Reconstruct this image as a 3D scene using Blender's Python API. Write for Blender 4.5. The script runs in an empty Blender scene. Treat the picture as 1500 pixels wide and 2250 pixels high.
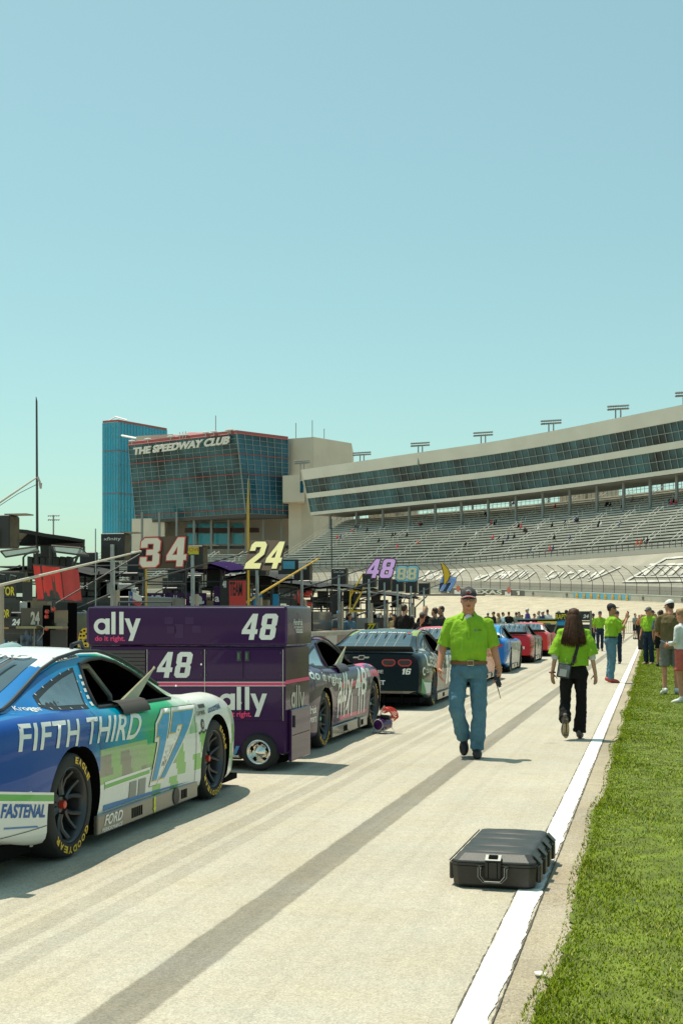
import bpy, bmesh, math, random
import numpy as np
from mathutils import Vector, Matrix
from mathutils.bvhtree import BVHTree
random.seed(7); np.random.seed(7)
R = math.radians
S = bpy.context.scene
COL = S.collection
# ------------------------------------------------------------ camera, sky, sun
F, YH, EYE = 2870.0, 1356.0, 1.53           # focal length and horizon of the 1500 x 2250 photo, eye height
YAW = math.atan(681 / F); CY, SY = math.cos(YAW), math.sin(YAW)
cd = bpy.data.cameras.new('camera'); cam = bpy.data.objects.new('camera', cd); COL.objects.link(cam)
cd.sensor_fit = 'VERTICAL'; cd.sensor_height = 36; cd.lens = F / 2250 * 36
cd.shift_y = (YH - 1125) / 2250
cd.clip_start = .1; cd.clip_end = 4000
cd.dof.use_dof = False
cam.location = (0, 0, EYE); cam.rotation_euler = (R(90), 0, YAW)
S.camera = cam
S.view_settings.view_transform = 'Standard'; S.view_settings.look = 'None'
S.view_settings.exposure = 0.32; S.view_settings.gamma = 1
W = bpy.data.worlds.new('World'); S.world = W; W.use_nodes = True
wn = W.node_tree; wn.nodes.clear()
sky = wn.nodes.new('ShaderNodeTexSky'); sky.sky_type = 'NISHITA'; sky.sun_disc = False
SUND = Vector((-.29, .14, 1)).normalized()
sky.sun_elevation = math.asin(SUND.z); sky.sun_rotation = math.atan2(SUND.x, SUND.y)
sky.air_density = 1.0; sky.dust_density = 1.6; sky.ozone_density = .7
tint = wn.nodes.new('ShaderNodeMix'); tint.data_type = 'RGBA'; tint.blend_type = 'MULTIPLY'
tint.inputs[0].default_value = 1; tint.inputs[7].default_value = (.83, 1.09, .86, 1)
bg = wn.nodes.new('ShaderNodeBackground'); bg.inputs[1].default_value = .128
wo = wn.nodes.new('ShaderNodeOutputWorld')
wn.links.new(sky.outputs[0], tint.inputs[6]); veil = wn.nodes.new('ShaderNodeMix'); veil.data_type = 'RGBA'       # thin summer haze over the whole sky
veil.inputs[0].default_value = .24; veil.inputs[7].default_value = (3.1, 4.7, 4.5, 1)
wn.links.new(tint.outputs[2], veil.inputs[6]); wn.links.new(veil.outputs[2], bg.inputs[0]); wn.links.new(bg.outputs[0], wo.inputs[0])
sl = bpy.data.lights.new('sun', 'SUN'); sl.energy = 4.2; sl.angle = R(.5); sl.color = (1, .92, .76)
sun = bpy.data.objects.new('sun', sl); COL.objects.link(sun)
sun.rotation_euler = SUND.to_track_quat('Z', 'Y').to_euler(); sun.location = (-20, 10, 60)
S.render.engine = 'CYCLES'
S.cycles.use_denoising = True
S.cycles.max_bounces = 8; S.cycles.diffuse_bounces = 3; S.cycles.glossy_bounces = 4; S.cycles.transparent_max_bounces = 8
S.cycles.caustics_reflective = False; S.cycles.caustics_refractive = False
# ------------------------------------------------------------ measuring: a pixel of the photo to a point in the place
def at(px, py, d):
    r = (px - 750) / F * d
    return Vector((r * CY - d * SY, r * SY + d * CY, EYE - (py - YH) * d / F))
def gnd(px, py, z=0):
    return at(px, py, F * (EYE - z) / (py - YH))
def atd(px, d, z=0):
    p = at(px, YH, d); p.z = z; return p
def onY(px, py, Y):                         # the point where the ray of a pixel meets the plane y = Y
    k = (px - 750) / F; X = Y * (k * CY - SY) / (CY + k * SY); d = -X * SY + Y * CY
    return X, EYE - (py - YH) * d / F
def onX(px, py, X):
    k = (px - 750) / F; Y = X * (CY + k * SY) / (k * CY - SY); d = -X * SY + Y * CY
    return Y, EYE - (py - YH) * d / F
# ------------------------------------------------------------ materials
def lin(c):
    if isinstance(c, str):
        c = [int(c[i:i + 2], 16) / 255 for i in (0, 2, 4)]
        return tuple(x / 12.92 if x <= .04045 else ((x + .055) / 1.055) ** 2.4 for x in c)
    return tuple(c)
_mc = {}
def mat(name, col=(.5, .5, .5), rough=.6, metal=0, coat=0, var=.12, vs=6, bump=0, bs=60, spec=.5, attr=None, alpha=1, trans=0, emit=0):
    if name in _mc: return _mc[name]
    m = bpy.data.materials.new(name); m.use_nodes = True; nt = m.node_tree; N = nt.nodes; L = nt.links
    b = N['Principled BSDF']; col = lin(col)
    b.inputs['Roughness'].default_value = rough; b.inputs['Metallic'].default_value = metal
    b.inputs['Coat Weight'].default_value = coat; b.inputs['Coat Roughness'].default_value = .04
    b.inputs['Specular IOR Level'].default_value = spec
    b.inputs['Alpha'].default_value = alpha; b.inputs['Transmission Weight'].default_value = trans
    if emit: b.inputs['Emission Color'].default_value = (*col, 1); b.inputs['Emission Strength'].default_value = emit
    tc = N.new('ShaderNodeTexCoord')
    nz = N.new('ShaderNodeTexNoise'); nz.inputs['Scale'].default_value = vs; nz.inputs['Detail'].default_value = 6
    L.new(tc.outputs['Object'], nz.inputs['Vector'])
    mr = N.new('ShaderNodeMapRange'); mr.inputs[1].default_value = .3; mr.inputs[2].default_value = .7
    mr.inputs[3].default_value = 1 - var; mr.inputs[4].default_value = 1 + var * .6
    L.new(nz.outputs[0], mr.inputs[0])
    mx = N.new('ShaderNodeVectorMath'); mx.operation = 'SCALE'
    if attr:
        at_ = N.new('ShaderNodeAttribute'); at_.attribute_name = attr; L.new(at_.outputs[0], mx.inputs[0])
    else: mx.inputs[0].default_value = col
    L.new(mr.outputs[0], mx.inputs['Scale']); L.new(mx.outputs[0], b.inputs['Base Color'])
    if rough > .12:
        m2 = N.new('ShaderNodeMapRange'); m2.inputs[3].default_value = max(.03, rough - .07); m2.inputs[4].default_value = min(1, rough + .07)
        L.new(nz.outputs[0], m2.inputs[0]); L.new(m2.outputs[0], b.inputs['Roughness'])
    if bump:
        n2 = N.new('ShaderNodeTexNoise'); n2.inputs['Scale'].default_value = bs; n2.inputs['Detail'].default_value = 4
        L.new(tc.outputs['Object'], n2.inputs['Vector'])
        bp = N.new('ShaderNodeBump'); bp.inputs['Strength'].default_value = bump; bp.inputs['Distance'].default_value = .02
        L.new(n2.outputs[0], bp.inputs['Height']); L.new(bp.outputs[0], b.inputs['Normal'])
    _mc[name] = m; return m
def paint(name, col, **k): return mat(name, col, **{**dict(rough=.3, coat=.35, spec=.15, var=.05, vs=3), **k})
def cloth(name, col, **k): return mat(name, col, **{**dict(rough=.9, var=.14, vs=9, bump=.55, bs=24, spec=.15), **k})
BLACK = mat('black_plastic', (.013, .013, .013), rough=.45)
MATTE = mat('black_matte', (.006, .006, .006), rough=.95, spec=.05)
DARK = mat('dark_grey', (.045, .045, .045), rough=.6)
STEEL = mat('galvanised_steel', (.42, .44, .43), rough=.45, metal=.6, var=.2)
CHROME = mat('chrome', (.75, .74, .7), rough=.12, metal=1)
WHITE = mat('white_paint', (.8, .8, .77), rough=.45)
CONC = mat('concrete', (.46, .42, .34), rough=.9, var=.2, vs=3, bump=.3)
RUBBER = mat('rubber', (.018, .017, .016), rough=.8, var=.3, vs=12)
YELLOW = mat('yellow_paint', (.75, .5, .03), rough=.45)
RED = mat('red_paint', (.62, .03, .02), rough=.45)
def flat(name, col=(.5, .5, .5), **k): return mat(name, col, **{**dict(rough=.5, var=.05), **k})
# ------------------------------------------------------------ meshes
def tag(o, label=None, cat=None, group=None, kind=None):
    if label: o['label'] = label
    if cat: o['category'] = cat
    if group: o['group'] = group
    if kind: o['kind'] = kind
    return o
def empty(name, loc=(0, 0, 0), rz=0):
    o = bpy.data.objects.new(name, None); COL.objects.link(o); o.location = loc; o.rotation_euler = (0, 0, rz)
    o.empty_display_size = .1; return o
def thing(name, label, cat, loc=(0, 0, 0), rz=0, group=None): return tag(empty(name, loc, rz), label, cat, group)
def link(name, me, parent=None, mats=None):
    o = bpy.data.objects.new(name, me); COL.objects.link(o)
    if parent: o.parent = parent
    if mats:
        for m in (mats if isinstance(mats, (list, tuple)) else [mats]): me.materials.append(m)
    return o
def kids(o): return [c for c in bpy.data.objects if c.parent == o]
def copy_tree(o, parent=None):
    c = o.copy(); COL.objects.link(c); c.parent = parent
    for ch in kids(o): copy_tree(ch, c)
    return c
class MB:
    def __init__(s): s.v = []; s.f = []; s.mi = []; s.cur = 0; s.T = Matrix()
    def add(s, vs, fs):
        n = len(s.v)
        s.v += [tuple(s.T @ Vector(v)) for v in vs]
        s.f += [tuple(i + n for i in f) for f in fs]; s.mi += [s.cur] * len(fs); return s
    def box(s, c, d, rz=0, M=None):
        x, y, z = d[0] / 2, d[1] / 2, d[2] / 2
        m = Matrix.Translation(c) @ (M or Matrix.Rotation(rz, 4, 'Z'))
        vs = [m @ Vector((a * x, b * y, e * z)) for e in (-1, 1) for a, b in ((-1, -1), (1, -1), (1, 1), (-1, 1))]
        return s.add(vs, [(3, 2, 1, 0), (4, 5, 6, 7), (0, 1, 5, 4), (1, 2, 6, 5), (2, 3, 7, 6), (3, 0, 4, 7)])
    def bb(s, x0, x1, y0, y1, z0, z1): return s.box(((x0 + x1) / 2, (y0 + y1) / 2, (z0 + z1) / 2), (x1 - x0, y1 - y0, z1 - z0))
    def tube(s, pts, r, n=8, sx=1):
        pts = [Vector(p) for p in pts]; k = len(pts); rs = r if isinstance(r, (list, tuple)) else [r] * k
        vs = []; prev = None
        for i, p in enumerate(pts):
            t = (pts[min(i + 1, k - 1)] - pts[max(i - 1, 0)])
            t = t.normalized() if t.length > 1e-9 else Vector((0, 0, 1))
            if prev is None:
                a = Vector((0, 0, 1)) if abs(t.z) < .9 else Vector((1, 0, 0)); u = t.cross(a).normalized()
            else:
                u = (prev - t * prev.dot(t)); u = u.normalized() if u.length > 1e-6 else t.orthogonal().normalized()
            prev = u; w = t.cross(u)
            vs += [p + (u * math.cos(2 * math.pi * j / n) * sx + w * math.sin(2 * math.pi * j / n)) * rs[i] for j in range(n)]
        fs = [(i * n + j, i * n + (j + 1) % n, (i + 1) * n + (j + 1) % n, (i + 1) * n + j) for i in range(k - 1) for j in range(n)]
        fs += [tuple(reversed(range(n))), tuple((k - 1) * n + j for j in range(n))]
        return s.add(vs, fs)
    def ell(s, c, r, n=10, M=None):
        c = Vector(c); r = (r, r, r) if not isinstance(r, (list, tuple)) else r
        M = M or Matrix.Identity(3); h = n // 2; vs = []; fs = []
        for i in range(1, h):
            a = math.pi * i / h
            for j in range(n):
                b = 2 * math.pi * j / n
                vs.append(c + M @ Vector((r[0] * math.sin(a) * math.cos(b), r[1] * math.sin(a) * math.sin(b), r[2] * math.cos(a))))
        t = len(vs); vs += [c + M @ Vector((0, 0, r[2])), c + M @ Vector((0, 0, -r[2]))]
        for i in range(h - 2):
            for j in range(n):
                fs.append((i * n + j, (i + 1) * n + j, (i + 1) * n + (j + 1) % n, i * n + (j + 1) % n))
        for j in range(n):
            fs.append((t, j, (j + 1) % n)); q = (h - 2) * n; fs.append((t + 1, q + (j + 1) % n, q + j))
        return s.add(vs, fs)
    def loft(s, rings):                      # closed rings of the same count, ends capped
        n = len(rings[0]); k = len(rings); vs = [p for r in rings for p in r]
        fs = [(i * n + j, i * n + (j + 1) % n, (i + 1) * n + (j + 1) % n, (i + 1) * n + j) for i in range(k - 1) for j in range(n)]
        fs += [tuple(reversed(range(n))), tuple((k - 1) * n + j for j in range(n))]
        return s.add(vs, fs)
    def grid(s, rows):                       # open sheet
        n = len(rows[0]); vs = [p for r in rows for p in r]
        return s.add(vs, [(i * n + j, i * n + j + 1, (i + 1) * n + j + 1, (i + 1) * n + j) for i in range(len(rows) - 1) for j in range(n - 1)])
    def slab(s, pts, off):                   # polygon pushed along off into a solid
        n = len(pts); o = Vector(off); pts = [Vector(p) for p in pts]
        fs = [tuple(reversed(range(n))), tuple(range(n, 2 * n))] + [(j, (j + 1) % n, n + (j + 1) % n, n + j) for j in range(n)]
        return s.add(pts + [p + o for p in pts], fs)
    def lathe(s, prof, n=32, axis='x'):      # prof: (radius, along)
        rings = []
        for r, a in prof:
            rings.append([((a, r * math.cos(2 * math.pi * j / n), r * math.sin(2 * math.pi * j / n)) if axis == 'x' else
                           (r * math.cos(2 * math.pi * j / n), r * math.sin(2 * math.pi * j / n), a)) for j in range(n)])
        return s.loft(rings)
    def mesh(s, smooth=False, bevel=0, seg=1, angle=None):
        me = bpy.data.meshes.new('m'); me.from_pydata(s.v, [], s.f)
        me.polygons.foreach_set('material_index', s.mi)
        bm = bmesh.new(); bm.from_mesh(me)
        bmesh.ops.recalc_face_normals(bm, faces=bm.faces)
        if bevel:
            es = [e for e in bm.edges if len(e.link_faces) == 2 and e.calc_face_angle(0) > .5]
            bmesh.ops.bevel(bm, geom=es, offset=bevel, segments=seg, affect='EDGES', profile=.7)
        bm.to_mesh(me); bm.free()
        if smooth:
            me.polygons.foreach_set('use_smooth', [True] * len(me.polygons))
            if angle is not None: me.set_sharp_from_angle(angle=R(angle))
        return me
    def build(s, name, mats, parent=None, smooth=False, bevel=0, seg=1, angle=40):
        return link(name, s.mesh(smooth, bevel, seg, angle), parent, mats)
def P(x, y, z): return Vector((x, y, z))
# ------------------------------------------------------------ lettering
_tc = {}
DIG = {'4': [[(0, .22), (0, .38), (.36, 1), (.60, 1), (.60, .40), (.70, .40), (.70, .22), (.60, .22), (.60, 0), (.37, 0), (.37, .22)], [(.20, .40), (.37, .40), (.37, .70)]],
       '8': [[(.12, 0), (.58, 0), (.70, .10), (.70, .42), (.64, .5), (.70, .58), (.70, .90), (.58, 1), (.12, 1), (0, .90), (0, .58), (.06, .5), (0, .42), (0, .10)], [(.24, .18), (.46, .18), (.46, .41), (.24, .41)], [(.24, .59), (.46, .59), (.46, .82), (.24, .82)]],
       '2': [[(0, 0), (.70, 0), (.70, .2), (.34, .2), (.70, .53), (.70, .88), (.58, 1), (.12, 1), (0, .88), (0, .66), (.24, .66), (.24, .80), (.46, .80), (.46, .60), (0, .2)]],
       '3': [[(.12, 0), (.58, 0), (.7, .12), (.7, .42), (.62, .5), (.7, .58), (.7, .88), (.58, 1), (.12, 1), (0, .88), (0, .68), (.24, .68), (.24, .81), (.46, .81), (.46, .6), (.22, .6), (.22, .42), (.46, .42), (.46, .19), (.24, .19), (.24, .34), (0, .34), (0, .12)]],
       '7': [[(.10, 0), (.36, 0), (.70, .70), (.70, 1), (0, 1), (0, .68), (.22, .68), (.22, .79), (.44, .79), (.44, .70)]], '1': [[(.12, 0), (.38, 0), (.38, 1), (.18, 1), (0, .84), (0, .66), (.12, .66)]],
       '6': [[(.12, 0), (.58, 0), (.70, .10), (.70, .52), (.58, .62), (.24, .62), (.24, .82), (.46, .82), (.46, .72), (.70, .72), (.70, .90), (.58, 1), (.12, 1), (0, .90), (0, .10)], [(.24, .18), (.46, .18), (.46, .44), (.24, .44)]]}
def text_geom(txt, offset=0.0, shear=0.0, spacing=1.0):
    key = (txt, offset, shear, spacing)
    if key in _tc: return _tc[key]
    if txt[0] == '#':                            # heavy block digits drawn as outlines
        c = bpy.data.curves.new('t', 'CURVE'); c.dimensions = '2D'; x0 = 0
        for ch in txt[1:]:
            for ol in DIG[ch]:
                sp = c.splines.new('POLY'); sp.points.add(len(ol) - 1); sp.use_cyclic_u = True
                for p, (x, y) in zip(sp.points, ol): p.co = (x0 + x + shear * y, y, 0, 1)
            x0 += (.50 if ch == '1' else .82) * spacing
        c.offset = offset
    else:
        c = bpy.data.curves.new('t', 'FONT'); c.body = txt; c.offset = offset; c.shear = shear; c.space_character = spacing
    c.resolution_u = 4; c.fill_mode = 'BOTH'
    o = bpy.data.objects.new('t', c); COL.objects.link(o)
    bpy.context.view_layer.update()
    me = bpy.data.meshes.new_from_object(o.evaluated_get(bpy.context.evaluated_depsgraph_get()))
    vs = [(v.co.x, v.co.y) for v in me.vertices]; fs = [tuple(p.vertices) for p in me.polygons]
    bpy.data.objects.remove(o); bpy.data.curves.remove(c); bpy.data.meshes.remove(me)
    up = list(range(len(vs)))                     # each letter a hair above the one before, so overlaps never share a plane
    def find(i):
        while up[i] != i: up[i] = up[up[i]]; i = up[i]
        return i
    for f in fs:
        for i in f[1:]: up[find(i)] = find(f[0])
    roots = sorted({find(i) for i in range(len(vs))}, key=lambda r: min(vs[i][0] for i in range(len(vs)) if find(i) == r)) if len(vs) < 4000 else []
    rk = {r: n for n, r in enumerate(roots)}; dz = [(rk.get(find(i), 0) % 4) * .0006 for i in range(len(vs))]
    vs = [(x, y, d) for (x, y), d in zip(vs, dz)]
    _tc[key] = (vs, fs); return vs, fs
def text_uv(txt, offset=0.02, shear=0, outline=0, spacing=1.0):
    """lettering with its box scaled to 0..1; an outline grows past that box"""
    vs, fs = text_geom(txt, offset, shear, spacing); a = np.array(vs); lo, hi = a.min(0), a.max(0); lo[2] = 0; hi[2] = 1
    if outline: vs, fs = text_geom(txt, offset + outline, shear, spacing); a = np.array(vs)
    return (a - lo) / np.maximum(hi - lo, 1e-6), fs
def lerp(a, b, t): return a + (b - a) * t
def quad_pt(q, u, v, *_): return lerp(lerp(q[0], q[1], u), lerp(q[3], q[2], u), v)
def text_on(name, parent, txt, q, m, off=(0, 0, 0), thick=0, **k):
    """lettering on the four corners BL BR TR TL of a flat face"""
    uv, fs = text_uv(txt, **k); q = [Vector(p) for p in q]; o = Vector(off)
    n = (q[1] - q[0]).cross(q[3] - q[0]).normalized()
    b = MB(); pts = [quad_pt(q, u, v) + o + n * dz for u, v, dz in uv]
    b.add(pts, fs)
    me = b.mesh()
    if thick:
        bm = bmesh.new(); bm.from_mesh(me)
        bmesh.ops.remove_doubles(bm, verts=bm.verts, dist=1e-5)
        r = bmesh.ops.extrude_face_region(bm, geom=list(bm.faces))
        bmesh.ops.translate(bm, vec=n * thick, verts=[g for g in r['geom'] if isinstance(g, bmesh.types.BMVert)])
        bmesh.ops.recalc_face_normals(bm, faces=bm.faces); bm.to_mesh(me); bm.free()
    return link(name, me, parent, m)
def remesh(mb, voxel, smooth=3, fac=.5):
    me = mb.mesh(); o = bpy.data.objects.new('r', me); COL.objects.link(o)
    r = o.modifiers.new('r', 'REMESH'); r.mode = 'VOXEL'; r.voxel_size = voxel; r.use_smooth_shade = True
    if smooth:
        s = o.modifiers.new('s', 'SMOOTH'); s.iterations = smooth; s.factor = fac
    bpy.context.view_layer.update()
    out = bpy.data.meshes.new_from_object(o.evaluated_get(bpy.context.evaluated_depsgraph_get()))
    bpy.data.objects.remove(o); bpy.data.meshes.remove(me)
    out.materials.clear(); out.polygons.foreach_set('use_smooth', [True] * len(out.polygons))
    return out
def boolean(me, cutters):
    o = bpy.data.objects.new('b', me); COL.objects.link(o); tmp = []
    for c in cutters:
        k = bpy.data.objects.new('k', c); COL.objects.link(k); tmp.append(k)
        m = o.modifiers.new('b', 'BOOLEAN'); m.operation = 'DIFFERENCE'; m.solver = 'EXACT'; m.object = k; m.material_mode = 'TRANSFER'
    bpy.context.view_layer.update()
    out = bpy.data.meshes.new_from_object(o.evaluated_get(bpy.context.evaluated_depsgraph_get()))
    for k in tmp: bpy.data.objects.remove(k)
    bpy.data.objects.remove(o); return out
# ============================================================ the ground
def nd(nt, t, **k):
    n = nt.nodes.new(t)
    for a, v in k.items(): setattr(n, a, v)
    return n
def mth(nt, op, a, b=None, c=None, clamp=False):
    n = nd(nt, 'ShaderNodeMath', operation=op, use_clamp=clamp)
    for i, x in enumerate((a, b, c)):
        if x is None: continue
        if isinstance(x, (int, float)): n.inputs[i].default_value = x
        else: nt.links.new(x, n.inputs[i])
    return n.outputs[0]
def noise(nt, vec, scale, detail=5, rough=.6):
    n = nd(nt, 'ShaderNodeTexNoise'); n.inputs['Scale'].default_value = scale; n.inputs['Detail'].default_value = detail
    n.inputs['Roughness'].default_value = rough; nt.links.new(vec, n.inputs['Vector']); return n.outputs[0]
def mrange(nt, v, a, b, c, d):
    n = nd(nt, 'ShaderNodeMapRange'); nt.links.new(v, n.inputs[0])
    for i, x in enumerate((a, b, c, d)): n.inputs[i + 1].default_value = x
    return n.outputs[0]
def mixc(nt, f, a, b, mode='MIX'):
    n = nd(nt, 'ShaderNodeMix', data_type='RGBA', blend_type=mode)
    for i, x in ((0, f), (6, a), (7, b)):
        if isinstance(x, (int, float)): n.inputs[i].default_value = x
        elif isinstance(x, tuple): n.inputs[i].default_value = (*x, 1)[:4]
        else: nt.links.new(x, n.inputs[i])
    return n.outputs[2]
def road_mat(name, col, streaks=(), joints=(), crack=0, speck=1.0, big=.08):
    m = bpy.data.materials.new(name); m.use_nodes = True; nt = m.node_tree
    b = nt.nodes['Principled BSDF']; tc = nd(nt, 'ShaderNodeTexCoord'); ob = tc.outputs['Object']
    sx = nd(nt, 'ShaderNodeSeparateXYZ'); nt.links.new(ob, sx.inputs[0]); X, Y = sx.outputs[0], sx.outputs[1]
    fine = noise(nt, ob, 150, 3, .7); mid = noise(nt, ob, 9, 6, .65); large = noise(nt, ob, .55, 5)
    vo = nd(nt, 'ShaderNodeTexVoronoi'); vo.inputs['Scale'].default_value = 120; nt.links.new(ob, vo.inputs['Vector'])
    stone = mrange(nt, vo.outputs['Color'], 0, 1, 1 - .22 * speck, 1 + .18 * speck)
    c = mth(nt, 'MULTIPLY', mrange(nt, fine, .3, .7, 1 - .2 * speck, 1 + .16 * speck), stone)
    c = mth(nt, 'MULTIPLY', c, mrange(nt, mid, .3, .7, .93, 1.05))
    c = mth(nt, 'MULTIPLY', c, mrange(nt, large, .3, .7, 1 - big, 1 + big * .6))
    # fine dark pits between the stones
    pit = mrange(nt, noise(nt, ob, 60, 2, .5), .62, .72, 1, 1 - .18 * speck); c = mth(nt, 'MULTIPLY', c, pit)
    st = nd(nt, 'ShaderNodeMapping'); st.inputs['Scale'].default_value = (9, .22, 1); nt.links.new(ob, st.inputs[0])
    oil = mrange(nt, noise(nt, ob, 1.9, 2, .4), .70, .76, 1, .90); c = mth(nt, 'MULTIPLY', c, oil)
    c = mth(nt, 'MULTIPLY', c, mrange(nt, noise(nt, st.outputs[0], 1, 4), .3, .75, 1.04, .93))
    jit = mth(nt, 'MULTIPLY', mth(nt, 'SUBTRACT', noise(nt, ob, 2.6, 6, .7), .5), .045)
    for slope, x0, w, k in streaks:
        e = mth(nt, 'ADD', mth(nt, 'ADD', mth(nt, 'SUBTRACT', X, x0), mth(nt, 'MULTIPLY', Y, slope)), jit)
        f = mrange(nt, mth(nt, 'ABSOLUTE', e), w * .46, w * .54, 1, 0)
        f = mth(nt, 'MULTIPLY', f, mrange(nt, noise(nt, st.outputs[0], .8, 3), .25, .6, .72, 1), clamp=True)
        c = mth(nt, 'MULTIPLY', c, mth(nt, 'SUBTRACT', 1, mth(nt, 'MULTIPLY', f, k)))
    for y0, w, k in joints:
        e = mth(nt, 'ADD', mth(nt, 'SUBTRACT', Y, y0), mth(nt, 'MULTIPLY', jit, .5))
        f = mrange(nt, mth(nt, 'ABSOLUTE', e), w * .2, w, k, 0); c = mth(nt, 'MULTIPLY', c, mth(nt, 'SUBTRACT', 1, f))
    if crack:
        v2 = nd(nt, 'ShaderNodeTexVoronoi', feature='DISTANCE_TO_EDGE'); v2.inputs['Scale'].default_value = 3.2
        wv = nd(nt, 'ShaderNodeVectorMath', operation='ADD'); ns = nd(nt, 'ShaderNodeTexNoise'); ns.inputs['Scale'].default_value = 5
        nt.links.new(ob, ns.inputs['Vector']); nt.links.new(ob, wv.inputs[0]); nt.links.new(ns.outputs['Color'], wv.inputs[1])
        nt.links.new(wv.outputs[0], v2.inputs['Vector'])
        f = mrange(nt, v2.outputs['Distance'], 0, .02, crack, 0); gate = mrange(nt, noise(nt, ob, 1.3, 3), .45, .6, 0, 1)
        c = mth(nt, 'MULTIPLY', c, mth(nt, 'SUBTRACT', 1, mth(nt, 'MULTIPLY', f, gate)))
    hue = mixc(nt, mrange(nt, noise(nt, ob, 1.7, 4), .35, .65, 0, 1), col, (col[0] * 1.0, col[1] * .965, col[2] * .9))
    sc = nd(nt, 'ShaderNodeVectorMath', operation='SCALE'); nt.links.new(hue, sc.inputs[0]); nt.links.new(c, sc.inputs['Scale'])
    nt.links.new(sc.outputs[0], b.inputs['Base Color']); b.inputs['Roughness'].default_value = .93; b.inputs['Specular IOR Level'].default_value = .12
    bp = nd(nt, 'ShaderNodeBump'); bp.inputs['Strength'].default_value = .35 * speck; bp.inputs['Distance'].default_value = .006
    nt.links.new(mth(nt, 'ADD', fine, vo.outputs['Distance']), bp.inputs['Height']); nt.links.new(bp.outputs[0], b.inputs['Normal'])
    return m
def sheet(name, x0, x1, y0, y1, z, m, kind='structure'):
    b = MB(); b.add([(x0, y0, z), (x1, y0, z), (x1, y1, z), (x0, y1, z)], [(0, 1, 2, 3)])
    return tag(b.build(name, m), kind=kind)
ASPH = (.455, .424, .354)
streaks = ((-.004, -2.02, .225, .47), (.006, -2.70, .13, .15), (.006, -2.92, .15, .19), (.0, -3.3, .16, .12), (.0, -2.45, .05, .08),
           (.0, -1.5, .05, .05), (.0, -3.12, .04, .1), (0, -5.4, .5, .15), (0, -6.9, .4, .15))
sheet('ground', -900, 900, -300, 1200, -.012, road_mat('infield_concrete', (.44, .405, .335), big=.08, speck=.6))
sheet('pit_road', -9.2, -.585, -8, 300, -.004, road_mat('pit_road_asphalt', ASPH, streaks, ((7.62, .012, .10), (19.3, .015, .12), (31.2, .02, .15), (12.9, .008, .06))))
sheet('road_shoulder', -.64, .1, -8, 300, -.008, road_mat('shoulder_concrete', (.40, .35, .27), (), ((7.62, .012, .5), (12.4, .02, .3)), crack=.45, speck=1.25, big=.2))
# painted white edge line, edges worn
b = MB(); rows = []; y = -6.0; rng = random.Random(3); e1 = e2 = 0
while y < 150:
    j = lambda k: rng.uniform(-k, k)
    e1 = .8 * e1 + j(.0022); e2 = .8 * e2 + j(.0045) - (.006 if rng.random() < .05 else 0)
    rows.append([(-.728 + e1, y, .002), (-.66, y, .002), (-.596 + e2, y, .002)])
    y += .03 if y < 16 else .3
b.grid(rows)
wl = mat('worn_white_road_paint', (.78, .77, .72), rough=.75, var=.13, vs=26, bump=.3, bs=90)
tag(b.build('white_edge_line', wl), kind='structure')
# thin dark joint either side of the line
b = MB()
for xa, w in ((-.736, .005), (-.586, .008)):
    rows = []; y = -6.0
    while y < 60:
        k = .5 + .3 * math.sin(y * 5.1) * math.sin(y * 13.7) + rng.uniform(-.12, .12)
        rows.append([(xa - w * k + rng.uniform(-.003, .003), y, .0), (xa + w * k * .6, y, .0)]); y += .035 if y < 16 else .3
    b.grid(rows)
tag(b.build('road_joint', mat('joint_tar', (.12, .1, .075), rough=.95, var=.5, vs=40)), kind='structure')
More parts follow.
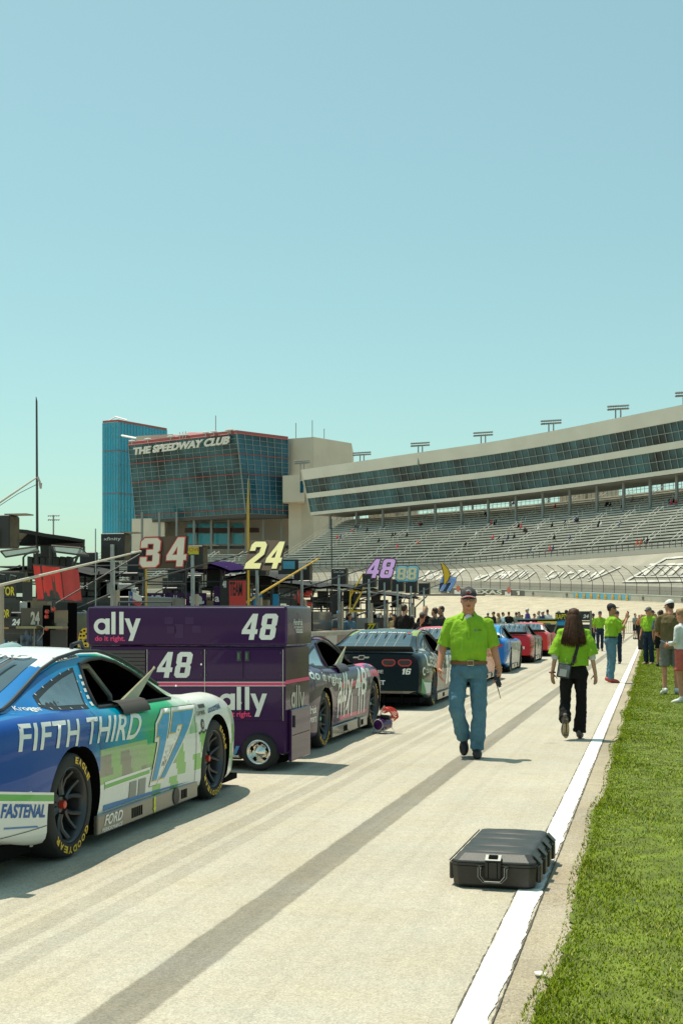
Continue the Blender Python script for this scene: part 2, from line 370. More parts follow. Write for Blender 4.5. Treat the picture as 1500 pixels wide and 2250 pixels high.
# turf: soil sheet and blades
soil = mat('turf_soil', (.12, .16, .014), rough=.95, var=.5, vs=5, bump=.6, bs=50)
b = MB(); rows = []; y = -6.0
while y < 300:
    e = -.425 + .035 * math.sin(y * 1.7) * math.sin(y * .63 + 1) + rng.uniform(-.018, .018)
    rows.append([(e, y, .004), (e + .1, y, .016), (14, y, .016)]); y += .06 if y < 20 else .6
b.grid(rows); tag(b.build('turf_ground', soil), kind='structure')
def grass():
    n = 420000; g = np.random.default_rng(5)
    # denser near the viewer: choose depth with density falling off
    y = 3.6 + 70 * g.random(n) ** 2.5
    edge = -.425 + .035 * np.sin(y * 1.7) * np.sin(y * .63 + 1)
    wid = 3.6 + .08 * y
    x = edge - .03 + wid * g.random(n) ** 2.0
    dense = .62 + .4 * np.sin(x * 7 + 2 * np.sin(y * 3)) * np.sin(y * 4.1 + x * 3) + .25 * g.random(n)
    keep = (g.random(n) < np.clip(dense, .6, 1)) & ((x > edge + .02) | (g.random(n) < .12)); x, y = x[keep], y[keep]; n = len(x)
    hgt = g.uniform(.007, .021, n) * (1 + .25 * np.sin(x * 5 + y * 2)); far = 1 + np.maximum(0, y - 8) * .075
    w = g.uniform(.0016, .0034, n) * far; a = g.uniform(0, 6.283, n); ln = g.uniform(.2, 1.3, n) * hgt; b2 = g.uniform(0, 6.283, n)
    dx, dy = np.cos(a) * w, np.sin(a) * w; lx, ly = np.cos(b2) * ln, np.sin(b2) * ln; z0 = .015
    co = np.empty((n, 5, 3))
    co[:, 0] = np.stack([x - dx, y - dy, np.full(n, z0)], 1); co[:, 1] = np.stack([x + dx, y + dy, np.full(n, z0)], 1)
    co[:, 2] = np.stack([x + dx * .8 + lx * .35, y + dy * .8 + ly * .35, z0 + hgt * .6], 1)
    co[:, 3] = np.stack([x - dx * .8 + lx * .35, y - dy * .8 + ly * .35, z0 + hgt * .6], 1)
    co[:, 4] = np.stack([x + lx, y + ly, z0 + hgt * .95], 1)
    base = np.arange(n)[:, None] * 5
    loops = np.concatenate([base + np.array([[0, 1, 2, 3]]), base + np.array([[3, 2, 4]])], 1).ravel()
    me = bpy.data.meshes.new('grass'); me.vertices.add(n * 5); me.vertices.foreach_set('co', co.ravel())
    me.loops.add(n * 7); me.loops.foreach_set('vertex_index', loops)
    me.polygons.add(n * 2); st = np.stack([np.arange(n) * 7, np.arange(n) * 7 + 4], 1).ravel(); me.polygons.foreach_set('loop_start', st)
    me.update(); me.validate()
    ca = me.color_attributes.new('tone', 'FLOAT_COLOR', 'POINT')
    k = g.random(n); dry = (g.random(n) < .12 + .1 * (np.sin(x * 3.1 + 1) * np.sin(y * 1.3) > .4))
    c = np.stack([.165 + .08 * k, .222 + .09 * k, .005 + .010 * k, np.ones(n)], 1); c[dry] = np.stack([.40 + .1 * k, .39 + .08 * k, .10 + .05 * k, np.ones(n)], 1)[dry]
    ca.data.foreach_set('color', np.repeat(c, 5, 0).astype('f').ravel())
    m = mat('grass_blades', rough=.9, var=.28, vs=2.2, attr='tone', spec=.04)
    return tag(link('grass', me, None, m), 'short bright green turf beside the concrete shoulder', 'grass', kind='stuff')
grass()
def scrap():
    b = MB(); b.grid([[gnd(1172, 2135, .006), gnd(1186, 2133, .014), gnd(1201, 2137, .008)], [gnd(1176, 2140, .012), gnd(1188, 2142, .005), gnd(1199, 2141, .012)]])
    return tag(b.build('paper_scrap', mat('torn_paper', (.75, .72, .66), rough=.9)), 'torn scrap of white paper lying on the concrete shoulder', 'litter')
scrap()
# ============================================================ speedway: track, grandstand, club
def tab(t):
    xs = [p[0] for p in t]; ys = [p[1] for p in t]
    def fn(x):
        if x <= xs[0]: return ys[0] + (x - xs[0]) * (ys[1] - ys[0]) / (xs[1] - xs[0])
        if x >= xs[-1]: return ys[-1] + (x - xs[-1]) * (ys[-1] - ys[-2]) / (xs[-1] - xs[-2])
        return float(np.interp(x, xs, ys))
    return fn
def smooth_tab(t, w=60):
    f0 = tab(t)
    return lambda x: sum(f0(x + k * w / 4) * q for k, q in ((-4, .06), (-3, .09), (-2, .12), (-1, .15), (0, .16), (1, .15), (2, .12), (3, .09), (4, .06)))
HS = 39.5
y_top = smooth_tab([(560, 1047), (662, 1032), (772, 1016), (927, 993), (1067, 973), (1213, 947), (1362, 917), (1500, 889), (1650, 856), (1850, 810)])
d_top = lambda s: HS * 2870 / (1356 - y_top(s))
def suite(s, z, back=0):                      # point over the front of the suites, back = metres behind
    d = d_top(s); p = at(s, YH, d); q = at(s + 2, YH, d_top(s + 2)); t = (q - p).normalized(); n = Vector((-t.y, t.x, 0))
    if n.y < 0: n = -n
    p = p + n * back; p.z = EYE + z; return p
y_st = smooth_tab([(700, 1147), (772, 1141), (927, 1129), (1099, 1115), (1213, 1104), (1357, 1089), (1500, 1072), (1700, 1045), (2000, 1000)])
def seat_top(px): d = 26.9 * 2870 / (1356 - y_st(px)); return at(px, y_st(px), d)
y_sb = smooth_tab([(400, 1256), (600, 1250), (760, 1247), (927, 1244), (1007, 1241), (1213, 1224), (1350, 1214), (1500, 1203), (1700, 1184), (2000, 1150)])
d_sb = smooth_tab([(400, 322), (600, 304), (1007, 268), (1213, 240), (1500, 210), (1700, 190), (2000, 165)])
def seat_bot(px): return at(px, y_sb(px), d_sb(px))
LEAN = 165
d_wall = smooth_tab([(300, 325), (600, 295), (900, 258), (1156, 225), (1500, 190), (1900, 155)])
y_wb = smooth_tab([(300, 1306), (600, 1302), (900, 1303), (1000, 1305), (1156, 1310), (1500, 1325), (1900, 1346)])
y_wt = smooth_tab([(300, 1296), (600, 1291), (900, 1290), (1000, 1292), (1200, 1299), (1500, 1311), (1900, 1330)])
def wall_b(px): return at(px, y_wb(px), d_wall(px))
def wall_t(px): return at(px, y_wt(px), d_wall(px))
CONCW = mat('painted_concrete_wall', (.5, .47, .39), rough=.85, var=.12, vs=.3)
BANKC = mat('sealed_bank', (.33, .31, .255), rough=.95, var=.18, vs=.25)
# banked track
b = MB(); rows = [[], [], [], []]
for px in range(250, 1960, 30):
    a = wall_b(px); i = at(px - 40, YH, d_wall(px) - 70); i.z = -.011
    for k, t in enumerate((0, .35, .7, 1)): rows[k].append(lerp(a, i, t) - Vector((0, 0, .5 * math.sin(math.pi * t))))
b.grid(rows)
tag(b.build('race_track', road_mat('track_asphalt', (.45, .405, .315), (), big=.2, speck=.3), smooth=True), kind='structure')
# outside wall with painted panels
ow = thing('outside_wall', 'low white concrete wall along the outside of the banked turn', 'wall')
def wall_strip(name, x0, x1, m, parent, thick=.35, off=0.0, lo=0.0, hi=1.0, step=25):
    b = MB(); n = max(1, int((x1 - x0) / step)); rows = [[], [], [], []]
    for k in range(n + 1):
        px = lerp(x0, x1, k / n); a, t = wall_b(px), wall_t(px); f = at(px, YH, 1); v = Vector((f.x, f.y, 0)).normalized()
        lo_, hi_ = lerp(a, t, lo) - v * off, lerp(a, t, hi) - v * off
        for r, p in zip(rows, (lo_, hi_, hi_ + v * thick, lo_ + v * thick)): r.append(p)
    b.grid(rows + [rows[0]]); return b.build(name, m, parent)
wall_strip('wall_body', 300, 1900, CONCW, ow)
wall_strip('wall_cap', 300, 1900, flat('wall_cap_white', (.75, .73, .66)), ow, .4, .06, 1.0, 1.1)
wall_strip('dark_panel', 968, 1151, flat('wall_panel_charcoal', (.12, .11, .095)), ow, .05, .07, .03, .97)
wall_strip('blue_panel', 1259, 1383, flat('wall_panel_blue', (.16, .42, .55)), ow, .05, .07, .05, .98)
def wq(x0, x1, lo=.15, hi=.85, off=.16):
    out = []
    for px, t in ((x0, lo), (x1, lo), (x1, hi), (x0, hi)):
        f = at(px, YH, 1); v = Vector((f.x, f.y, 0)).normalized(); out.append(lerp(wall_b(px), wall_t(px), t) - v * off)
    return out
cream = flat('wall_lettering_cream', (.68, .64, .54))
text_on('lettering', ow, '#1', wq(980, 986), cream, offset=0); text_on('lettering', ow, 'TEXAS', wq(1028, 1102, .12, .88), cream, offset=.03)
text_on('lettering', ow, '#1', wq(1134, 1141), cream, offset=0)
for x in (1004, 1115):                        # round emblem on a shield
    b = MB(); q = wq(x - 8, x + 8, .0, 1.5, .2); c = lerp(q[0], q[2], .62); u = (q[1] - q[0]).normalized()
    b.slab([c + u * math.cos(a) * .62 + Vector((0, 0, math.sin(a) * .62)) for a in [k * math.pi / 8 for k in range(16)]], (0, -.03, 0)); b.build('emblem_disc', flat('emblem_red', (.5, .12, .08)), ow)
    b = MB(); b.slab([q[0] + u * .2, q[1] - u * .2, lerp(q[1], q[2], .45) - u * .2, lerp(q[0], q[3], .45) + u * .2], (0, -.02, 0)); b.build('emblem_plate', flat('emblem_white', (.7, .7, .66)), ow)
star = lambda c, u, r: [c + u * math.cos(math.pi / 2 + k * math.pi / 5) * (r if k % 2 == 0 else r * .42) + Vector((0, 0, math.sin(math.pi / 2 + k * math.pi / 5) * (r if k % 2 == 0 else r * .42))) for k in range(10)]
b = MB()
for x in (1170, 1244, 1411, 1497): b = MB(); q = wq(x - 5, x + 5, 0, 1, .1); b.slab(star(lerp(q[0], q[2], .5), (q[1] - q[0]).normalized(), .42), (0, -.03, 0)); b.build('star', flat('star_grey', (.12, .11, .1)), ow)
for k in range(8):
    b = MB(); x = lerp(1266, 1376, k / 7); q = wq(x - 5, x + 5, 0, 1, .17); c = lerp(q[0], q[2], .5); u = (q[1] - q[0]).normalized()
    b.slab([c + u * math.cos(a) * .3 + Vector((0, 0, math.sin(a) * .36 + .08)) for a in [j * math.pi / 5 for j in range(10)]], (0, -.03, 0))
    b.slab([c + u * -.34 + P(0, 0, -.42), c + u * .34 + P(0, 0, -.42), c + u * .26 + P(0, 0, -.12), c - u * .26 + P(0, 0, -.12)], (0, -.03, 0))
    b.build('emblem', flat('emblem_gold', (.75, .42, .03)), ow)
# catch fence
cf = thing('catch_fence', 'tall wire catch fence with curved steel posts above the outside wall', 'fence')
fm = mat('fence_steel', (.12, .115, .1), rough=.6, metal=.3)
post_pts = []
px = 560
while px < 1640:
    a = wall_t(px); f = at(px, YH, 1); v = Vector((f.x, f.y, 0)).normalized(); o = a + v * .5; left = Vector((-CY, -SY, 0)).normalized()
    pts = [o + P(0, 0, -.3), o + P(0, 0, 1.8), o + left * .5 - v * .3 + P(0, 0, 2.9), o + left * 1.3 - v * .8 + P(0, 0, 3.8), o + left * 2.3 - v * 1.5 + P(0, 0, 4.4)]
    post_pts.append(pts); bb_ = MB(); bb_.tube(pts, .05, 5); bb_.build('post', fm, cf)
    px += 15 + (px - 560) * .012
b = MB()
for k in range(5):
    for t in (0, .5):
        if k == 4 and t: continue
        line = [lerp(p[k], p[min(k + 1, 4)], t) for p in post_pts]
        b.tube(line, .014 if k else .02, 3)
b.build('cable', fm, cf)
def mesh_mat(name, col, dens):
    m = bpy.data.materials.new(name); m.use_nodes = True; nt = m.node_tree; p = nt.nodes['Principled BSDF']
    p.inputs['Base Color'].default_value = (*col, 1); p.inputs['Roughness'].default_value = .7; p.inputs['Alpha'].default_value = dens; return m
b = MB(); b.grid([[p[0] for p in post_pts], [lerp(p[0], p[1], .8) for p in post_pts]])
b.build('fence_mesh', mesh_mat('woven_wire', (.1, .095, .08), .62), cf)
b = MB(); b.grid([[lerp(p[0], p[1], .8) for p in post_pts]] + [[p[k] for p in post_pts] for k in (1, 2, 3, 4)])
b.build('fence_mesh', mesh_mat('fine_wire', (.1, .095, .08), .12), cf)
# sealed bank with painted scripts
def bank_lo(px): p = at(px, y_wt(px) - 3, d_wall(px) + 7); return p
def bank_hi(px): p = at(px, y_sb(px) + 9, d_sb(px) - 1.2); return p
b = MB(); rows = [[], [], []]
for px in range(300, 1960, 20):
    a, t = bank_lo(px), bank_hi(px)
    for k, r in enumerate(rows): r.append(lerp(a, t, k / 2))
b.grid(rows); bank = tag(b.build('bank', BANKC, smooth=True), kind='structure'); bank.name = 'sealed_bank'
def bank_pt(px, py, up=.12):
    lo, hi = y_wt(px) - 3, y_sb(px) + 9; t = (lo - py) / (lo - hi); p = lerp(bank_lo(px), bank_hi(px), t)
    f = at(px, YH, 1); v = Vector((f.x, f.y, 0)).normalized(); return p - v * up + P(0, 0, up)
BW = mat('bank_paint_white', (.62, .60, .54), rough=.85, var=.4, vs=.4)
def scribble(name, label, strokes, w=1.6):
    b = MB()
    for s in strokes:
        q = [bank_pt(900 + .4 * x, 1220 + .4 * y) for x, y in s]
        b.slab(q, (0, -.01, .03))
    return tag(b.build(name, BW), label, 'painted sign')
def strokes(x0, y0, x1, y1, n, seed):
    r = random.Random(seed); out = []
    for k in range(n):                         # brushed slanted strokes of an unreadable script
        t = k / n; xa = lerp(x0, x1 - 60, t) + r.uniform(-8, 8); yl = lerp(y1, y1 - 4, t) - r.uniform(0, 14); yh = lerp(y0 + 22, y0 + 6, t) + r.uniform(-6, 18)
        dx = (yl - yh) * r.uniform(1.0, 1.35); w = r.uniform(7, 15)
        out.append([(xa, yl), (xa + w, yl), (xa + w + dx, yh), (xa + dx, yh)])
        if r.random() < .7:
            ym = lerp(yl, yh, r.uniform(.3, .8)); xm = xa + (yl - ym) * 1.1; out.append([(xm, ym), (xm + r.uniform(22, 46), ym - 5), (xm + r.uniform(26, 44), ym - 11), (xm + 6, ym - 7)])
    return out
scribble('painted_script', 'first white brushed script on the grey bank, beside the number sign poles', strokes(45, 70, 300, 150, 9, 2))
scribble('painted_script', 'long white brushed script with a tall first loop on the grey bank', strokes(350, 78, 720, 146, 12, 5) + [[(350, 140), (362, 142), (520, 82), (505, 78)]])
scribble('painted_script', 'white brushed script with a long underline stroke on the grey bank', strokes(745, 74, 1100, 140, 9, 8) + [[(968, 148), (980, 148), (1160, 72), (1150, 70)], [(745, 132), (760, 142), (800, 120), (790, 112)]])
fr = [[(1160, 155), (1560, 152), (1570, 143), (1195, 147)], [(1160, 155), (1178, 155), (1412, 24), (1400, 20)], [(1400, 20), (1412, 28), (1620, 8), (1620, 0)], [(1215, 128), (1560, 126), (1560, 120), (1228, 122)]]
for k in range(7): x = 1268 + k * 48; fr += [[(x, 116), (x + 26, 116), (x + 78, 66), (x + 56, 66)], [(x + 44, 62), (x + 96, 60), (x + 90, 52), (x + 50, 54)]]
scribble('painted_billboard', 'large white framed lettering panel painted on the grey bank', fr)
# grandstand
GS = thing('grandstand', 'long curved grandstand with grey bench rows under two glazed suite levels', 'grandstand')
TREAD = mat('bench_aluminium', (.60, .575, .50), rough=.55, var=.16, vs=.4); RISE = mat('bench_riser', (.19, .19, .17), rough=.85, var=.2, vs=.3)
def seating(parent, x0, x1, bot, top, lean, nrow, step=30, riser=.5):
    bt, br = MB(), MB(); cols = [lerp(x0, x1, k / round((x1 - x0) / step)) for k in range(round((x1 - x0) / step) + 1)]
    A = [bot(p) for p in cols]; B = [top(p + lean) for p in cols]
    for i in range(nrow):
        t0, t1 = i / nrow, (i + 1) / nrow; f0, b0, b1, s0, s1, s2 = [], [], [], [], [], []
        for a, t in zip(A, B):
            p, q = lerp(a, t, t0), lerp(a, t, t1); z1 = Vector((q.x, q.y, p.z))
            f0.append(p); b0.append(z1); b1.append(q); u = q - z1; w = (z1 - p) * .38
            s0.append(z1 - w + u * .50); s1.append(z1 - w + u * .92); s2.append(z1 + u * .92)
        bt.grid([s0, s1, s2]); br.grid([f0, b0, b1])
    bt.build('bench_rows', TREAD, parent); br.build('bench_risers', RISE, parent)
seating(GS, 590, 1640, seat_bot, seat_top, LEAN, 22)
# aisle stairs with rails, end rail
for k in range(17):
    b = MB(); ar = MB()
    p = lerp(606, 1600, k / 16) if k else 592
    for j in range(5):
        t0, t1 = j / 5 + .02, j / 5 + .16
        if k == 0: t0, t1 = j / 5, (j + 1) / 5
        a, t = seat_bot(p), seat_top(p + LEAN); q0, q1 = lerp(a, t, t0), lerp(a, t, t1); sd = (seat_bot(p + 6) - a).normalized()
        for s_ in (-.7, .7):
            u = sd * s_; b.tube([q0 + u + P(0, 0, .2), q0 + u + P(0, 0, 1.2), q1 + u + P(0, 0, 1.2), q1 + u + P(0, 0, .2)], .055, 4)
        0 and ar.slab([q0 - sd * .7 + P(0, 0, .35), q0 + sd * .7 + P(0, 0, .35), q1 + sd * .7 + P(0, 0, .35), q1 - sd * .7 + P(0, 0, .35)], (0, 0, -.1))
    b.build('aisle_rail', mat('aisle_rail_metal', (.58, .56, .5), rough=.5), GS)

# walkway wall and guard rail at the foot of the benches
b = MB(); rows = [[], [], []]
for px in range(560, 1660, 20):
    a = seat_bot(px); f = at(px, YH, 1); v = Vector((f.x, f.y, 0)).normalized(); h = bank_hi(px)
    rows[0].append(Vector((a.x, a.y, a.z)) - v * .3 + P(0, 0, .15)); rows[1].append(a - v * 1.2 + P(0, 0, .15)); rows[2].append(h - v * .1)
b.grid(rows); b.build('walkway_wall', mat('walkway_concrete', (.4, .38, .32), rough=.9), GS)
b = MB(); tops = []
px = 560
while px < 1640:
    a = seat_bot(px); f = at(px, YH, 1); v = Vector((f.x, f.y, 0)).normalized(); o = a - v * 1.2 + P(0, 0, .1)
    b.tube([o, o + P(0, 0, 1.25)], .06, 4); tops.append(o); px += 13
for h in (.55, 1.2): b.tube([o + P(0, 0, h) for o in tops], .05, 4)
b.build('guard_rail', fm, GS)
# suite levels: parapet, two bands of glass, floors between, soffit
RL = [1.0, .931, .841, .808, .7155, .694]; LEANB = [0, .7, 1.7, 2.0, 3.0, 3.2]
S0, S1 = 662, 1640; NS = 66; ss = [S0 + (S1 - S0) * (k / NS) for k in range(NS + 1)]
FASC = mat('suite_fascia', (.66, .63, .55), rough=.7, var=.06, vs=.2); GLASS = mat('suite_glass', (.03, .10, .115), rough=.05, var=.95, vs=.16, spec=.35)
MULL = mat('suite_mullion', (.30, .34, .33), rough=.5)
def sline(z, back): return [suite(s, z * HS, back) for s in ss]
for nm, (a, c) in (('parapet', (0, 1)), ('floor_fascia', (2, 3)), ('soffit_fascia', (4, 5))):
    b = MB(); ln = [sline(RL[a], LEANB[a]), sline(RL[c], LEANB[c])]; rows = [ln[0], ln[1], [p + P(.4, .6, 0) for p in ln[1]], [p + P(.4, .6, 0) for p in ln[0]]]
    b.grid(rows + [rows[0]]); b.build(nm, FASC, GS)
for a, c in ((1, 2), (3, 4)):
    b = MB(); rows = [sline(RL[a], LEANB[a] + .35), sline(RL[c], LEANB[c] + .35)]; b.grid(rows); wb = b.build('window_band', GLASS, GS)
    b = MB(); up, lo = sline(RL[a], LEANB[a] + .2), sline(RL[c], LEANB[c] + .2)
    for p, q in zip(up, lo): b.tube([p, q], .055, 4)
    b.tube([lerp(p, q, .5) for p, q in zip(up, lo)], .07, 4); b.build('mullions', MULL, wb)
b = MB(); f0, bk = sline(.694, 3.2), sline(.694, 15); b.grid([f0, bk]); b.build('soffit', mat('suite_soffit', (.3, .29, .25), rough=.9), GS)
b = MB(); b.grid([sline(1.0, 0), sline(1.0, 15), sline(.694, 15)]); b.build('suite_roof', FASC, GS)
e0, e1 = suite(S0, HS, 0), suite(S0, .694 * HS, 3.2); b = MB(); b.slab([e0, e1, suite(S0, .694 * HS, 15), suite(S0, HS, 15)], (-.3, 0, 0)); b.build('end_wall', mat('stadium_beige', (.60, .53, .42), rough=.9, var=.08, vs=.15), GS)
BEIGE = mat('stadium_beige')
GREYCOL = mat('column_grey', (.25, .27, .26), rough=.6)
for k in range(18):                            # columns standing in the benches
    s = 686 + k * 57.5; top = suite(s, .694 * HS, 6); q = lerp(seat_bot(s - 140), seat_top(s + 25), .86)
    cb = MB(); cb.tube([P(top.x, top.y, EYE + 19.5), top], .34, 8); cb.build('column', GREYCOL, GS)
b = MB(); tops = []
for px in range(740, 1830, 9):                 # rail behind the last row
    p = seat_top(px); b.tube([p, p + P(0, 0, 1.5)], .05, 4); tops.append(p)
for h in (.8, 1.45): b.tube([p + P(0, 0, h) for p in tops], .05, 4)
b.build('rear_rail', fm, GS)
for x0, x1 in ((775, 856), (1192, 1292)):      # stair blocks filling the gap under the suites
    b = MB(); p, q = seat_top(x0 + 6), seat_top(x1 + 6); n = Vector((.75, .65, 0)); b.slab([p + n * 4 + P(0, 0, -2), q + n * 4 + P(0, 0, -2), q + n * 4 + P(0, 0, 8), p + n * 4 + P(0, 0, 8)], n * 4); b.build('stair_block', BEIGE, GS)
for k in range(12):
    s = 765 + k * 83; p = seat_top(s + 4) + P(2, 2, 0); cb = MB(); cb.tube([p, p + P(0, 0, 7)], .32, 6); cb.build('column', GREYCOL, GS)
# lower bench block to the left, behind the pit boxes
LB = thing('lower_stand', 'low grey bench stand below the dark glass club, behind the pit boxes', 'grandstand')
lb_b = lambda px: at(px, 1302, tab([(60, 345), (640, 318)])(px)); lb_t = lambda px: at(px, 1218, tab([(60, 372), (900, 330)])(px))
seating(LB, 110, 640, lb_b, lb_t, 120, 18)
for k in range(9):
    b = MB(); p = 115 + k * 62
    for j in range(4):
        a, t = lb_b(p), lb_t(p + 120); q0, q1 = lerp(a, t, j / 4 + .04), lerp(a, t, j / 4 + .2)
        for s_ in (-.6, .6): b.tube([q0 + P(s_, 0, .2), q0 + P(s_, 0, 1.3), q1 + P(s_, 0, 1.3), q1 + P(s_, 0, .2)], .11, 4)
    b.build('aisle_rail', mat('aisle_rail_metal'), LB)
# light banks over the suite roof
def light_bank(px, ytop, ybase, w, label, d):
    t = thing('light_bank', label, 'floodlight', at(px, ybase, d), 0, 'floodlights along the grandstand roof')
    h = (ybase - ytop) / F * d; ww = w / F * d
    b = MB(); b.tube([(-.5, 0, -3), (-.5, 0, h * .8)], .16, 6); b.tube([(.5, 0, -3), (.5, 0, h * .8)], .16, 6); b.build('mast', GREYCOL, t)
    b = MB(); m = Vector((CY, SY, 0))
    for r in (.72, 1.0):
        b.tube([m * (-ww / 2) + P(0, 0, h * r), m * (ww / 2) + P(0, 0, h * r + ww * .06)], .12, 5)
    b.build('crossbar', GREYCOL, t)
    b = MB()
    for r in (.72, 1.0):
        for k in range(9): c = m * (ww * (k / 8 - .5)) + P(0, -.3, h * r + ww * .06 * k / 8); b.ell(c, (.34, .3, .24), 8)
    b.build('lamps', mat('floodlight_housing', (.20, .215, .20), rough=.4), t)
for px, yt, yb, w, lb, d in ((664, 1014, 1031, 32, 'small floodlight bank at the end of the suite roof nearest the beige block', 352), (795, 996, 1013, 36, 'floodlight bank on the roof, next to the end one above the club side', 333),
        (923, 975, 995, 37, 'floodlight bank above the roof between the beige block and the long suites', 314), (1061, 952, 974, 38, 'floodlight bank above the middle of the suite roof, over the man with the radio', 299),
        (1210, 926, 948, 40, 'floodlight bank above the suite roof, over the woman with the shoulder bag', 280), (1357, 894, 918, 42, 'tall floodlight bank above the suite roof, over the man with red shoes', 261), (1506, 864, 889, 42, 'floodlight bank highest in the photo, cut by its edge', 244)):
    light_bank(px, yt, yb, w, lb, d)
# ------------------------------------------------------------ the club building
CB = thing('club_building', 'speedway club tower with an outward leaning dark glass front and beige side block', 'building')
TL, TC, TR = at(283, 978, 397.6), at(520, 952, 372), at(633, 966, 385.4)
BL, BC, BR = at(299, 1143, 401.5), at(540, 1128, 376), at(634, 1132, 387)
CG = mat('club_glass', (.035, .115, .135), rough=.05, var=.95, vs=.11, spec=.28); CGS = mat('club_side_glass', (.02, .11, .17), rough=.05, var=.6, vs=.1, spec=.4)
REDL = flat('club_red_line', (.36, .09, .08))
def curtain(name, q, nu, nv, glass, parent, reds=(), n_off=None, bar=.085):
    g = MB(); g.add(q, [(0, 1, 2, 3)]); w = g.build(name, glass, parent)
    n = (q[1] - q[0]).cross(q[3] - q[0]).normalized(); o = n * .15
    if o.y > 0: o = -o
    b = MB()
    for i in range(nu + 1): b.tube([quad_pt(q, i / nu, 0) + o, quad_pt(q, i / nu, 1) + o], bar, 4)
    for j in range(nv + 1):
        r = MB(); tgt = r if j in reds else b
        tgt.tube([quad_pt(q, 0, j / nv) + o * (1.5 if j in reds else .6), quad_pt(q, 1, j / nv) + o * (1.5 if j in reds else .6)], bar * (1.5 if j in reds else .7), 4)
        if j in reds: r.build('red_band', REDL, w)
    b.build('mullions', mat('club_mullion', (.30, .34, .33), rough=.5), w)
    return w
front = [BL, BC, TC, TL]
curtain('front_glass', front, 15, 16, CG, CB, (1, 8, 12, 16))
curtain('side_glass', [BC, BR, TR, TC], 7, 16, CGS, CB, (1, 8, 12, 16))
q = [quad_pt(front, .055, .865), quad_pt(front, .945, .865), quad_pt(front, .945, .985), quad_pt(front, .055, .985)]
text_on('lettering', CB, 'THE SPEEDWAY CLUB', [lerp(quad_pt(front, u, v), cam.location, .003) for u, v in ((.05, .862), (.925, .88), (.945, .978), (.05, .958))], flat('sign_white', (.7, .69, .63)), offset=.045, shear=.18, thick=.4)
b = MB(); b.slab([TL + P(0, 0, .1), TC + P(0, 0, .1), TR + P(0, 0, .1), at(420, 955, 440)], (0, 0, .8)); b.build('roof', REDL, CB)
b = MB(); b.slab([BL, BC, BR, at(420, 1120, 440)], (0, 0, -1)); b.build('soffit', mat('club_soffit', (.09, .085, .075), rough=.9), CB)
def block(name, x0, x1, y0, y1, d0, d1, depth, m, parent):
    a, c = at(x0, YH, d0), at(x1, YH, d1); n = Vector((-SY, CY, 0)) * depth
    zt = EYE + (YH - y0) / F * d0; zb = EYE + (YH - y1) / F * d0
    b = MB(); b.slab([P(a.x, a.y, zb), P(c.x, c.y, zb), P(c.x, c.y, zt), P(a.x, a.y, zt)], n); return b.build(name, m, parent)
BG2 = mat('stadium_beige_light', (.66, .58, .46), rough=.9, var=.07, vs=.15)
pk = at(689, 960, 384); b = MB(); pa, pb_ = at(634, 966, 388), at(772, 972, 398); zt = pk.z
b.slab([P(pa.x, pa.y, 0), P(pk.x, pk.y, 0), P(pb_.x, pb_.y, 0), P(pb_.x - 5, pb_.y + 25, 0), P(pa.x, pa.y + 30, 0)], (0, 0, zt)); b.build('stair_tower', BEIGE, CB)
block('side_wing', 621, 668, 1045, 1103, 380, 378, 10, BG2, CB)
block('lower_wall', 634, 776, 1100, 1300, 386, 386, 8, BG2, CB)
block('wing_window', 659, 667, 1057, 1083, 376, 375, .4, CGS, CB)
block('left_wall', 290, 362, 1140, 1300, 400, 396, 8, BG2, CB)
block('back_wall', 362, 640, 1128, 1300, 404, 396, 4, mat('club_wall_shade_tint', (.38, .35, .30), rough=.9), CB)  # shade under the club is mixed into this wall's darker beige
block('roof_plant', 300, 380, 958, 985, 412, 408, 8, BEIGE, CB)
block('louvre', 712, 725, 980, 992, 389.2, 390.4, .3, DARK, CB)
for i in range(9):
    x = 312 + i * 38 if i < 8 else 618
    block('column', x - 2.2, x + 2.2, 1125, 1300, 389, 389, 1, GREYCOL, CB)
TEAL = mat('window_sky_reflection', (.06, .40, .52), rough=.1, spec=.6)  # sky reflection put into the panes as a flat teal colour
for i, (x0, x1) in enumerate(((412, 432), (437, 462), (470, 505), (512, 534), (548, 575), (582, 612))):
    block('window', x0, x1, 1172, 1196, 399, 399, .4, TEAL, CB)
    block('window', x0, x1, 1150, 1160, 399, 399, .4, TEAL, CB)
    block('banner', x0 - 6, x1 + 4, 1160, 1170, 398, 398, .4, flat('banner_maroon', (.07, .03, .028)), CB)
block('balcony', 400, 640, 1200, 1206, 392, 388, 2, DARK, CB)
for x in (290, 325, 375, 395, 402, 408, 452, 470, 502, 506):   # aerials and lamps along the roof edge
    p = at(x, 978 - (x - 283) * .11, 395 - (x - 283) * .1); b = MB(); b.tube([p, p + P(0, 0, 2.2 if x in (395, 402, 408) else 1.1)], .12, 4); b.ell(p + P(0, 0, 1.2), (1.2, .5, .3), 8); b.build('roof_lamp', mat('floodlight_lens'), CB)
for x, y, h in ((650, 966, 5), (686, 960, 5), (712, 964, 3), (474, 957, 6)): p = at(x, y, 392); b = MB(); b.tube([p - P(0, 0, 2), p + P(0, 0, h)], .12, 4); b.build('aerial', GREYCOL, CB)
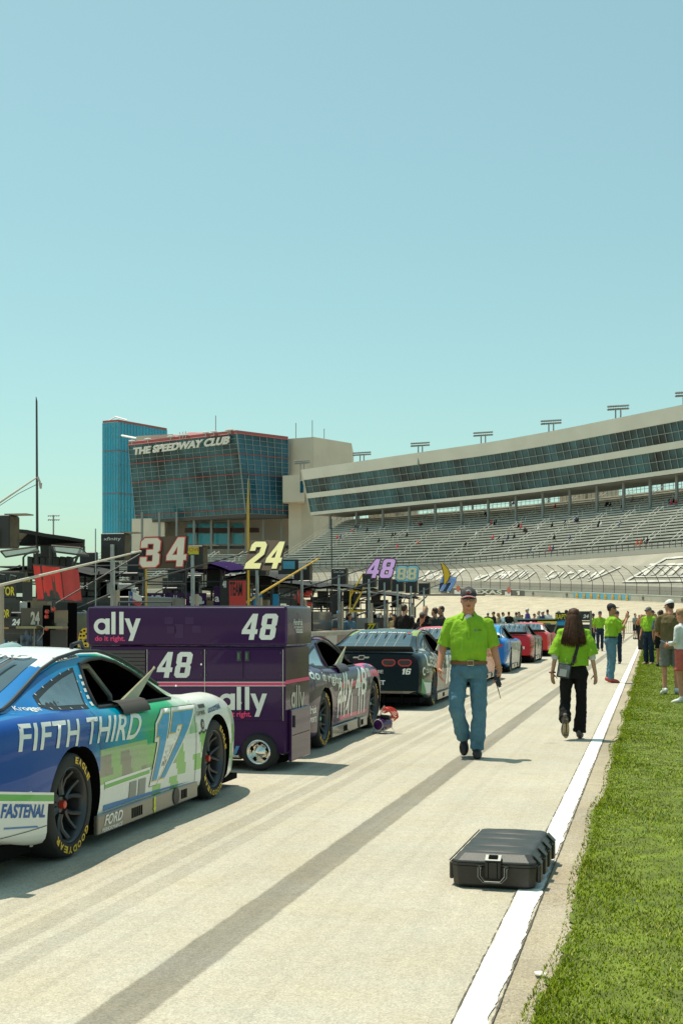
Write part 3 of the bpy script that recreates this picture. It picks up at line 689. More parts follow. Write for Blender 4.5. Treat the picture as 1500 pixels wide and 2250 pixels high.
# glass tower
GT = thing('glass_tower', 'slender teal glass tower standing beside the dark club building', 'building')
TG = mat('teal_glass', (.085, .60, .82), rough=.08, var=.35, vs=.05, spec=.6)
a, c, e = at(226, 930, 433), at(260, 927, 430), at(367, 946, 450); g0 = lambda p: P(p.x, p.y, 0)
for q, n in (([g0(a), g0(c), c, a], 6), ([g0(c), g0(e), e, c], 16)):
    w = curtain('glass_face', q, n, 14, TG, GT, (3, 6, 9, 12), bar=.07)
    w2 = MB()
    for i in range(n * 2): w2.tube([quad_pt(q, (i + .5) / (n * 2), 0) + P(.1, -.2, 0), quad_pt(q, (i + .5) / (n * 2), 1) + P(.1, -.2, 0)], .08, 4)
    w2.build('fin', flat('tower_fin', (.065, .48, .65)), w)
b = MB(); b.slab([a, c, e, e + P(-12, 20, 0), a + P(0, 20, 0)], (0, 0, .8)); b.build('roof', REDL, GT)
b = MB(); p = at(236, 927, 434); b.tube([p, p + P(3, 0, 1.6), p + P(7, 0, .4)], .2, 4); b.tube([at(268, 957, 425), at(283, 960, 422), at(300, 963, 420)], .35, 4); b.build('roof_gantry', WHITE, GT)
# far light pole
fp = thing('light_pole', 'thin far light pole with two rows of lamps beyond the pit box canopy', 'street light', at(118, 1300, 380))
b = MB(); b.tube([(0, 0, -9), (0, 0, 22.3)], .22, 6); b.build('pole', GREYCOL, fp)
b = MB()
for z in (21, 22.2):
    b.tube([(-1.7, 0, z), (1.7, .6, z)], .12, 4)
    for k in range(6): b.ell((-1.6 + k * .64, 0, z - .2), (.26, .26, .2), 6)
b.build('lamps', GREYCOL, fp)
# ============================================================ stock cars (x across, y forward from the rear axle, z up)
WB = 2.79
_st = np.array([  # y, zc, zr(edge), wr, zs, ws, wm, zb
    (-1.10, .915, .905, .78, .88, .865, .90, .27), (-1.04, .955, .945, .79, .91, .895, .935, .25), (-.80, .975, .962, .80, .93, .925, .965, .21),
    (-.58, .985, .972, .79, .94, .945, .985, .16), (-.40, 1.03, 1.00, .745, .94, .95, .99, .13), (-.10, 1.125, 1.08, .675, .935, .945, .99, .11), (.20, 1.222, 1.175, .63, .92, .925, .975, .10), (.50, 1.285, 1.245, .615, .91, .91, .955, .10),
    (.85, 1.318, 1.285, .605, .90, .905, .95, .10), (1.20, 1.315, 1.28, .61, .89, .905, .95, .10), (1.50, 1.265, 1.222, .63, .885, .91, .955, .10),
    (1.80, 1.165, 1.115, .68, .885, .92, .96, .10), (2.10, 1.01, .975, .74, .885, .93, .97, .10), (2.30, .905, .89, .79, .885, .935, .985, .10), (2.60, .885, .885, .80, .89, .94, .995, .10),
    (2.90, .86, .875, .80, .885, .94, .995, .10), (3.20, .82, .83, .79, .835, .92, .98, .10), (3.45, .76, .765, .76, .76, .87, .93, .10), (3.66, .68, .685, .70, .67, .77, .84, .10), (3.76, .60, .60, .60, .58, .64, .70, .11)])
def smooth1(a, k):
    for _ in range(k): a = np.concatenate([a[:1], (a[:-2] + 2 * a[1:-1] + a[2:]) / 4, a[-1:]])
    return a
def car_base(ny=150):
    y = np.linspace(-1.10, 3.76, ny); rows = {n: smooth1(np.interp(y, _st[:, 0], _st[:, i + 1]), 6) for i, n in enumerate(('zc', 'zr', 'wr', 'zs', 'ws', 'wm', 'zb'))}
    rings = []
    for i in range(ny):
        g = {n: rows[n][i] for n in rows}
        zm = .60 if y[i] < 2 else .56
        cab = max(0, min(1, (g['zc'] - g['zs'] - .04) / .12))
        ctrl = [(0, g['zb']), (g['wm'] - .12, g['zb']), (g['wm'] - .035, g['zb'] + .01), (g['wm'] - .012, .3), (g['wm'], zm), (lerp(g['wm'], g['ws'], .35), lerp(zm, g['zs'], .62)), (g['ws'], g['zs'] - .035),
                (g['ws'] - .05, g['zs']), (lerp(g['ws'] - .09, g['wr'], 1 - cab * .98), g['zs'] + .012), (g['wr'], g['zr']), (g['wr'] * .8, lerp(g['zr'], g['zc'], .62)), (g['wr'] * .4, lerp(g['zr'], g['zc'], .93)), (0, g['zc'])]
        seg = [3, 2, 4, 6, 5, 4, 2, 2, 9, 3, 4, 4]; pts = []
        for (p, q), k in zip(zip(ctrl, ctrl[1:]), seg): pts += [(lerp(p[0], q[0], j / k), lerp(p[1], q[1], j / k)) for j in range(k)]
        pts.append(ctrl[-1]); a = np.array(pts)
        s = np.stack([smooth1(a[:, 0], 3), smooth1(a[:, 1], 3)], 1); a[4:-1] = s[4:-1]
        ring = [(p[0], y[i], p[1]) for p in a] + [(-p[0], y[i], p[1]) for p in a[-2:0:-1]]
        rings.append([Vector(p) for p in ring])
    b = MB(); b.loft(rings); body = b.mesh()
    body.materials.append(None)
    bvh = BVHTree.FromPolygons([v.co[:] for v in body.vertices], [p.vertices[:] for p in body.polygons])
    cuts = []
    for yy in (0, WB):
        for sx in (1, -1):
            c = MB(); r = .372 if yy == 0 else .378
            c.tube([(sx * .56, yy, .335), (sx * 1.3, yy, .335)], r, 48); c.bb(min(sx * .56, sx * 1.3), max(sx * .56, sx * 1.3), yy - r * .93, yy + r * .93, -.2, .19); 
            m = MB(); m.tube([(sx * .56, yy, .335), (sx * 1.3, yy, .335)], r, 48); cuts.append(m.mesh())
            if yy == 0: m = MB(); m.tube([(sx * .5605, .12, .335), (sx * 1.305, .12, .335)], .362, 48); cuts.append(m.mesh())
            m = MB(); m.bb(min(sx * .561, sx * 1.31), max(sx * .561, sx * 1.31), yy - r * .955, yy + r * .955 + (.10 if yy == 0 else 0), -.2, .24); cuts.append(m.mesh())
    c = MB(); prof = [(.0, .5), (2.15, .5), (2.02, .9), (1.55, 1.17), (1.2, 1.25), (.85, 1.255), (.5, 1.215), (.05, 1.07), (-.1, .9)]
    c.slab([(-.56, p, q) for p, q in prof], (1.12, 0, 0)); cuts.append(c.mesh())
    c = MB(); c.slab([(.3, p, q) for p, q in DOORWIN], (1.2, 0, 0)); cuts.append(c.mesh())
    for k in cuts: k.materials.append(MATTE)
    me = boolean(body, cuts)
    return me, bvh
DOORWIN = [(.785, 1.20), (.98, 1.228), (1.2, 1.232), (1.42, 1.195), (1.62, 1.125), (1.80, 1.03), (1.95, .935), (2.01, .892), (1.5, .894), (.66, .912), (.715, 1.05)]
QUARTER = [(-.17, .967), (-.095, 1.035), (.16, 1.092), (.41, 1.145), (.665, 1.185), (.60, 1.05), (.52, .912), (.1, .93), (-.08, .943)]
CARME, CARBVH = car_base()
def project(me, axis, off, cell=.03, origin=None):
    """lay a flat mesh (u, v) on the car body, cutting it into a grid first; axis: r right side, t top, b tail, f nose"""
    bm = bmesh.new(); bm.from_mesh(me)
    for k in (0, 1):
        lo = min(v.co[k] for v in bm.verts); hi = max(v.co[k] for v in bm.verts); n = int((hi - lo) / cell)
        for i in range(1, n + 1):
            co = [0, 0, 0]; no = [0, 0, 0]; co[k] = lo + i * cell - cell * .37; no[k] = 1
            bmesh.ops.bisect_plane(bm, geom=list(bm.verts) + list(bm.edges) + list(bm.faces), plane_co=co, plane_no=no)
    for v in bm.verts:
        u, w = v.co.x, v.co.y
        if axis == 'r': o, d, fb = Vector((2, u, w)), Vector((-1, 0, 0)), Vector((.95, u, w))
        elif axis == 't': o, d, fb = Vector((u, w, 3)), Vector((0, 0, -1)), Vector((u, w, 1))
        else: o, d, fb = Vector((u, -3, w)), Vector((0, 1, 0)), Vector((u, -1.1, w))
        h, n, i, dist = CARBVH.ray_cast(o, d)
        p = h if h is not None else fb
        v.co = p - d * (off + v.co.z)
    bmesh.ops.recalc_face_normals(bm, faces=bm.faces)
    want = {'r': Vector((1, 0, 0)), 't': Vector((0, 0, 1)), 'b': Vector((0, -1, 0))}[axis]
    if sum((f.normal.dot(want) * f.calc_area() for f in bm.faces)) < 0: bmesh.ops.reverse_faces(bm, faces=bm.faces)
    bm.to_mesh(me); bm.free(); return me
def decal_poly(name, parent, polys, m, axis='r', off=.002, cell=.035):
    if not isinstance(polys[0][0], (tuple, list)): polys = [polys]
    if 1 < len(polys) <= 12 and name != 'name_lettering':
        for p in polys: o = decal_poly(name, parent, [p], m, axis, off, cell)
        return o
    b = MB()
    for p in polys: b.add([(u, v, 0) for u, v in p], [tuple(range(len(p)))])
    o = link(name, project(b.mesh(), axis, off, cell), parent, m)
    o.data.polygons.foreach_set('use_smooth', [True] * len(o.data.polygons)); return o
def decal_text(name, parent, txt, q, m, axis='r', off=.0025, cell=.035, **k):
    uv, fs = text_uv(txt, **k); q = [Vector((*p, 0)) for p in q]; b = MB()
    b.add([quad_pt(q, u, v) + P(0, 0, dz) for u, v, dz in uv], fs); o = link(name, project(b.mesh(), axis, off, cell), parent, m)
    o.data.polygons.foreach_set('use_smooth', [True] * len(o.data.polygons)); return o
def rect(x0, x1, y0, y1): return [(x0, y0), (x1, y0), (x1, y1), (x0, y1)]
def oval(cx, cy, rx, ry, n=20): return [(cx + rx * math.cos(2 * math.pi * k / n), cy + ry * math.sin(2 * math.pi * k / n)) for k in range(n)]
def inset(poly, d):
    c = Vector((sum(p[0] for p in poly) / len(poly), sum(p[1] for p in poly) / len(poly)))
    n = len(poly); out = []
    for i in range(n):
        p0, p1, p2 = Vector(poly[i - 1]), Vector(poly[i]), Vector(poly[(i + 1) % n])
        e1, e2 = (p1 - p0).normalized(), (p2 - p1).normalized(); n1, n2 = Vector((-e1.y, e1.x)), Vector((-e2.y, e2.x))
        if n1.dot(c - p1) < 0: n1 = -n1
        if n2.dot(c - p1) < 0: n2 = -n2
        b = (n1 + n2); b = b.normalized() / max(.5, b.normalized().dot(n1)); out.append(tuple(p1 + b * d))
    return out
# ---- wheel
TYREM = mat('race_tyre', (.020, .019, .017), rough=.75, var=.35, vs=10, bump=.1); RIMM = mat('dark_rim', (.075, .075, .078), rough=.35, metal=.6); TYEL = flat('tyre_yellow', (.72, .43, .02))
def wheel_parts():
    b = MB(); b.lathe([(.235, -.19), (.30, -.19), (.328, -.17), (.336, -.10), (.337, .08), (.328, .145), (.315, .158), (.29, .166), (.25, .165), (.24, .15), (.236, .10), (.235, -.1)], 48)
    ty = b.mesh(True, angle=50)
    b = MB(); b.lathe([(.225, -.15), (.244, -.15), (.244, .156), (.236, .16), (.226, .15), (.215, .10), (.215, -.14)], 48)
    b.lathe([(0, -.02), (.09, -.02), (.09, .05), (.05, .088), (0, .088)], 20)
    for k in range(6):
        a0 = k * math.pi / 3 + .2
        for s_ in (-1, 1):
            pts = []
            for t in (0, .3, .65, 1):
                a = a0 + s_ * (.05 + .215 * t ** 1.2); r = lerp(.06, .222, t); pts.append((.085 - .02 * math.sin(math.pi * t * .6) + .058 * t ** 2, r * math.cos(a), r * math.sin(a)))
            b.tube(pts, [.021, .017, .0145, .016], 6)
    b.cur = 0; rm = b.mesh(True, angle=40)
    b = MB(); b.lathe([(0, -.06), (.19, -.06), (.19, -.03), (0, -.03)], 32); dk = b.mesh(True, angle=40)
    b = MB(); b.lathe([(0, .08), (.028, .08), (.026, .118), (.018, .122), (0, .122)], 12); nut = b.mesh()
    bl = MB(); q0 = []
    for word, mid, span in (('GOODYEAR', -1.75, 1.9), ('EAGLE', .75, .95)):
        for i, ch in enumerate(word):
            uv, fs = text_uv(ch, offset=.04); t = (i + .5) / len(word) - .5; a = mid - t * span; w = span / len(word) * .8
            vs = []
            for u, v, _ in uv:
                aa = a - (u - .5) * w; r = .2625 + .043 * v
                vs.append((.1685, r * math.sin(math.pi / 2 - aa + math.pi / 2 - math.pi / 2) if 0 else r * math.cos(aa), r * math.sin(aa)))
            bl.add(vs, fs)
    let = bl.mesh()
    return ty, rm, dk, nut, let
TY, RM, DK, NUT, LET = wheel_parts()
TY.materials.append(TYREM); RM.materials.append(RIMM); DK.materials.append(mat('brake_disc', (.10, .095, .09), rough=.5, metal=.5)); LET.materials.append(TYEL)
NUTS = {c: mat('hub_nut_' + c, v, rough=.3) for c, v in dict(red=(.6, .06, .03), green=(.2, .45, .3), silver=(.6, .6, .6)).items()}
def wheel(car, x, y, nut, rot):
    side = 1 if x > 0 else -1
    w = link('wheel', TY, car); w.location = (x, y, .337); w.rotation_euler = (rot, 0, 0 if side > 0 else math.pi)
    link('rim', RM, w); link('brake_disc', DK, w); link('tyre_lettering', LET, w)
    n = link('hub_nut', NUT if NUT.users == 0 else NUT.copy(), w); n.data.materials.clear(); n.data.materials.append(NUTS[nut])
# ---- body materials
LIV = mat('livery_gloss', rough=.28, coat=.36, var=.03, vs=2, attr='livery', spec=.12)
GLS = mat('car_glass', (.03, .055, .065), rough=.06, coat=.6, var=.3, vs=3, spec=.7)
QGL = mat('quarter_window_film', (.075, .125, .15), rough=.12, coat=.8, var=.5, vs=6, spec=.6)
TRIM = mat('window_trim', (.012, .012, .012), rough=.5)
CARS = []
def car(name, label, X, Y, livery, nut='red', deck=None, spoiler=BLACK, glass=GLS, dark_under=True, net=True, yaw=0):
    t = thing(name, label, 'race car', (X, Y, 0), yaw, 'race cars lined up on pit road')
    me = CARME.copy(); me.materials[0] = LIV
    ca = me.color_attributes.new('livery', 'FLOAT_COLOR', 'CORNER')
    col = np.zeros((len(me.loops), 4), 'f'); col[:, 3] = 1
    for p in me.polygons:
        c = livery(p.center, p.normal)
        if callable(c):
            for li in p.loop_indices: col[li, :3] = c(me.vertices[me.loops[li].vertex_index].co)
        else: col[list(p.loop_indices), :3] = c
    ca.data.foreach_set('color', col.ravel())
    me.polygons.foreach_set('use_smooth', [True] * len(me.polygons)); me.set_sharp_from_angle(angle=R(38))
    body = link('body', me, t)
    # windows
    w = decal_poly('rear_window', t, [(-.56, -.50), (.56, -.50), (.62, -.50), (.52, .42), (-.52, .42), (-.62, -.50)], glass, 't', .004, .08)
    decal_poly('window_braces', w, [rect(x - .006, x + .006, -.47, .40) for x in (-.34, -.17, 0, .17, .34)] + [rect(-.54, .54, -.22, -.212)], flat('brace_grey', (.2, .22, .23)), 't', .007, .1)
    decal_poly('roof_strakes', w, [rect(x - .012, x + .012, .05, .30) for x in (-.42, -.27, -.09, .09, .27, .42)], TRIM, 't', .03, .1)
    decal_poly('windscreen', t, [(-.62, 2.18), (.62, 2.18), (.55, 1.32), (-.55, 1.32)], glass, 't', .004, .08)
    qf = decal_poly('quarter_window', t, QUARTER, TRIM, 'r', .004, .06)
    decal_poly('pane', qf, inset(QUARTER, .028), QGL, 'r', .007, .06)
    # open window edge, roll bars, seat
    f = MB(); ring = []
    for y, z in DOORWIN + DOORWIN[:1]:
        h = CARBVH.ray_cast(Vector((2, y, z)), Vector((-1, 0, 0)))[0]; ring.append(h + Vector((.004, 0, 0)))
    f.tube(ring, .014, 6); f.build('window_frame', TRIM, t, True)
    cg = MB(); bar = .022
    cg.tube([(.50, 1.75, .55), (.52, 1.62, .93), (.50, 1.25, 1.17), (.48, .6, 1.18)], bar, 8); cg.tube([(-.5, .5, .55), (-.48, .55, 1.17), (.48, .55, 1.17), (.5, .5, .55)], bar, 8)
    cg.tube([(-.5, 1.75, .55), (-.5, 1.3, 1.15), (-.48, .6, 1.18)], bar, 8); cg.tube([(.5, .5, .7), (.52, 1.75, .7)], bar, 8); cg.tube([(.0, 1.3, 1.17), (.3, 1.8, .75)], bar, 8)
    cg.build('roll_cage', mat('cage_grey', (.36, .35, .31), rough=.5), t, True)
    b = MB(); b.slab([(-.5, .62, .5), (-.1, .62, .5), (-.1, .55, 1.08), (-.5, .55, 1.08)], (0, .09, 0)); b.bb(-.5, -.1, .7, 1.1, .5, .6); b.build('seat', BLACK, t, bevel=.03)
    # spoiler on struts, skirts, splitter, diffuser
    b = MB(); b.slab([(-.80, -1.02, .95), (.80, -1.02, .95), (.78, -1.10, 1.045), (-.78, -1.10, 1.045)], (0, .012, .005)); b.build('spoiler', spoiler, t, bevel=.003)
    b = MB(); b.slab([(.93, .40, .075), (.93, .40, .205), (.93, 2.36, .205), (.93, 2.36, .075)], (.035, 0, 0))
    b2 = MB(); b2.bb(-.965, -.93, .40, 2.36, .075, .205); b2.build('side_skirt', mat('skirt_taupe', (.16, .135, .10), rough=.35, coat=.5), t, bevel=.008)
    sk = b.build('side_skirt', mat('skirt_taupe', (.16, .135, .10), rough=.35, coat=.5), t, bevel=.008)
    b = MB()
    for y0, n in ((.98, 6), (1.98, 4)):
        for k in range(n): b.bb(.955, .9672, y0 + k * .035, y0 + k * .035 + .022, .105, .175)
    b.build('skirt_vents', MATTE, sk)
    b = MB(); b.lathe([(.05, 0), (.066, 0), (.066, .016), (.05, .016)], 20); b.lathe([(0, .001), (.05, .001), (.05, .004), (0, .004)], 20)
    ex = b.build('exhaust', BLACK, t, True); ex.location = (.957, 1.86, .145)
    b = MB(); b.bb(-.9, .9, -1.02, -.45, .115, .20); b.bb(-.86, .86, .3, 2.5, .06, .115); b.bb(-.86, .86, 3.2, 3.72, .06, .11)
    for x in (-.6, -.3, 0, .3, .6): b.bb(x - .01, x + .01, -1.06, -.5, .09, .26)
    b.build('underbody', MATTE, t)
    for y in (0, WB):
        for s_ in (1, -1): wheel(t, s_ * .80, y, nut, rng.uniform(0, 6) if not (Y < 16 and s_ > 0) else (0.2 if y == 0 else -.1))
    # mirror pod and roof fin
    b = MB(); b.tube([(.50, 1.30, 1.235), (.52, 1.36, 1.26), (.53, 1.44, 1.245)], [.012, .022, .016], 8); b.build('roof_camera', BLACK, t, True)
    b = MB(); ys = [-.75 + .06 * k for k in range(50)]
    for s_ in (1, -1): b.tube([(s_ * (float(np.interp(y, _st[:, 0], smooth1(_st[:, 3], 1))) + .004), y, float(np.interp(y, _st[:, 0], _st[:, 2])) + .004) for y in ys if y < 2.1], .013, 6)
    b.build('roof_rail', TRIM, t, True)
    CARS.append(t); return t, body
def window_prop(t, cover, netcol):
    """the removed window sheet standing in the opening, and the padded cover laid over the sill"""
    b = MB(); b.slab([(.82, 1.08, .90), (.83, 1.38, .90), (.78, 1.90, 1.14), (.775, 1.92, 1.13)], (-.012, 0, .01)); b.build('window_sheet', netcol, t)
    b = MB(); rows = []
    for k in range(8):
        y = .92 + k * .072; rows.append([(.78, y, .925), (.84, y + .004 * (k % 2), .937), (.885, y, .925), (.915, y, .885), (.922, y, .855)])
    b.grid(rows); b.grid([[(x + .012, y, z - .012) for x, y, z in r] for r in rows]); b.build('sill_cover', cover, t, True)
def step(e0, e1, x): t = max(0, min(1, (x - e0) / (e1 - e0))); return t * t * (3 - 2 * t)
def mix3(a, b, t): return tuple(x + (y - x) * t for x, y in zip(a, b))
def hsh(*a): return random.Random(hash(a)).random()
LWH = flat('car_white', (.78, .77, .72), rough=.35, coat=.6)
# -------------------------------------------------- the blue, green and white car
BLUE, TEALC, GRN, WHT, LGR = (.005, .065, .31), (.0, .26, .40), (.012, .36, .13), (.74, .74, .69), (.27, .52, .15)
def liv17(c, n):
    x, y, z = c
    if abs(x) < .60 and z > 1.2 and n.z > .8:                     # roof
        return (.66, .70, .70) if y > .25 else (.10, .33, .42)
    if n.z > .7 and y > 2.05 and z > .6: return WHT if y > 2.2 else mix3(GRN, WHT, .7)
    cell = .17; qy, qz = math.floor((y + .35 * z) / cell), math.floor(z / .15); r = hsh(qy, qz, 3)
    yy = y - .12 + (r - .5) * .34 + (z - .8) * .15
    top = BLUE if yy < .12 else (mix3(BLUE, TEALC, step(.12, .62, yy)) if yy < .75 else (mix3(TEALC, GRN, step(.75, 1.15, yy)) if yy < 1.6 else mix3(GRN, mix3(WHT, LGR, .45 * (hsh(qy, qz, 9) < .4)), step(1.6, 2.15, yy))))
    if z > .93 and y < .9: top = mix3(top, (.01, .22, .52), .55)
    if x < -.2: return top
    if y > .45:
        r2 = hsh(qy, qz, 5); low = mix3((.36, .40, .27), LGR, .8 * r2) if r2 > .35 else (.27, .26, .20)
        if y > 1.3: low = mix3(low, LGR, .5)
        if y > 1.95 or z < .42: low = WHT if r2 < .62 or z < .42 and y < 1.25 else LGR
        if z < .64 - .02 * y: return low
    if y < -.25 and z < .515 - (y + .87) * .14: return WHT
    return top
c17, _ = car('race_car', 'blue, green and white stock car 17 with an open side window', -4.545, 7.68, liv17, 'red')
BK = [(-.72, .745), (1.13, .655), (1.30, .83), (-.66, .902)]
decal_text('lettering', c17, 'FIFTH THIRD', BK, LWH, offset=.015, spacing=1.05)
N17 = [(1.37, .315), (1.77, .315), (2.26, .79), (1.55, .80)]
for nm, o, m, of in (('number_outline', .083, flat('outline_black', (.03, .03, .03)), .004), ('number_border', .074, LWH, .0055), ('number_keyline', .018, flat('car_yellow', (.72, .5, .05), coat=.6), .007), ('number', 0, flat('car_sky_blue', (.03, .30, .56), coat=.25), .0085)):
    decal_text(nm, c17, '#17', N17, m, off=of, offset=0, outline=o)
GREENS = flat('car_green', (.08, .40, .05), coat=.6)
decal_poly('stripe_border', c17, [[(.55, .358), (1.36, .37), (1.38, .425), (.55, .412)], [(-1.05, .49), (-.30, .387), (-.30, .455), (-1.05, .558)]], LWH, off=.003)
decal_poly('stripe', c17, [[(.55, .366), (1.36, .378), (1.37, .406), (.55, .394)], [(-1.05, .505), (-.30, .402), (-.30, .44), (-1.05, .543)]], GREENS, off=.0035)
decal_text('lettering', c17, 'FASTENAL', [(-.90, .385), (-.41, .318), (-.41, .398), (-.90, .468)], flat('car_blue_text', (.01, .10, .34)), offset=.03, shear=.25)
decal_poly('blue_swoosh', c17, [[(-.86, .315), (-.48, .27), (-.5, .282), (-.86, .325)], [(.55, .215), (2.2, .218), (1.6, .232), (.55, .255)]], flat('car_mid_blue', (.05, .2, .45)), off=.004)  # thin mid blue livery strokes along the lower flank
decal_poly('block_shape', c17, [rect(1.0, 1.13, .235, .355), rect(1.17, 1.30, .235, .355)], flat('car_grey_check', (.28, .28, .25)), off=.004)
for tx, q in (('GOODYEAR', [(2.58, .735), (2.92, .752), (2.90, .80), (2.60, .772)]),): decal_text('lettering', c17, tx, q, flat('car_navy', (.01, .06, .2)), offset=.03, shear=.2)
decal_poly('series_badge', c17, [rect(2.33, 2.54, .782, .822), rect(2.31, 2.52, .725, .776)], flat('badge_cream', (.55, .53, .46)), off=.004)
decal_poly('badge_bar', c17, [rect(2.39, 2.53, .788, .817)], flat('badge_dark', (.05, .045, .04)), off=.006); decal_text('lettering', c17, 'CUP SERIES', [(2.33, .735), (2.50, .735), (2.50, .766), (2.33, .766)], flat('badge_dark'), off=.006)
decal_poly('round_badge', c17, oval(2.43, .655, .038, .045), flat('badge_dark'), off=.004); decal_text('lettering', c17, '8', [(2.41, .635), (2.45, .635), (2.45, .675), (2.41, .675)], flat('badge_cream'), off=.006)
decal_poly('name_plate', c17, [[(.50, 1.222), (.86, 1.248), (.86, 1.282), (.50, 1.256)]], LWH, off=.004, cell=.03); 
decal_poly('name_lettering', c17, [rect(.53 + k * .04, .555 + k * .04, 1.233 + k * .003, 1.254 + k * .003) for k in range(8) if k != 3], flat('badge_dark'), off=.007, cell=.03)
decal_poly('round_badge', c17, oval(-.95, .955, .06, .035), flat('badge_green', (.03, .16, .07)), off=.005)
decal_text('lettering', c17, 'Kroger', [(-.42, .955), (-.18, .94), (-.18, .975), (-.42, .99)], LWH, off=.006)
decal_poly('sponsor_strip', c17, [[(.685 - k * .018, 1.13 - k * .045), (.725 - k * .018, 1.13 - k * .045), (.716 - k * .018, 1.105 - k * .045), (.675 - k * .018, 1.105 - k * .045)] for k in range(5)], LWH, off=.006, cell=.04)
for tx, q, m in (('FORD', [(.50, .125), (.80, .125), (.82, .195), (.52, .195)], LWH), ('PERFORMANCE', [(.46, .085), (.80, .085), (.81, .112), (.47, .112)], LWH)):
    text_on('lettering', c17, tx, [P(.968, *p) for p in q], m, offset=.02, shear=.15)
b = MB(); b.slab([P(.968, 1.395, .20), P(.968, 1.425, .20), P(.968, 1.42, .12), P(.968, 1.435, .12), P(.968, 1.41, .08), P(.968, 1.38, .12), P(.968, 1.395, .12)], (.003, 0, 0)); b.build('arrow_mark', flat('arrow_yellow', (.75, .75, .05)), c17)
decal_text('lettering', c17, 'FIFTH THIRD', [(-.5, .36), (.48, .36), (.46, .49), (-.47, .49)], LWH, 't', .012)
SEAM = flat('panel_gap', (.012, .012, .012))
decal_poly('panel_gap', c17, [[(2.285, .20), (2.291, .20), (2.275, .86), (2.269, .86)], [(.46, .60), (.466, .60), (.475, .90), (.469, .90)], rect(-1.0, -.36, .262, .266)], SEAM, off=.0045)
decal_poly('rivets', c17, [oval(u, v, .007, .007, 8) for u, v in ((-.14, .985), (-.06, 1.04), (.1, 1.078), (.27, 1.115), (.43, 1.15), (.58, 1.172), (.61, 1.09), (.575, 1.02), (.535, .94), (.42, .926), (.24, .934), (.06, .944), (-.06, .953))], flat('rivet_pale', (.5, .5, .5)), off=.009)
decal_poly('small_decals', c17, [rect(2.34 + .045 * k, 2.375 + .045 * k, .58 + .01 * (k % 2), .60 + .01 * (k % 2)) for k in range(4)] + [rect(-.98 + .06 * k, -.94 + .06 * k, .60, .625) for k in range(13)][:0], flat('badge_dark'), off=.004)
window_prop(c17, mat('sill_cover_grey', (.05, .045, .04), rough=.8), mat('window_sheet_tan', (.40, .36, .22), rough=.4))
b = MB(); b.tube([(-.05, .62, 1.27), (.05, .95, 1.32), (.1, 1.1, 1.275)], [.01, .03, .01], 8, 3); b.build('roof_hatch', flat('hatch_teal', (.2, .32, .33)), c17, True)
b = MB(); b.tube([(.48, 1.02, 1.25), (.48, 1.04, 1.33), (.49, 1.16, 1.35), (.5, 1.24, 1.24)], .016, 8); b.build('roof_loop', BLACK, c17, True)
b = MB(); b.tube([(.0, .35, 1.24), (.0, .34, 1.52)], .004, 5); b.build('aerial', STEEL, c17)
# -------------------------------------------------- purple car behind the cart
PUR = (.032, .007, .055); PINK = (.66, .02, .14)
def liv48(c, n):
    x, y, z = c
    if z > 1.17: return PUR if y < .9 else (.16, .05, .14)
    if x > .4 and y > .95 and abs(z - (.66 + .10 * step(1.6, 2.4, y))) < .045: return PINK
    if x > .4 and z < .30 and .9 < y < 2.3: return PINK if z > .24 else (.06, .04, .05)
    if n.z > .7 and y > 2.2 and abs(x) > .55: return PINK if hsh(int(y * 8), int(x * 8)) < .3 else PUR
    return PUR
c48, _ = car('race_car', 'dark purple stock car 48 with pink stripe and white dripping lettering', -4.70, 14.88, liv48, 'green')
decal_text('lettering', c48, 'do it right', [(-.65, .80), (.95, .66), (.98, .80), (-.62, .95)], LWH, offset=.02)
decal_text('lettering', c48, 'ally 48', [(.62, .33), (2.20, .40), (2.34, .86), (.86, .86)], LWH, offset=.02)
decal_poly('paint_drip', c48, [rect(x, x + .05, .26 + .05 * hsh(i, 2), .55) for i, x in enumerate((.72, .9, 1.06, 1.28, 1.45, 1.86, 1.98, 2.12))], LWH, off=.0045)
decal_text('lettering', c48, 'Hendrick', [(-.98, .44), (-.45, .44), (-.45, .53), (-.98, .53)], LWH); decal_text('lettering', c48, 'MOTORSPORTS', [(-.98, .34), (-.45, .34), (-.45, .40), (-.98, .40)], LWH)
decal_poly('series_badge', c48, [rect(2.33, 2.50, .79, .84), rect(2.33, 2.50, .725, .785)], flat('badge_cream'), off=.004); decal_poly('round_badge', c48, oval(2.43, .655, .038, .045), flat('badge_dark'), off=.004)
window_prop(c48, mat('sill_cover_purple', (.05, .05, .07), rough=.8), mat('window_sheet_tan'))
# -------------------------------------------------- black car
def liv16(c, n):
    x, y, z = c
    if n.z > .7 and z > 1.2: return (.02, .05, .05) if abs(x) < .5 else (.3, .36, .06)
    return (.008, .017, .021)
c16, _ = car('race_car', 'black stock car 16 seen from behind, red ringed tail lamps and leaf lettering', -4.62, 22.3, liv16, 'silver')
def tail_text(t, txt, q, m=LWH, **k): return decal_text('lettering', t, txt, q, m, 'b', .006, .1, **k)
def tail(t, lamp, x0=.27, x1=.81, z0=.715, z1=.835, rings=2):
    out = []
    for s_ in (1, -1):
        for k in range(rings):
            a, e = lerp(x0, x1, k / rings), lerp(x0, x1, (k + 1) / rings) - .03
            w = (e - a); hx = [(a + .06, z0), (e - .06, z0), (e - .018, lerp(z0, z1, .22)), (e, lerp(z0, z1, .55)), (e - .012, lerp(z0, z1, .85)), (e - .045, z1), (a + .045, z1), (a + .012, lerp(z0, z1, .85)), (a, lerp(z0, z1, .55)), (a + .018, lerp(z0, z1, .22))]
            hx = [(s_ * u, v) for u, v in hx]; o = decal_poly('tail_lamp', t, hx, lamp, 'b', .006, .1)
            decal_poly('lens', o, inset(hx, .022), flat('lens_dark', (.05, .045, .035), rough=.2, coat=1), 'b', .009, .1)
    return out
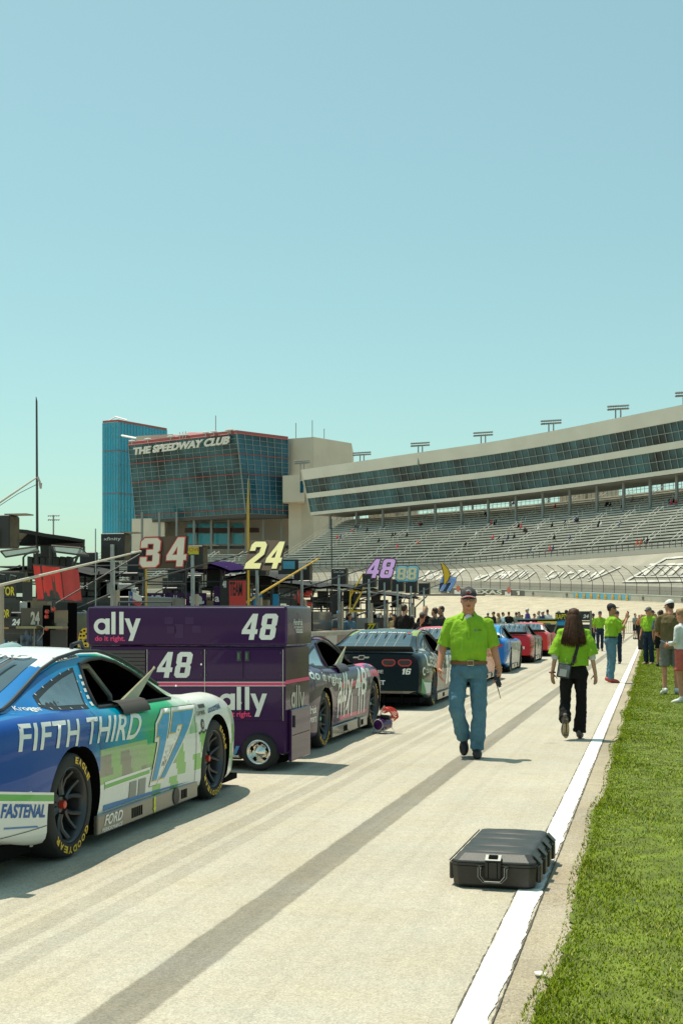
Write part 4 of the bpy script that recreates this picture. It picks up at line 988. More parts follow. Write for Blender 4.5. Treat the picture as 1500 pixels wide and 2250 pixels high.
REDLAMP = flat('tail_lamp_red', (.42, .05, .035), rough=.3, coat=.5)
tail(c16, REDLAMP)
decal_poly('bumper_band', c16, rect(-.85, .85, .27, .31), mat('skirt_taupe'), 'b', .005, .1)
bt = [(u + .38, v + .088) for u, v in ((-.58, .785), (-.50, .785), (-.49, .81), (-.40, .81), (-.39, .785), (-.31, .785), (-.33, .76), (-.40, .76), (-.41, .735), (-.50, .735), (-.51, .76), (-.60, .76))]
bo = decal_poly('bowtie_emblem', c16, bt, flat('emblem_silver', (.5, .48, .42)), 'b', .006, .1); decal_poly('emblem_fill', bo, inset(bt, .013), BLACK, 'b', .008, .1)
tail_text(c16, 'HOME', [(-.06, .60), (.30, .60), (.30, .655), (-.06, .655)], offset=-.005); tail_text(c16, '#16', [(.62, .585), (.77, .585), (.77, .683), (.62, .683)], offset=.0, shear=.2)
tail_text(c16, 'CHEVROLET', [(-.28, .41), (.33, .41), (.33, .485), (-.28, .485)], offset=.03)
decal_text('lettering', c16, 'ALLMENDINGER', [(-.44, .30), (.44, .30), (.44, .39), (-.44, .39)], LWH, 't', .012); decal_poly('name_badge', c16, oval(.47, .34, .03, .03), RED, 't', .012)
decal_text('lettering', c16, 'LeafFilter', [(-.70, .72), (1.25, .55), (1.3, .86), (-.72, .98)], LWH, offset=.01)
decal_text('lettering', c16, 'CELSIUS', [(-.78, .60), (-.42, .60), (-.42, .665), (-.78, .665)], LWH); decal_text('lettering', c16, 'C', [(-.98, .56), (-.84, .56), (-.84, .70), (-.98, .70)], LWH, offset=.03)
decal_poly('green_panel', c16, [(-1.02, .25), (-.42, .25), (-.42, .45), (-.80, .47), (-1.02, .52)], flat('panel_green', (.05, .25, .07)), off=.004); decal_poly('white_panel', c16, [(-.72, .25), (-.42, .25), (-.42, .42), (-.9, .45), (-1.0, .5)], flat('panel_white', (.6, .62, .6)), off=.006)
decal_text('lettering', c16, 'Leaf', [(-.44, .965), (-.16, .955), (-.16, 1.0), (-.44, 1.01)], LWH, off=.006); decal_text('lettering', c16, '#16', [(1.4, .3), (2.2, .35), (2.3, .8), (1.5, .84)], LWH, offset=.0, shear=.1)
window_prop(c16, mat('sill_cover_grey'), mat('window_sheet_tan'))
# -------------------------------------------------- the red roofed, blue, red-black and red cars farther on
ORG = (.55, .12, .05)
def liv5(c, n): return (.62, .06, .08) if c.z > 1.1 or c.z > .86 and n.z > .6 else (ORG if c.y > .4 else (.03, .04, .05))
c5, _ = car('race_car', 'stock car with coral red roof, half hidden behind the man with the radio', -4.72, 29.6, liv5)
decal_text('lettering', c5, 'LARSON', [(-.44, .30), (.44, .30), (.44, .39), (-.44, .39)], LWH, 't', .012)
SKB = (.01, .16, .52)
def liv7(c, n):
    if c.x > .5 and c.y > .35 and c.z < .84: return (.30, .30, .28)
    if c.z > .97 and .3 < c.x < .9 and -.35 < c.y < -.1: return (.7, .72, .7)
    return (.01, .26, .60) if c.z > .95 else SKB
c7, _ = car('race_car', 'bright blue stock car with slim red tail lamp, parked behind the red and black one', -4.80, 36.6, liv7, 'silver')
for s_ in (1, -1): decal_poly('tail_lamp', c7, [(s_ * .2, .70), (s_ * .55, .68), (s_ * .86, .74), (s_ * .86, .80), (s_ * .5, .76), (s_ * .2, .78)], flat('tail_lamp_bright', (.5, .02, .03), coat=.6), 'b', .006, .1)
decal_poly('deck_panel', c7, rect(-.75, .75, .80, .88), flat('deck_navy', (.01, .05, .14)), 'b', .005, .1); tail_text(c7, '7', [(.62, .52), (.76, .52), (.76, .64), (.62, .64)], offset=.02)
decal_poly('side_panel', c7, [(-1.0, .28), (-.45, .28), (-.45, .34), (-.75, .5), (-.85, .36)], LWH, off=.004)
def liv21(c, n):
    if n.y < -.6 or c.y < -.3: return (.50, .03, .035) if math.floor(c.z * 28) % 2 or c.z > .8 else (.20, .015, .02)
    if c.x > .5 and .4 < c.y < 2.4: return (.10, .10, .09)
    return (.03, .03, .032)
c21, _ = car('race_car', 'red and black stock car 21 with three tail bars, behind the blue car', -4.82, 44.6, liv21, 'silver')
decal_poly('tail_bar', c21, [[(x, .60), (x + .09, .60), (x + .06, .80), (x - .03, .80)] for x in (.12, .28, .44, -.2, -.36, -.52)], flat('bar_red', (.6, .05, .06), coat=.5), 'b', .006, .1)
tail_text(c21, '#21', [(.50, .47), (.72, .47), (.72, .56), (.50, .56)], offset=.0); decal_text('lettering', c21, 'BERRY', [(-.44, .30), (.44, .30), (.44, .39), (-.44, .39)], LWH, 't', .012)
def liv12(c, n): return (.75, .74, .7) if c.z > .88 and -.3 < c.y < .3 and c.x > .5 else ((.6, .05, .05) if c.z > .2 else (.05, .05, .05))
c12, _ = car('race_car', 'red stock car with white rear pillar, farthest of the line', -4.84, 52.2, liv12, 'silver')
def livb(c, n): return (.08, .09, .10) if c.z > .95 else (.04, .035, .035)
# ============================================================ tool cart, pit wall, signs, pit boxes, small things
def fq(x0, y0, x1, y1, Y, off=.004, sk=0):       # four corners of a photo rectangle on the plane y = Y
    out = []
    for px, py in ((x0, y1), (x1, y1), (x1 + sk, y0), (x0 + sk, y0)):
        X, z = onY(px, py, Y); out.append(P(X, Y - off, z))
    return out
def fqx(x0, y0, x1, y1, X, off=.004):            # the same on a plane x = X
    out = []
    for px, py in ((x0, y1), (x1, y1), (x1, y0), (x0, y0)):
        Y, z = onX(px, py, X); out.append(P(X + off, Y, z))
    return out
def panel(name, parent, q, m, thick=.01):
    q = [Vector(p) for p in q]; n = (q[1] - q[0]).cross(q[3] - q[0]).normalized()
    o = parent; b = MB(); b.slab(q, n * thick); return b.build(name, m, parent)
def local(parent, *objs):                        # children given in world coordinates under a moved parent
    for o in objs: o.matrix_parent_inverse = parent.matrix_world.inverted()
# rounded wordmark drawn as shapes
def ally_shape():
    b = MB(); ring = lambda cx, cy, r: [(cx + r * math.cos(k * math.pi / 16), cy + r * math.sin(k * math.pi / 16), 0) for k in range(32)]
    o, i = ring(128, 92, 50), ring(128, 92, 25)
    b.add(o + i, [(k, (k + 1) % 32, 32 + (k + 1) % 32, 32 + k) for k in range(32)])
    R4 = lambda x0, x1, y0, y1: b.add([(x0, y0, 0), (x1, y0, 0), (x1, y1, 0), (x0, y1, 0)], [(0, 1, 2, 3)])
    R4(152, 179, 42, 142); R4(190, 216, 42, 184); R4(240, 267, 42, 184)
    b.add([(274, 142, 0), (304, 142, 0), (336, 50, 0), (322, 20, 0)], [(0, 3, 2, 1)]); b.add([(298, 0, 0), (326, 0, 0), (375, 142, 0), (346, 142, 0)], [(0, 1, 2, 3)])
    z = [0] * 64 + [k // 4 * .0006 + .0006 for k in range(len(b.v) - 64)]
    return [((v[0] - 78) / 297, v[1] / 184, d) for v, d in zip(b.v, z)], b.f
def ally_on(name, parent, q, m):
    uv, fs = ally_shape(); b = MB(); n = (Vector(q[1]) - Vector(q[0])).cross(Vector(q[3]) - Vector(q[0])).normalized(); b.add([quad_pt(q, u, v) + n * d for u, v, d in uv], fs); return b.build(name, m, parent)
PURP = paint('cart_purple', (.042, .013, .064), rough=.16, var=.03, spec=.1, coat=.22); PURT = paint('cart_purple_trim', (.07, .03, .10), rough=.3)
LW = flat('vinyl_white', (.72, .72, .68)); LPK = flat('vinyl_pink', (.72, .04, .15))
YC = 12.47
c2 = lambda x, y: (180 + .3467 * x, 1300 + .3467 * y)
def tool_cart():
    t = thing('tool_cart', 'tall dark purple tool cart numbered 48, standing between two race cars', 'tool cart')
    x0, x1, y0, y1 = -5.64, -3.515, YC, 13.42
    b = MB(); b.bb(x0 + .02, x1 - .02, y0 + .02, y1, .17, 1.235); b.build('cabinet', PURP, t, bevel=.012)
    b = MB(); b.bb(x0, x1, y0, y1 + .02, 1.245, 1.635); top = b.build('upper_chest', PURP, t, True, bevel=.03, seg=3)
    b = MB(); b.bb(x0 + .05, x1 - .05, y0 + .05, y1 - .05, 1.636, 1.646); b.build('lid_mat', mat('lid_blue_grey', (.22, .26, .3), rough=.4), t)
    b = MB(); b.bb(x0 + .04, x1 - .5, y0 + .06, y1 - .04, .10, .17); b.build('base', BLACK, t)
    Yf = y0 + .02
    # drawers (dark slatted), doors with seams
    q = lambda a, b_, c, d, off=.004: fq(*c2(a, b_), *c2(c, d), Yf, off)
    sl = MB()
    for k in range(7):
        yy = 372 + k * 24
        for a, e in ((-90, 405),): qq = q(a, yy, e, yy + 19); sl.slab(qq, (0, -.012, 0))
    sl.build('drawer_fronts', mat('drawer_black', (.03, .025, .03), rough=.35, coat=.4), t)
    def one(nm, qq, th, m, bv=0): b = MB(); b.slab(qq, (0, th, 0)); return b.build(nm, m, t, bevel=bv)
    for a, e, yb in ((422, 772, 555), (788, 1022, 555), (1032, 1272, 555), (422, 772, 818), (788, 1022, 818), (1032, 1272, 818)):
        ya = 366 if yb == 555 else 600; one('door', q(a, ya, e, yb, 0), -.010, PURP, .003)
    for x in (417, 781, 1276): one('edge_strip', q(x - 2, 366, x + 2, 818, .0), -.014, mat('strip_metal', (.45, .42, .42), rough=.3, metal=.6))
    panel('stripe', t, fq(*c2(400, 575), *c2(1292, 597), Yf, .011), LPK, .001)
    for a, e in ((571, 575), (595, 599)): panel('stripe_edge', t, fq(*c2(400, a), *c2(1292, e), Yf, .0125), LW, .001)
    for a in (985, 1036):
        b = MB(); qq = q(a, 378, a + 27, 440, .011); b.slab(qq, (0, -.006, 0)); lt = b.build('latch', DARK, t)
        b = MB(); b.slab(q(a + 8, 388, a + 20, 428, .018), (0, -.012, 0)); b.build('latch_lever', mat('lever_green', (.06, .12, .08), rough=.4), lt)
    Yt = y0
    for x in (432, 760, 796, 1262):
        for y_ in (380, 520, 640, 790): one('hinge', q(x - 4, y_, x + 4, y_ + 16, .011), -.006, mat('hinge_dark', (.05, .045, .05), rough=.4, metal=.5))
    for x, y_ in ((760, 455), (600, 590), (1010, 700), (1150, 700), (520, 800)): one('lock', q(x - 5, y_, x + 5, y_ + 11, .011), -.005, CHROME)
    for xx in (x0 + .004, x1 - .004):
        for z0, z1 in ((1.25, 1.63),): b = MB(); b.bb(xx - .012, xx + .012, y0 - .003, y0 + .012, z0 + .02, z1 - .03); b.build('corner_trim', PURT, t)
    b = MB(); b.tube([(x0 + .15, y0 + .45, 1.648), (x0 + .15, y0 + .45, 1.69), (x0 + .75, y0 + .45, 1.69), (x0 + .75, y0 + .45, 1.648)], .012, 6); b.build('lid_handle', DARK, t)
    qt = lambda a, b_, c, d, off=.004: fq(*c2(a, b_), *c2(c, d), Yt, off)
    ally_on('wordmark', t, qt(78, 128, 375, 312), LW); ally_on('wordmark', t, q(870, 602, 1177, 792, .017), LW)
    text_on('slogan', t, 'do it right.', qt(85, 280, 275, 322), LPK, offset=.03); text_on('slogan', t, 'do it right.', q(885, 757, 1078, 803, .017), LPK, offset=.03)
    text_on('number', t, '#48', qt(1012, 140, 1245, 305, .004), LW, offset=.0, shear=.2); text_on('number', t, '#48', q(478, 382, 708, 545, .017), LW, offset=.0, shear=.2)
    ck = MB()
    for k, (a, b_) in enumerate(((525, 160), (590, 160 + 45), (655, 160), (590, 250), (540, 220), (700, 215))): ck.add(qt(a, b_, a + 55, b_ + 45, .003), [(0, 1, 2, 3)])
    ck.build('faint_checks', paint('check_purple', (.055, .024, .080), rough=.2, spec=.1, coat=.22), t)
    # V mark with word
    v = MB(); v.add([P(p.x, p.y, p.z) for p in (q(938, 978, 962, 1028, .006)[3], q(938, 978, 962, 1028, .006)[2], q(950, 978, 972, 1028, .006)[1], q(938, 978, 958, 1028, .006)[1])], [(0, 3, 2, 1)]); v.build('mark_red', flat('mark_red', (.55, .04, .03)), t)
    v = MB(); a = q(960, 978, 1000, 1028, .007); v.add([a[0], lerp(a[0], a[1], .5), a[2], lerp(a[3], a[2], .45)], [(0, 1, 2, 3)]); v.build('mark_blue', flat('mark_blue', (.05, .25, .5)), t)
    text_on('lettering', t, 'Valvoline.', q(905, 1030, 1000, 1050, .006), LW)
    # end face towards the line
    X1 = x1 - .02
    text_on('lettering', t, 'Hendrick', fqx(644, 1360, 664, 1374, x1), LW, offset=.01); text_on('lettering', t, 'MOTORSPORTS', fqx(645, 1376, 664, 1381, x1), LW)
    for k in range(3): panel('logo_bar', t, fqx(648 + k, 1383 + k * 3, 664, 1384.5 + k * 3, x1), LW, .001)
    panel('stripe', t, [P(X1 + .002, y0 + .02, .865), P(X1 + .002, y1, .865), P(X1 + .002, y1, .90), P(X1 + .002, y0 + .02, .90)], LPK, .001)
    ally_on('wordmark', t, fqx(639, 1506, 667, 1571, X1, .004), flat('wordmark_beige', (.5, .45, .38)))
    b = MB(); b.bb(X1, X1 + .035, y0 + .12, y1 - .08, .085, .60); ed = b.build('end_door', PURP, t, bevel=.008)
    b = MB(); b.bb(X1 + .036, X1 + .05, y0 + .2, y0 + .22, .42, .54); b.build('door_handle', DARK, ed); b = MB(); b.bb(X1 + .035, X1 + .037, y0 + .16, y1 - .12, .34, .345); b.build('door_seam', MATTE, ed)
    b = MB(); b.tube([(x1 - .07, y0 + .12, 1.64), (x1 - .07, y0 + .12, 1.665)], .03, 10); b.build('lid_knob', CHROME, t)
    # wheels
    for x, y, front in ((-3.80, y0 + .06, 1), (-5.3, y0 + .06, 1), (-3.80, y1 - .12, 0), (-5.3, y1 - .12, 0)):
        rings = []
        w = MB(); prof = [(.10, -.09), (.165, -.09), (.185, -.05), (.187, .05), (.172, .085), (.15, .095), (.125, .09), (.12, .03)]
        w.lathe([(r, a) for r, a in prof], 32, 'x'); wh = w.build('wheel', RUBBER, t, True, angle=50); wh.location = (x, y, .187); wh.rotation_euler = (0, 0, -R(90))
        w = MB(); w.lathe([(.118, -.02), (.124, .09), (.116, .096), (.108, .09), (.10, .045), (.085, .035), (.07, .05), (.045, .06), (.03, .075), (0, .08)], 32, 'x')
        rm = w.build('rim', CHROME, wh, True, angle=50)
        w = MB()
        for k in range(5): a = k * 2 * math.pi / 5 + .3; w.ell((.047, .078 * math.cos(a), .078 * math.sin(a)), (.008, .017, .017), 10)
        w.build('rim_holes', MATTE, rm)
    return t
tool_cart()
# ------------------------------------------------------------ pit wall
pw = thing('pit_wall', 'low concrete pit wall behind the race cars, with red and cream panels', 'wall')
b = MB(); b.bb(-9.25, -8.98, 23, 130, -.01, 1.08); b.build('wall_body', CONC, pw); b = MB(); b.bb(-9.28, -8.95, 23, 130, 1.08, 1.13); b.build('wall_cap', mat('wall_cap_beige', (.52, .46, .37), rough=.85), pw)
for k in range(11):
    y = 30.6 + k * 1.35; b = MB(); b.bb(-8.98, -8.972, y, y + 1.2, .35, 1.0); b.build('wall_panel', (flat('panel_red', (.42, .12, .09)), flat('panel_cream', (.55, .48, .4)), flat('panel_rust', (.3, .17, .12)))[k % 3], pw)
# ------------------------------------------------------------ stall sign boxes on posts
SIGNB = mat('sign_box_black', (.022, .021, .02), rough=.5); SIGNW = mat('sign_box_brown', (.10, .075, .045), rough=.8, var=.5, vs=5)
def stall_sign(Y, label, px0=None, w=.44, h=.47, top=3.0, board=None, text=None):
    t = thing('stall_sign', label, 'sign', (-9.05, Y, 0), 0, 'stall sign boxes on posts along the pit wall')
    b = MB(); b.bb(-.36, .08, .06, .36, top - h, top); b.build('sign_box', SIGNB, t, bevel=.01)
    b = MB(); b.bb(.082, .09, .07, .35, top - h + .02, top - .02); b.build('side_board', SIGNW, t)
    b = MB(); b.bb(-.02, .32, .10, .34, top + .004, top + .022); b.build('solar_plate', mat('plate_tan', (.3, .25, .18), rough=.7), t)
    b = MB(); b.bb(-.155, -.09, 0, .055, 0, top - h * .42); b.build('post', STEEL, t)
    b = MB(); b.tube([(-.03, .02, 0), (-.03, .02, 2.0)], .045, 8); b.build('conduit', mat('conduit_tan', (.38, .32, .24), rough=.8), t)
    if board: q = [P(-.24 + dx, .055, top - h + dz) for dx, dz in ((0, h * .62), (.24, h * .62), (.24, h * .95), (0, h * .95))]; panel('board', t, q, board, .006)
    if text: text_on('lettering', t, text[0], [P(-.30 + u * .32, .048, top - h * text[2] + v) for u, v in ((0, 0), (1, 0), (1, h * .16), (0, h * .16))], text[1], offset=0)
    return t
stall_sign(17.1, 'weathered brown stall sign box in front of the black canopy with awnings')
stall_sign(21.3, 'black stall sign box on a post, reading xfinity in small white letters', text=('xfinity', LW, .30))
stall_sign(25.4, 'black stall sign box carrying a small yellow board with red script', board=flat('board_yellow', (.62, .52, .03)), text=('NOVE', flat('board_red_text', (.5, .03, .03)), .25))
stall_sign(29.9, 'black stall sign box partly covered by the pale yellow 24 sign')
stall_sign(34.0, 'black stall sign box with a small pale grey board on top of its face', board=flat('board_pale', (.5, .5, .47)))
stall_sign(38.3, 'black stall sign box with a white script drink name', text=('Coca-Cola', LW, .28))
stall_sign(42.6, 'black stall sign box hanging just under the lilac 48 sign')
for i, (Y, lb) in enumerate(((45.2, 'stall sign box between the lilac 48 and cream 88 signs'), (47.6, 'stall sign box right behind the cream 88 sign'), (50.4, 'stall sign box just past the cream 88 sign'), (53.4, 'farthest stall sign box, past the cream 88 sign'))): stall_sign(Y, lb, top=2.95)
# ------------------------------------------------------------ number signs held out on poles
def number_sign(txt, X0, quad, Y, layers, label, board=None, shear=.0, extra=0, off=.05, tilt=12, spacing=1.0):
    q = fq(*quad, Y, 0); hq = (q[3] - q[0]).length
    for i in (2, 3): q[i].y += hq * math.tan(R(tilt))      # boards lean back a little
    t = thing('number_sign', label, 'sign', lerp(q[0], q[2], .5), 0, 'car number signs on long poles over the pit wall')
    o = Vector(t.location); q = [p - o for p in q]; q[1].z += extra; q[2].z += extra
    for i, (nm, out, m) in enumerate(layers):
        text_on(nm, t, txt, [p + P(0, -.012 * i, 0) for p in q], m, offset=off, outline=out, shear=shear, thick=.012, spacing=spacing)
    if board: w = q[1] - q[0]; h = q[3] - q[0]; pts = [q[0] - w * .03 - h * .05, q[1] + w * .0 - h * .05, q[2] + w * .01 + h * .06, q[3] + w * .06 + h * .06]; b = MB(); b.slab(pts, (0, .02, 0)); b.build('board', board, t)
    return t
BRD = mat('sign_board_brown', (.085, .05, .026), rough=.7)
dko = flat('sign_dark_outline', (.025, .018, .016))
number_sign('#34', 0, (308, 1183, 409, 1247), 20.6, (('backing', .06, dko), ('border', .036, flat('sign_red', (.55, .07, .045))), ('number', 0, flat('sign_cream', (.62, .55, .44)))), 'car number sign 34 in cream digits edged red on a brown board', BRD, extra=.02, off=.0, spacing=1.18)
number_sign('#24', 0, (537, 1189, 618, 1250), 26.6, (('backing', .05, dko), ('number', 0, flat('sign_pale_yellow', (.82, .74, .34)))), 'car number sign 24 in pale yellow digits on a dark board', BRD, .2, off=.0, tilt=27, spacing=1.05)
number_sign('#48', 0, (804, 1228, 866, 1270), 38.8, (('backing', .06, flat('sign_plum', (.06, .02, .06))), ('number', 0, flat('sign_lilac', (.62, .36, .72)))), 'car number sign 48 in lilac digits edged dark plum', None, .2, off=.0, tilt=20)
number_sign('#88', 0, (872, 1247, 915, 1274), 43.2, (('backing', .17, flat('sign_navy', (.02, .05, .12))), ('border', .13, flat('sign_light_blue', (.25, .6, .75))), ('keyline', .05, flat('sign_teal', (.1, .35, .42))), ('number', 0, flat('sign_sand', (.66, .58, .36)))), 'car number sign 88 in cream digits with a light blue border', None, .05, off=.0, spacing=1.08)
s77 = number_sign('#77', 0, (967, 1270, 1000, 1297), 52.4, (('backing', .10, flat('sign_navy')), ('border', .05, flat('sign_pale', (.5, .6, .8))), ('number', -.02, flat('sign_blue', (.18, .32, .75)))), 'car number sign 77 in light blue digits under a yellow banana shape', None, .25, off=.0)
bn = []
for a in range(13): t_ = a / 12; bn.append((lerp(971, 977, t_) + 13 * math.sin(math.pi * t_) , lerp(1237, 1284, t_)))
for a in range(13): t_ = 1 - a / 12; bn.append((lerp(970, 976, t_) - 1 + 2.5 * math.sin(math.pi * t_), lerp(1238, 1283, t_)))
b = MB(); pts = [P(*((lambda r: (r[0], 52.34, r[1]))(onY(x, y, 52.34)))) - Vector(s77.location) for x, y in bn]; b.slab(pts, (0, -.03, 0)); b.build('banana', flat('banana_yellow', (.78, .48, .02)), s77)
b = MB(); e = [P(*((lambda r: (r[0], 52.37, r[1]))(onY(x + (2 if k > 12 else -2) * -1, y, 52.37)))) - Vector(s77.location) for k, (x, y) in enumerate(bn)]; b.slab(e, (0, -.02, 0)); b.build('banana_edge', dko, s77)
def pole(name, label, pts, r, m, cat='pole', group=None):
    pts = [at(*p) for p in pts]; t = thing(name, label, cat, pts[0], 0, group); b = MB(); b.tube([p - pts[0] for p in pts], r, 8)
    b.build('shaft', m, t, True); b = MB(); b.tube([P(0, 0, -.03), P(0, 0, .03)], (max(r) if isinstance(r, list) else r) * 1.7, 8); b.build('ferrule', DARK, t); return t
BPOLE = mat('carbon_pole', (.03, .027, .024), rough=.4); YPOLE = mat('yellow_pole', (.62, .36, .02), rough=.4); TPOLE = mat('pale_pole', (.6, .53, .42), rough=.4)
G_ = 'long poles carrying the number signs'
pole('sign_pole', 'pale cream pole running up to the red edged 34 sign', [(-45, 1297, 17.5), (310, 1211, 21.7)], [.022, .014], TPOLE, group=G_)
pole('sign_pole', 'thin black pole rising behind the red banner to the 34 sign', [(120, 1328, 21.2), (308, 1218, 22)], .011, BPOLE, group=G_)
pole('sign_pole', 'thick black pole running past the 34 sign up to the yellow 24 sign', [(110, 1364, 23.5), (300, 1281, 25.2), (545, 1214, 27.8)], [.03, .02, .012], BPOLE, group=G_)
pole('sign_pole', 'black pole running up to the lilac 48 sign', [(560, 1325, 35.5), (806, 1248, 39.7)], [.03, .016], BPOLE, group=G_)
pole('sign_pole', 'black pole passing under the lilac 48 up to the cream 88 sign', [(655, 1330, 40), (870, 1262, 44)], [.03, .016], BPOLE, group=G_)
pole('sign_pole', 'black pole running up to the yellow banana shape', [(722, 1346, 47), (974, 1249, 53)], [.03, .016], BPOLE, group=G_)
pole('sign_pole', 'black pole running up to the blue 77 digits, lowest of all', [(785, 1352, 47), (968, 1283, 53)], [.03, .016], BPOLE, group=G_)
pole('yellow_pole', 'slanted yellow pole crossing above the purple cart beside the 24 sign', [(528, 1331, 31), (700, 1227, 35)], [.03, .02], YPOLE)
pole('yellow_pole', 'thin upright yellow pole under the 34 sign', [(322, 1352, 26), (321, 1248, 26)], .02, YPOLE)
pole('yellow_pole', 'tall upright yellow pole with a white tip behind the 24 sign', [(546, 1352, 30), (545, 1110, 30), (545.5, 1051, 30)], [.028, .028, .008], YPOLE)
pole('mast', 'tall thin black mast with a small box in front of the benches', [(729, 1352, 42), (728, 1140, 42)], .018, BLACK)
pole('mast', 'tallest dark mast over the black canopy with a camera boom', [(82, 1330, 24), (82.5, 1180, 24), (81, 882, 24), (80, 872, 24)], [.026, .026, .018, .006], mat('mast_dark', (.06, .06, .055), rough=.5))
t = thing('camera_boom', 'cream boom reaching to the tall dark mast, small white lamp hanging from it', 'boom', at(80, 1050, 23.9)); o = Vector(t.location)
b = MB(); b.tube([at(-30, 1124, 23) - o, P(0, 0, 0)], [.022, .014], 6); b.build('arm', TPOLE, t)
b = MB(); b.tube([at(-20, 1124, 23) - o, at(40, 1085, 23.4) - o, at(84, 1063, 23.9) - o], .006, 4); b.build('cable', DARK, t)
b = MB(); b.tube([P(.03, 0, .02), P(.08, 0, -.09)], .02, 6); b.tube([P(.085, 0, -.10), P(.09, 0, -.2)], [.035, .02], 8); b.build('lamp', mat('lamp_pink_white', (.55, .45, .4), rough=.5), t)
# ------------------------------------------------------------ pit boxes
def pit_box(name, label, Y, X1, L, D, zc, body, canopy=None, rail=True, zcan=3.0, cx=(-1, 1)):
    """cart seen from its end: cabinet, deck rail, seats, monitor, canopy on posts"""
    t = thing(name, label, 'pit box', (X1 - L / 2, Y, 0), 0, 'pit boxes behind the pit wall')
    b = MB(); b.bb(-L / 2, L / 2, 0, D, .18, zc); b.build('cabinet', body, t, bevel=.02)
    b = MB()
    for k in range(5):
        for j in range(3): b.bb(-L / 2 + .04 + j * L / 3, -L / 2 - .04 + (j + 1) * L / 3, -.012, -.002, .25 + k * (zc - .35) / 5, .25 + (k + .88) * (zc - .35) / 5)
    b.build('drawer_fronts', mat('drawer_dark', (.035, .032, .03), rough=.4), t)
    for x in (-L / 2 + .3, L / 2 - .3):
        for y in (.3, D - .3): b = MB(); b.tube([(x - .06, y, .16), (x + .06, y, .16)], .16, 16); b.build('wheel', RUBBER, t)
    if rail:
        b = MB()
        for z in (zc + .3, zc + .62): b.tube([(-L / 2, 0, z), (L / 2, 0, z), (L / 2, D, z), (-L / 2, D, z), (-L / 2, 0, z)], .018, 6)
        for x in (-L / 2, -L / 6, L / 6, L / 2):
            for y in (0, D): b.tube([(x, y, zc), (x, y, zc + .62)], .018, 6)
        b.build('deck_rail', DARK, t)
        for k in range(3):
            b = MB(); x = -L / 3 + k * L / 3; b.bb(x - .2, x + .2, .5, .9, zc + .42, zc + .5); b.bb(x - .2, x + .2, .86, .93, zc + .5, zc + .95); b.tube([(x, .7, zc), (x, .7, zc + .42)], .03, 6); b.build('seat', BLACK, t, bevel=.02)
    for x0, x1 in ((-.1, .45), (-.5, -.15)): b = MB(); b.bb(x0, x1, D * .55, D * .6, zc + .35, zc + .75); b.build('monitor', mat('monitor_black', (.015, .018, .02), rough=.15), t)
    rc = random.Random(name + label); zt = zcan - .2 if canopy else zc + .8
    for k in range(3):                               # cables drooping along the front
        x0, x1 = sorted((rc.uniform(-L / 2, L / 2), rc.uniform(-L / 2, L / 2))); b = MB(); b.tube([(lerp(x0, x1, i / 6), -.05 - .03 * k, zt - .25 * k - rc.uniform(.25, .5) * math.sin(math.pi * i / 6)) for i in range(7)], .012, 5); b.build('cable', BLACK, t)
    for k in range(2): b = MB(); x = rc.uniform(-L / 2, L / 2); b.tube([(x, D * .8, zc), (x, D * .8, zcan + rc.uniform(.1, .6))], .012, 5); b.build('aerial', STEEL, t)
    for k in range(5):                               # boxes and coolers left on the deck
        b = MB(); x = rc.uniform(-L / 2 + .2, L / 2 - .2); s_ = rc.uniform(.1, .22); b.bb(x - s_, x + s_, .1, .1 + s_, zc, zc + s_ * rc.uniform(.8, 1.8)); b.build('deck_box', rc.choice((DARK, STEEL, flat('deck_box_white', (.5, .5, .48)), flat('deck_box_red', (.4, .05, .04)), CABK, flat('deck_box_tan', (.3, .24, .16)))), t, bevel=.01)
    if canopy:
        b = MB(); rows = []
        for i in range(7):
            x = lerp(cx[0], cx[1], i / 6) * (L / 2 + .35); rows.append([(x, -.5 + 1.0 * 0 + (D + .9) * j / 4, zcan - .10 * abs(i - 3) ** 1.6 / 3 - .05 * abs(j - 2)) for j in range(5)])
        b.grid(rows); b.grid([[(x, y, z - .06) for x, y, z in r] for r in rows]); b.build('canopy', canopy, t, True)
        b = MB()
        for x in (lerp(-L / 2, L / 2, cx[0] * .5 + .5) + .1, lerp(-L / 2, L / 2, cx[1] * .5 + .5) - .1):
            for y in (.2, D - .2): b.tube([(x, y, zc), (x, y, zcan - .12)], .025, 6)
            b.tube([(x, .2, zcan - .7), (x + .3 * (1 if x > 0 else -1), -.3, zcan - .2)], .018, 6)
        b.build('canopy_posts', DARK, t)
    return t
CANB = mat('canopy_black', (.016, .015, .014), rough=.85, bump=.3, bs=8); CABK = mat('cabinet_black', (.022, .021, .022), rough=.35, coat=.5); YT = flat('raptor_yellow', (.62, .52, .02))
def add_panel(t, nm, quad, Y, m, txt=None, tm=None, thick=.02, off=.0, tb=(0, 0, 1, 1), skew=0, **k):
    o = Vector(t.location); q = [p - o for p in fq(*quad, Y, off)]
    for i in (2, 3): q[i].x += skew
    p = panel(nm, t, q, m, thick)
    if txt:
        a = [quad_pt(q, tb[0], tb[1]), quad_pt(q, tb[2], tb[1]), quad_pt(q, tb[2], tb[3]), quad_pt(q, tb[0], tb[3])]
        text_on('lettering', p, txt, [x + P(0, -thick - .006, 0) for x in a], tm or LW, **k)
    return p
B24 = pit_box('pit_box', 'black pit box with yellow lettering, red banner and wide black canopy', 20.6, -9.9, 3.4, 2.4, 1.62, CABK, None, rail=False)
Yb = 20.5
add_panel(B24, 'upper_board', (-40, 1284, 37, 1312), Yb, SIGNB, 'RAPTOR', YT, tb=(.27, .12, .97, .82), offset=.03)
add_panel(B24, 'lower_board', (-45, 1335, 26, 1361), Yb, SIGNB, 'RAPTOR', YT, tb=(.30, .12, .97, .86), offset=.03)
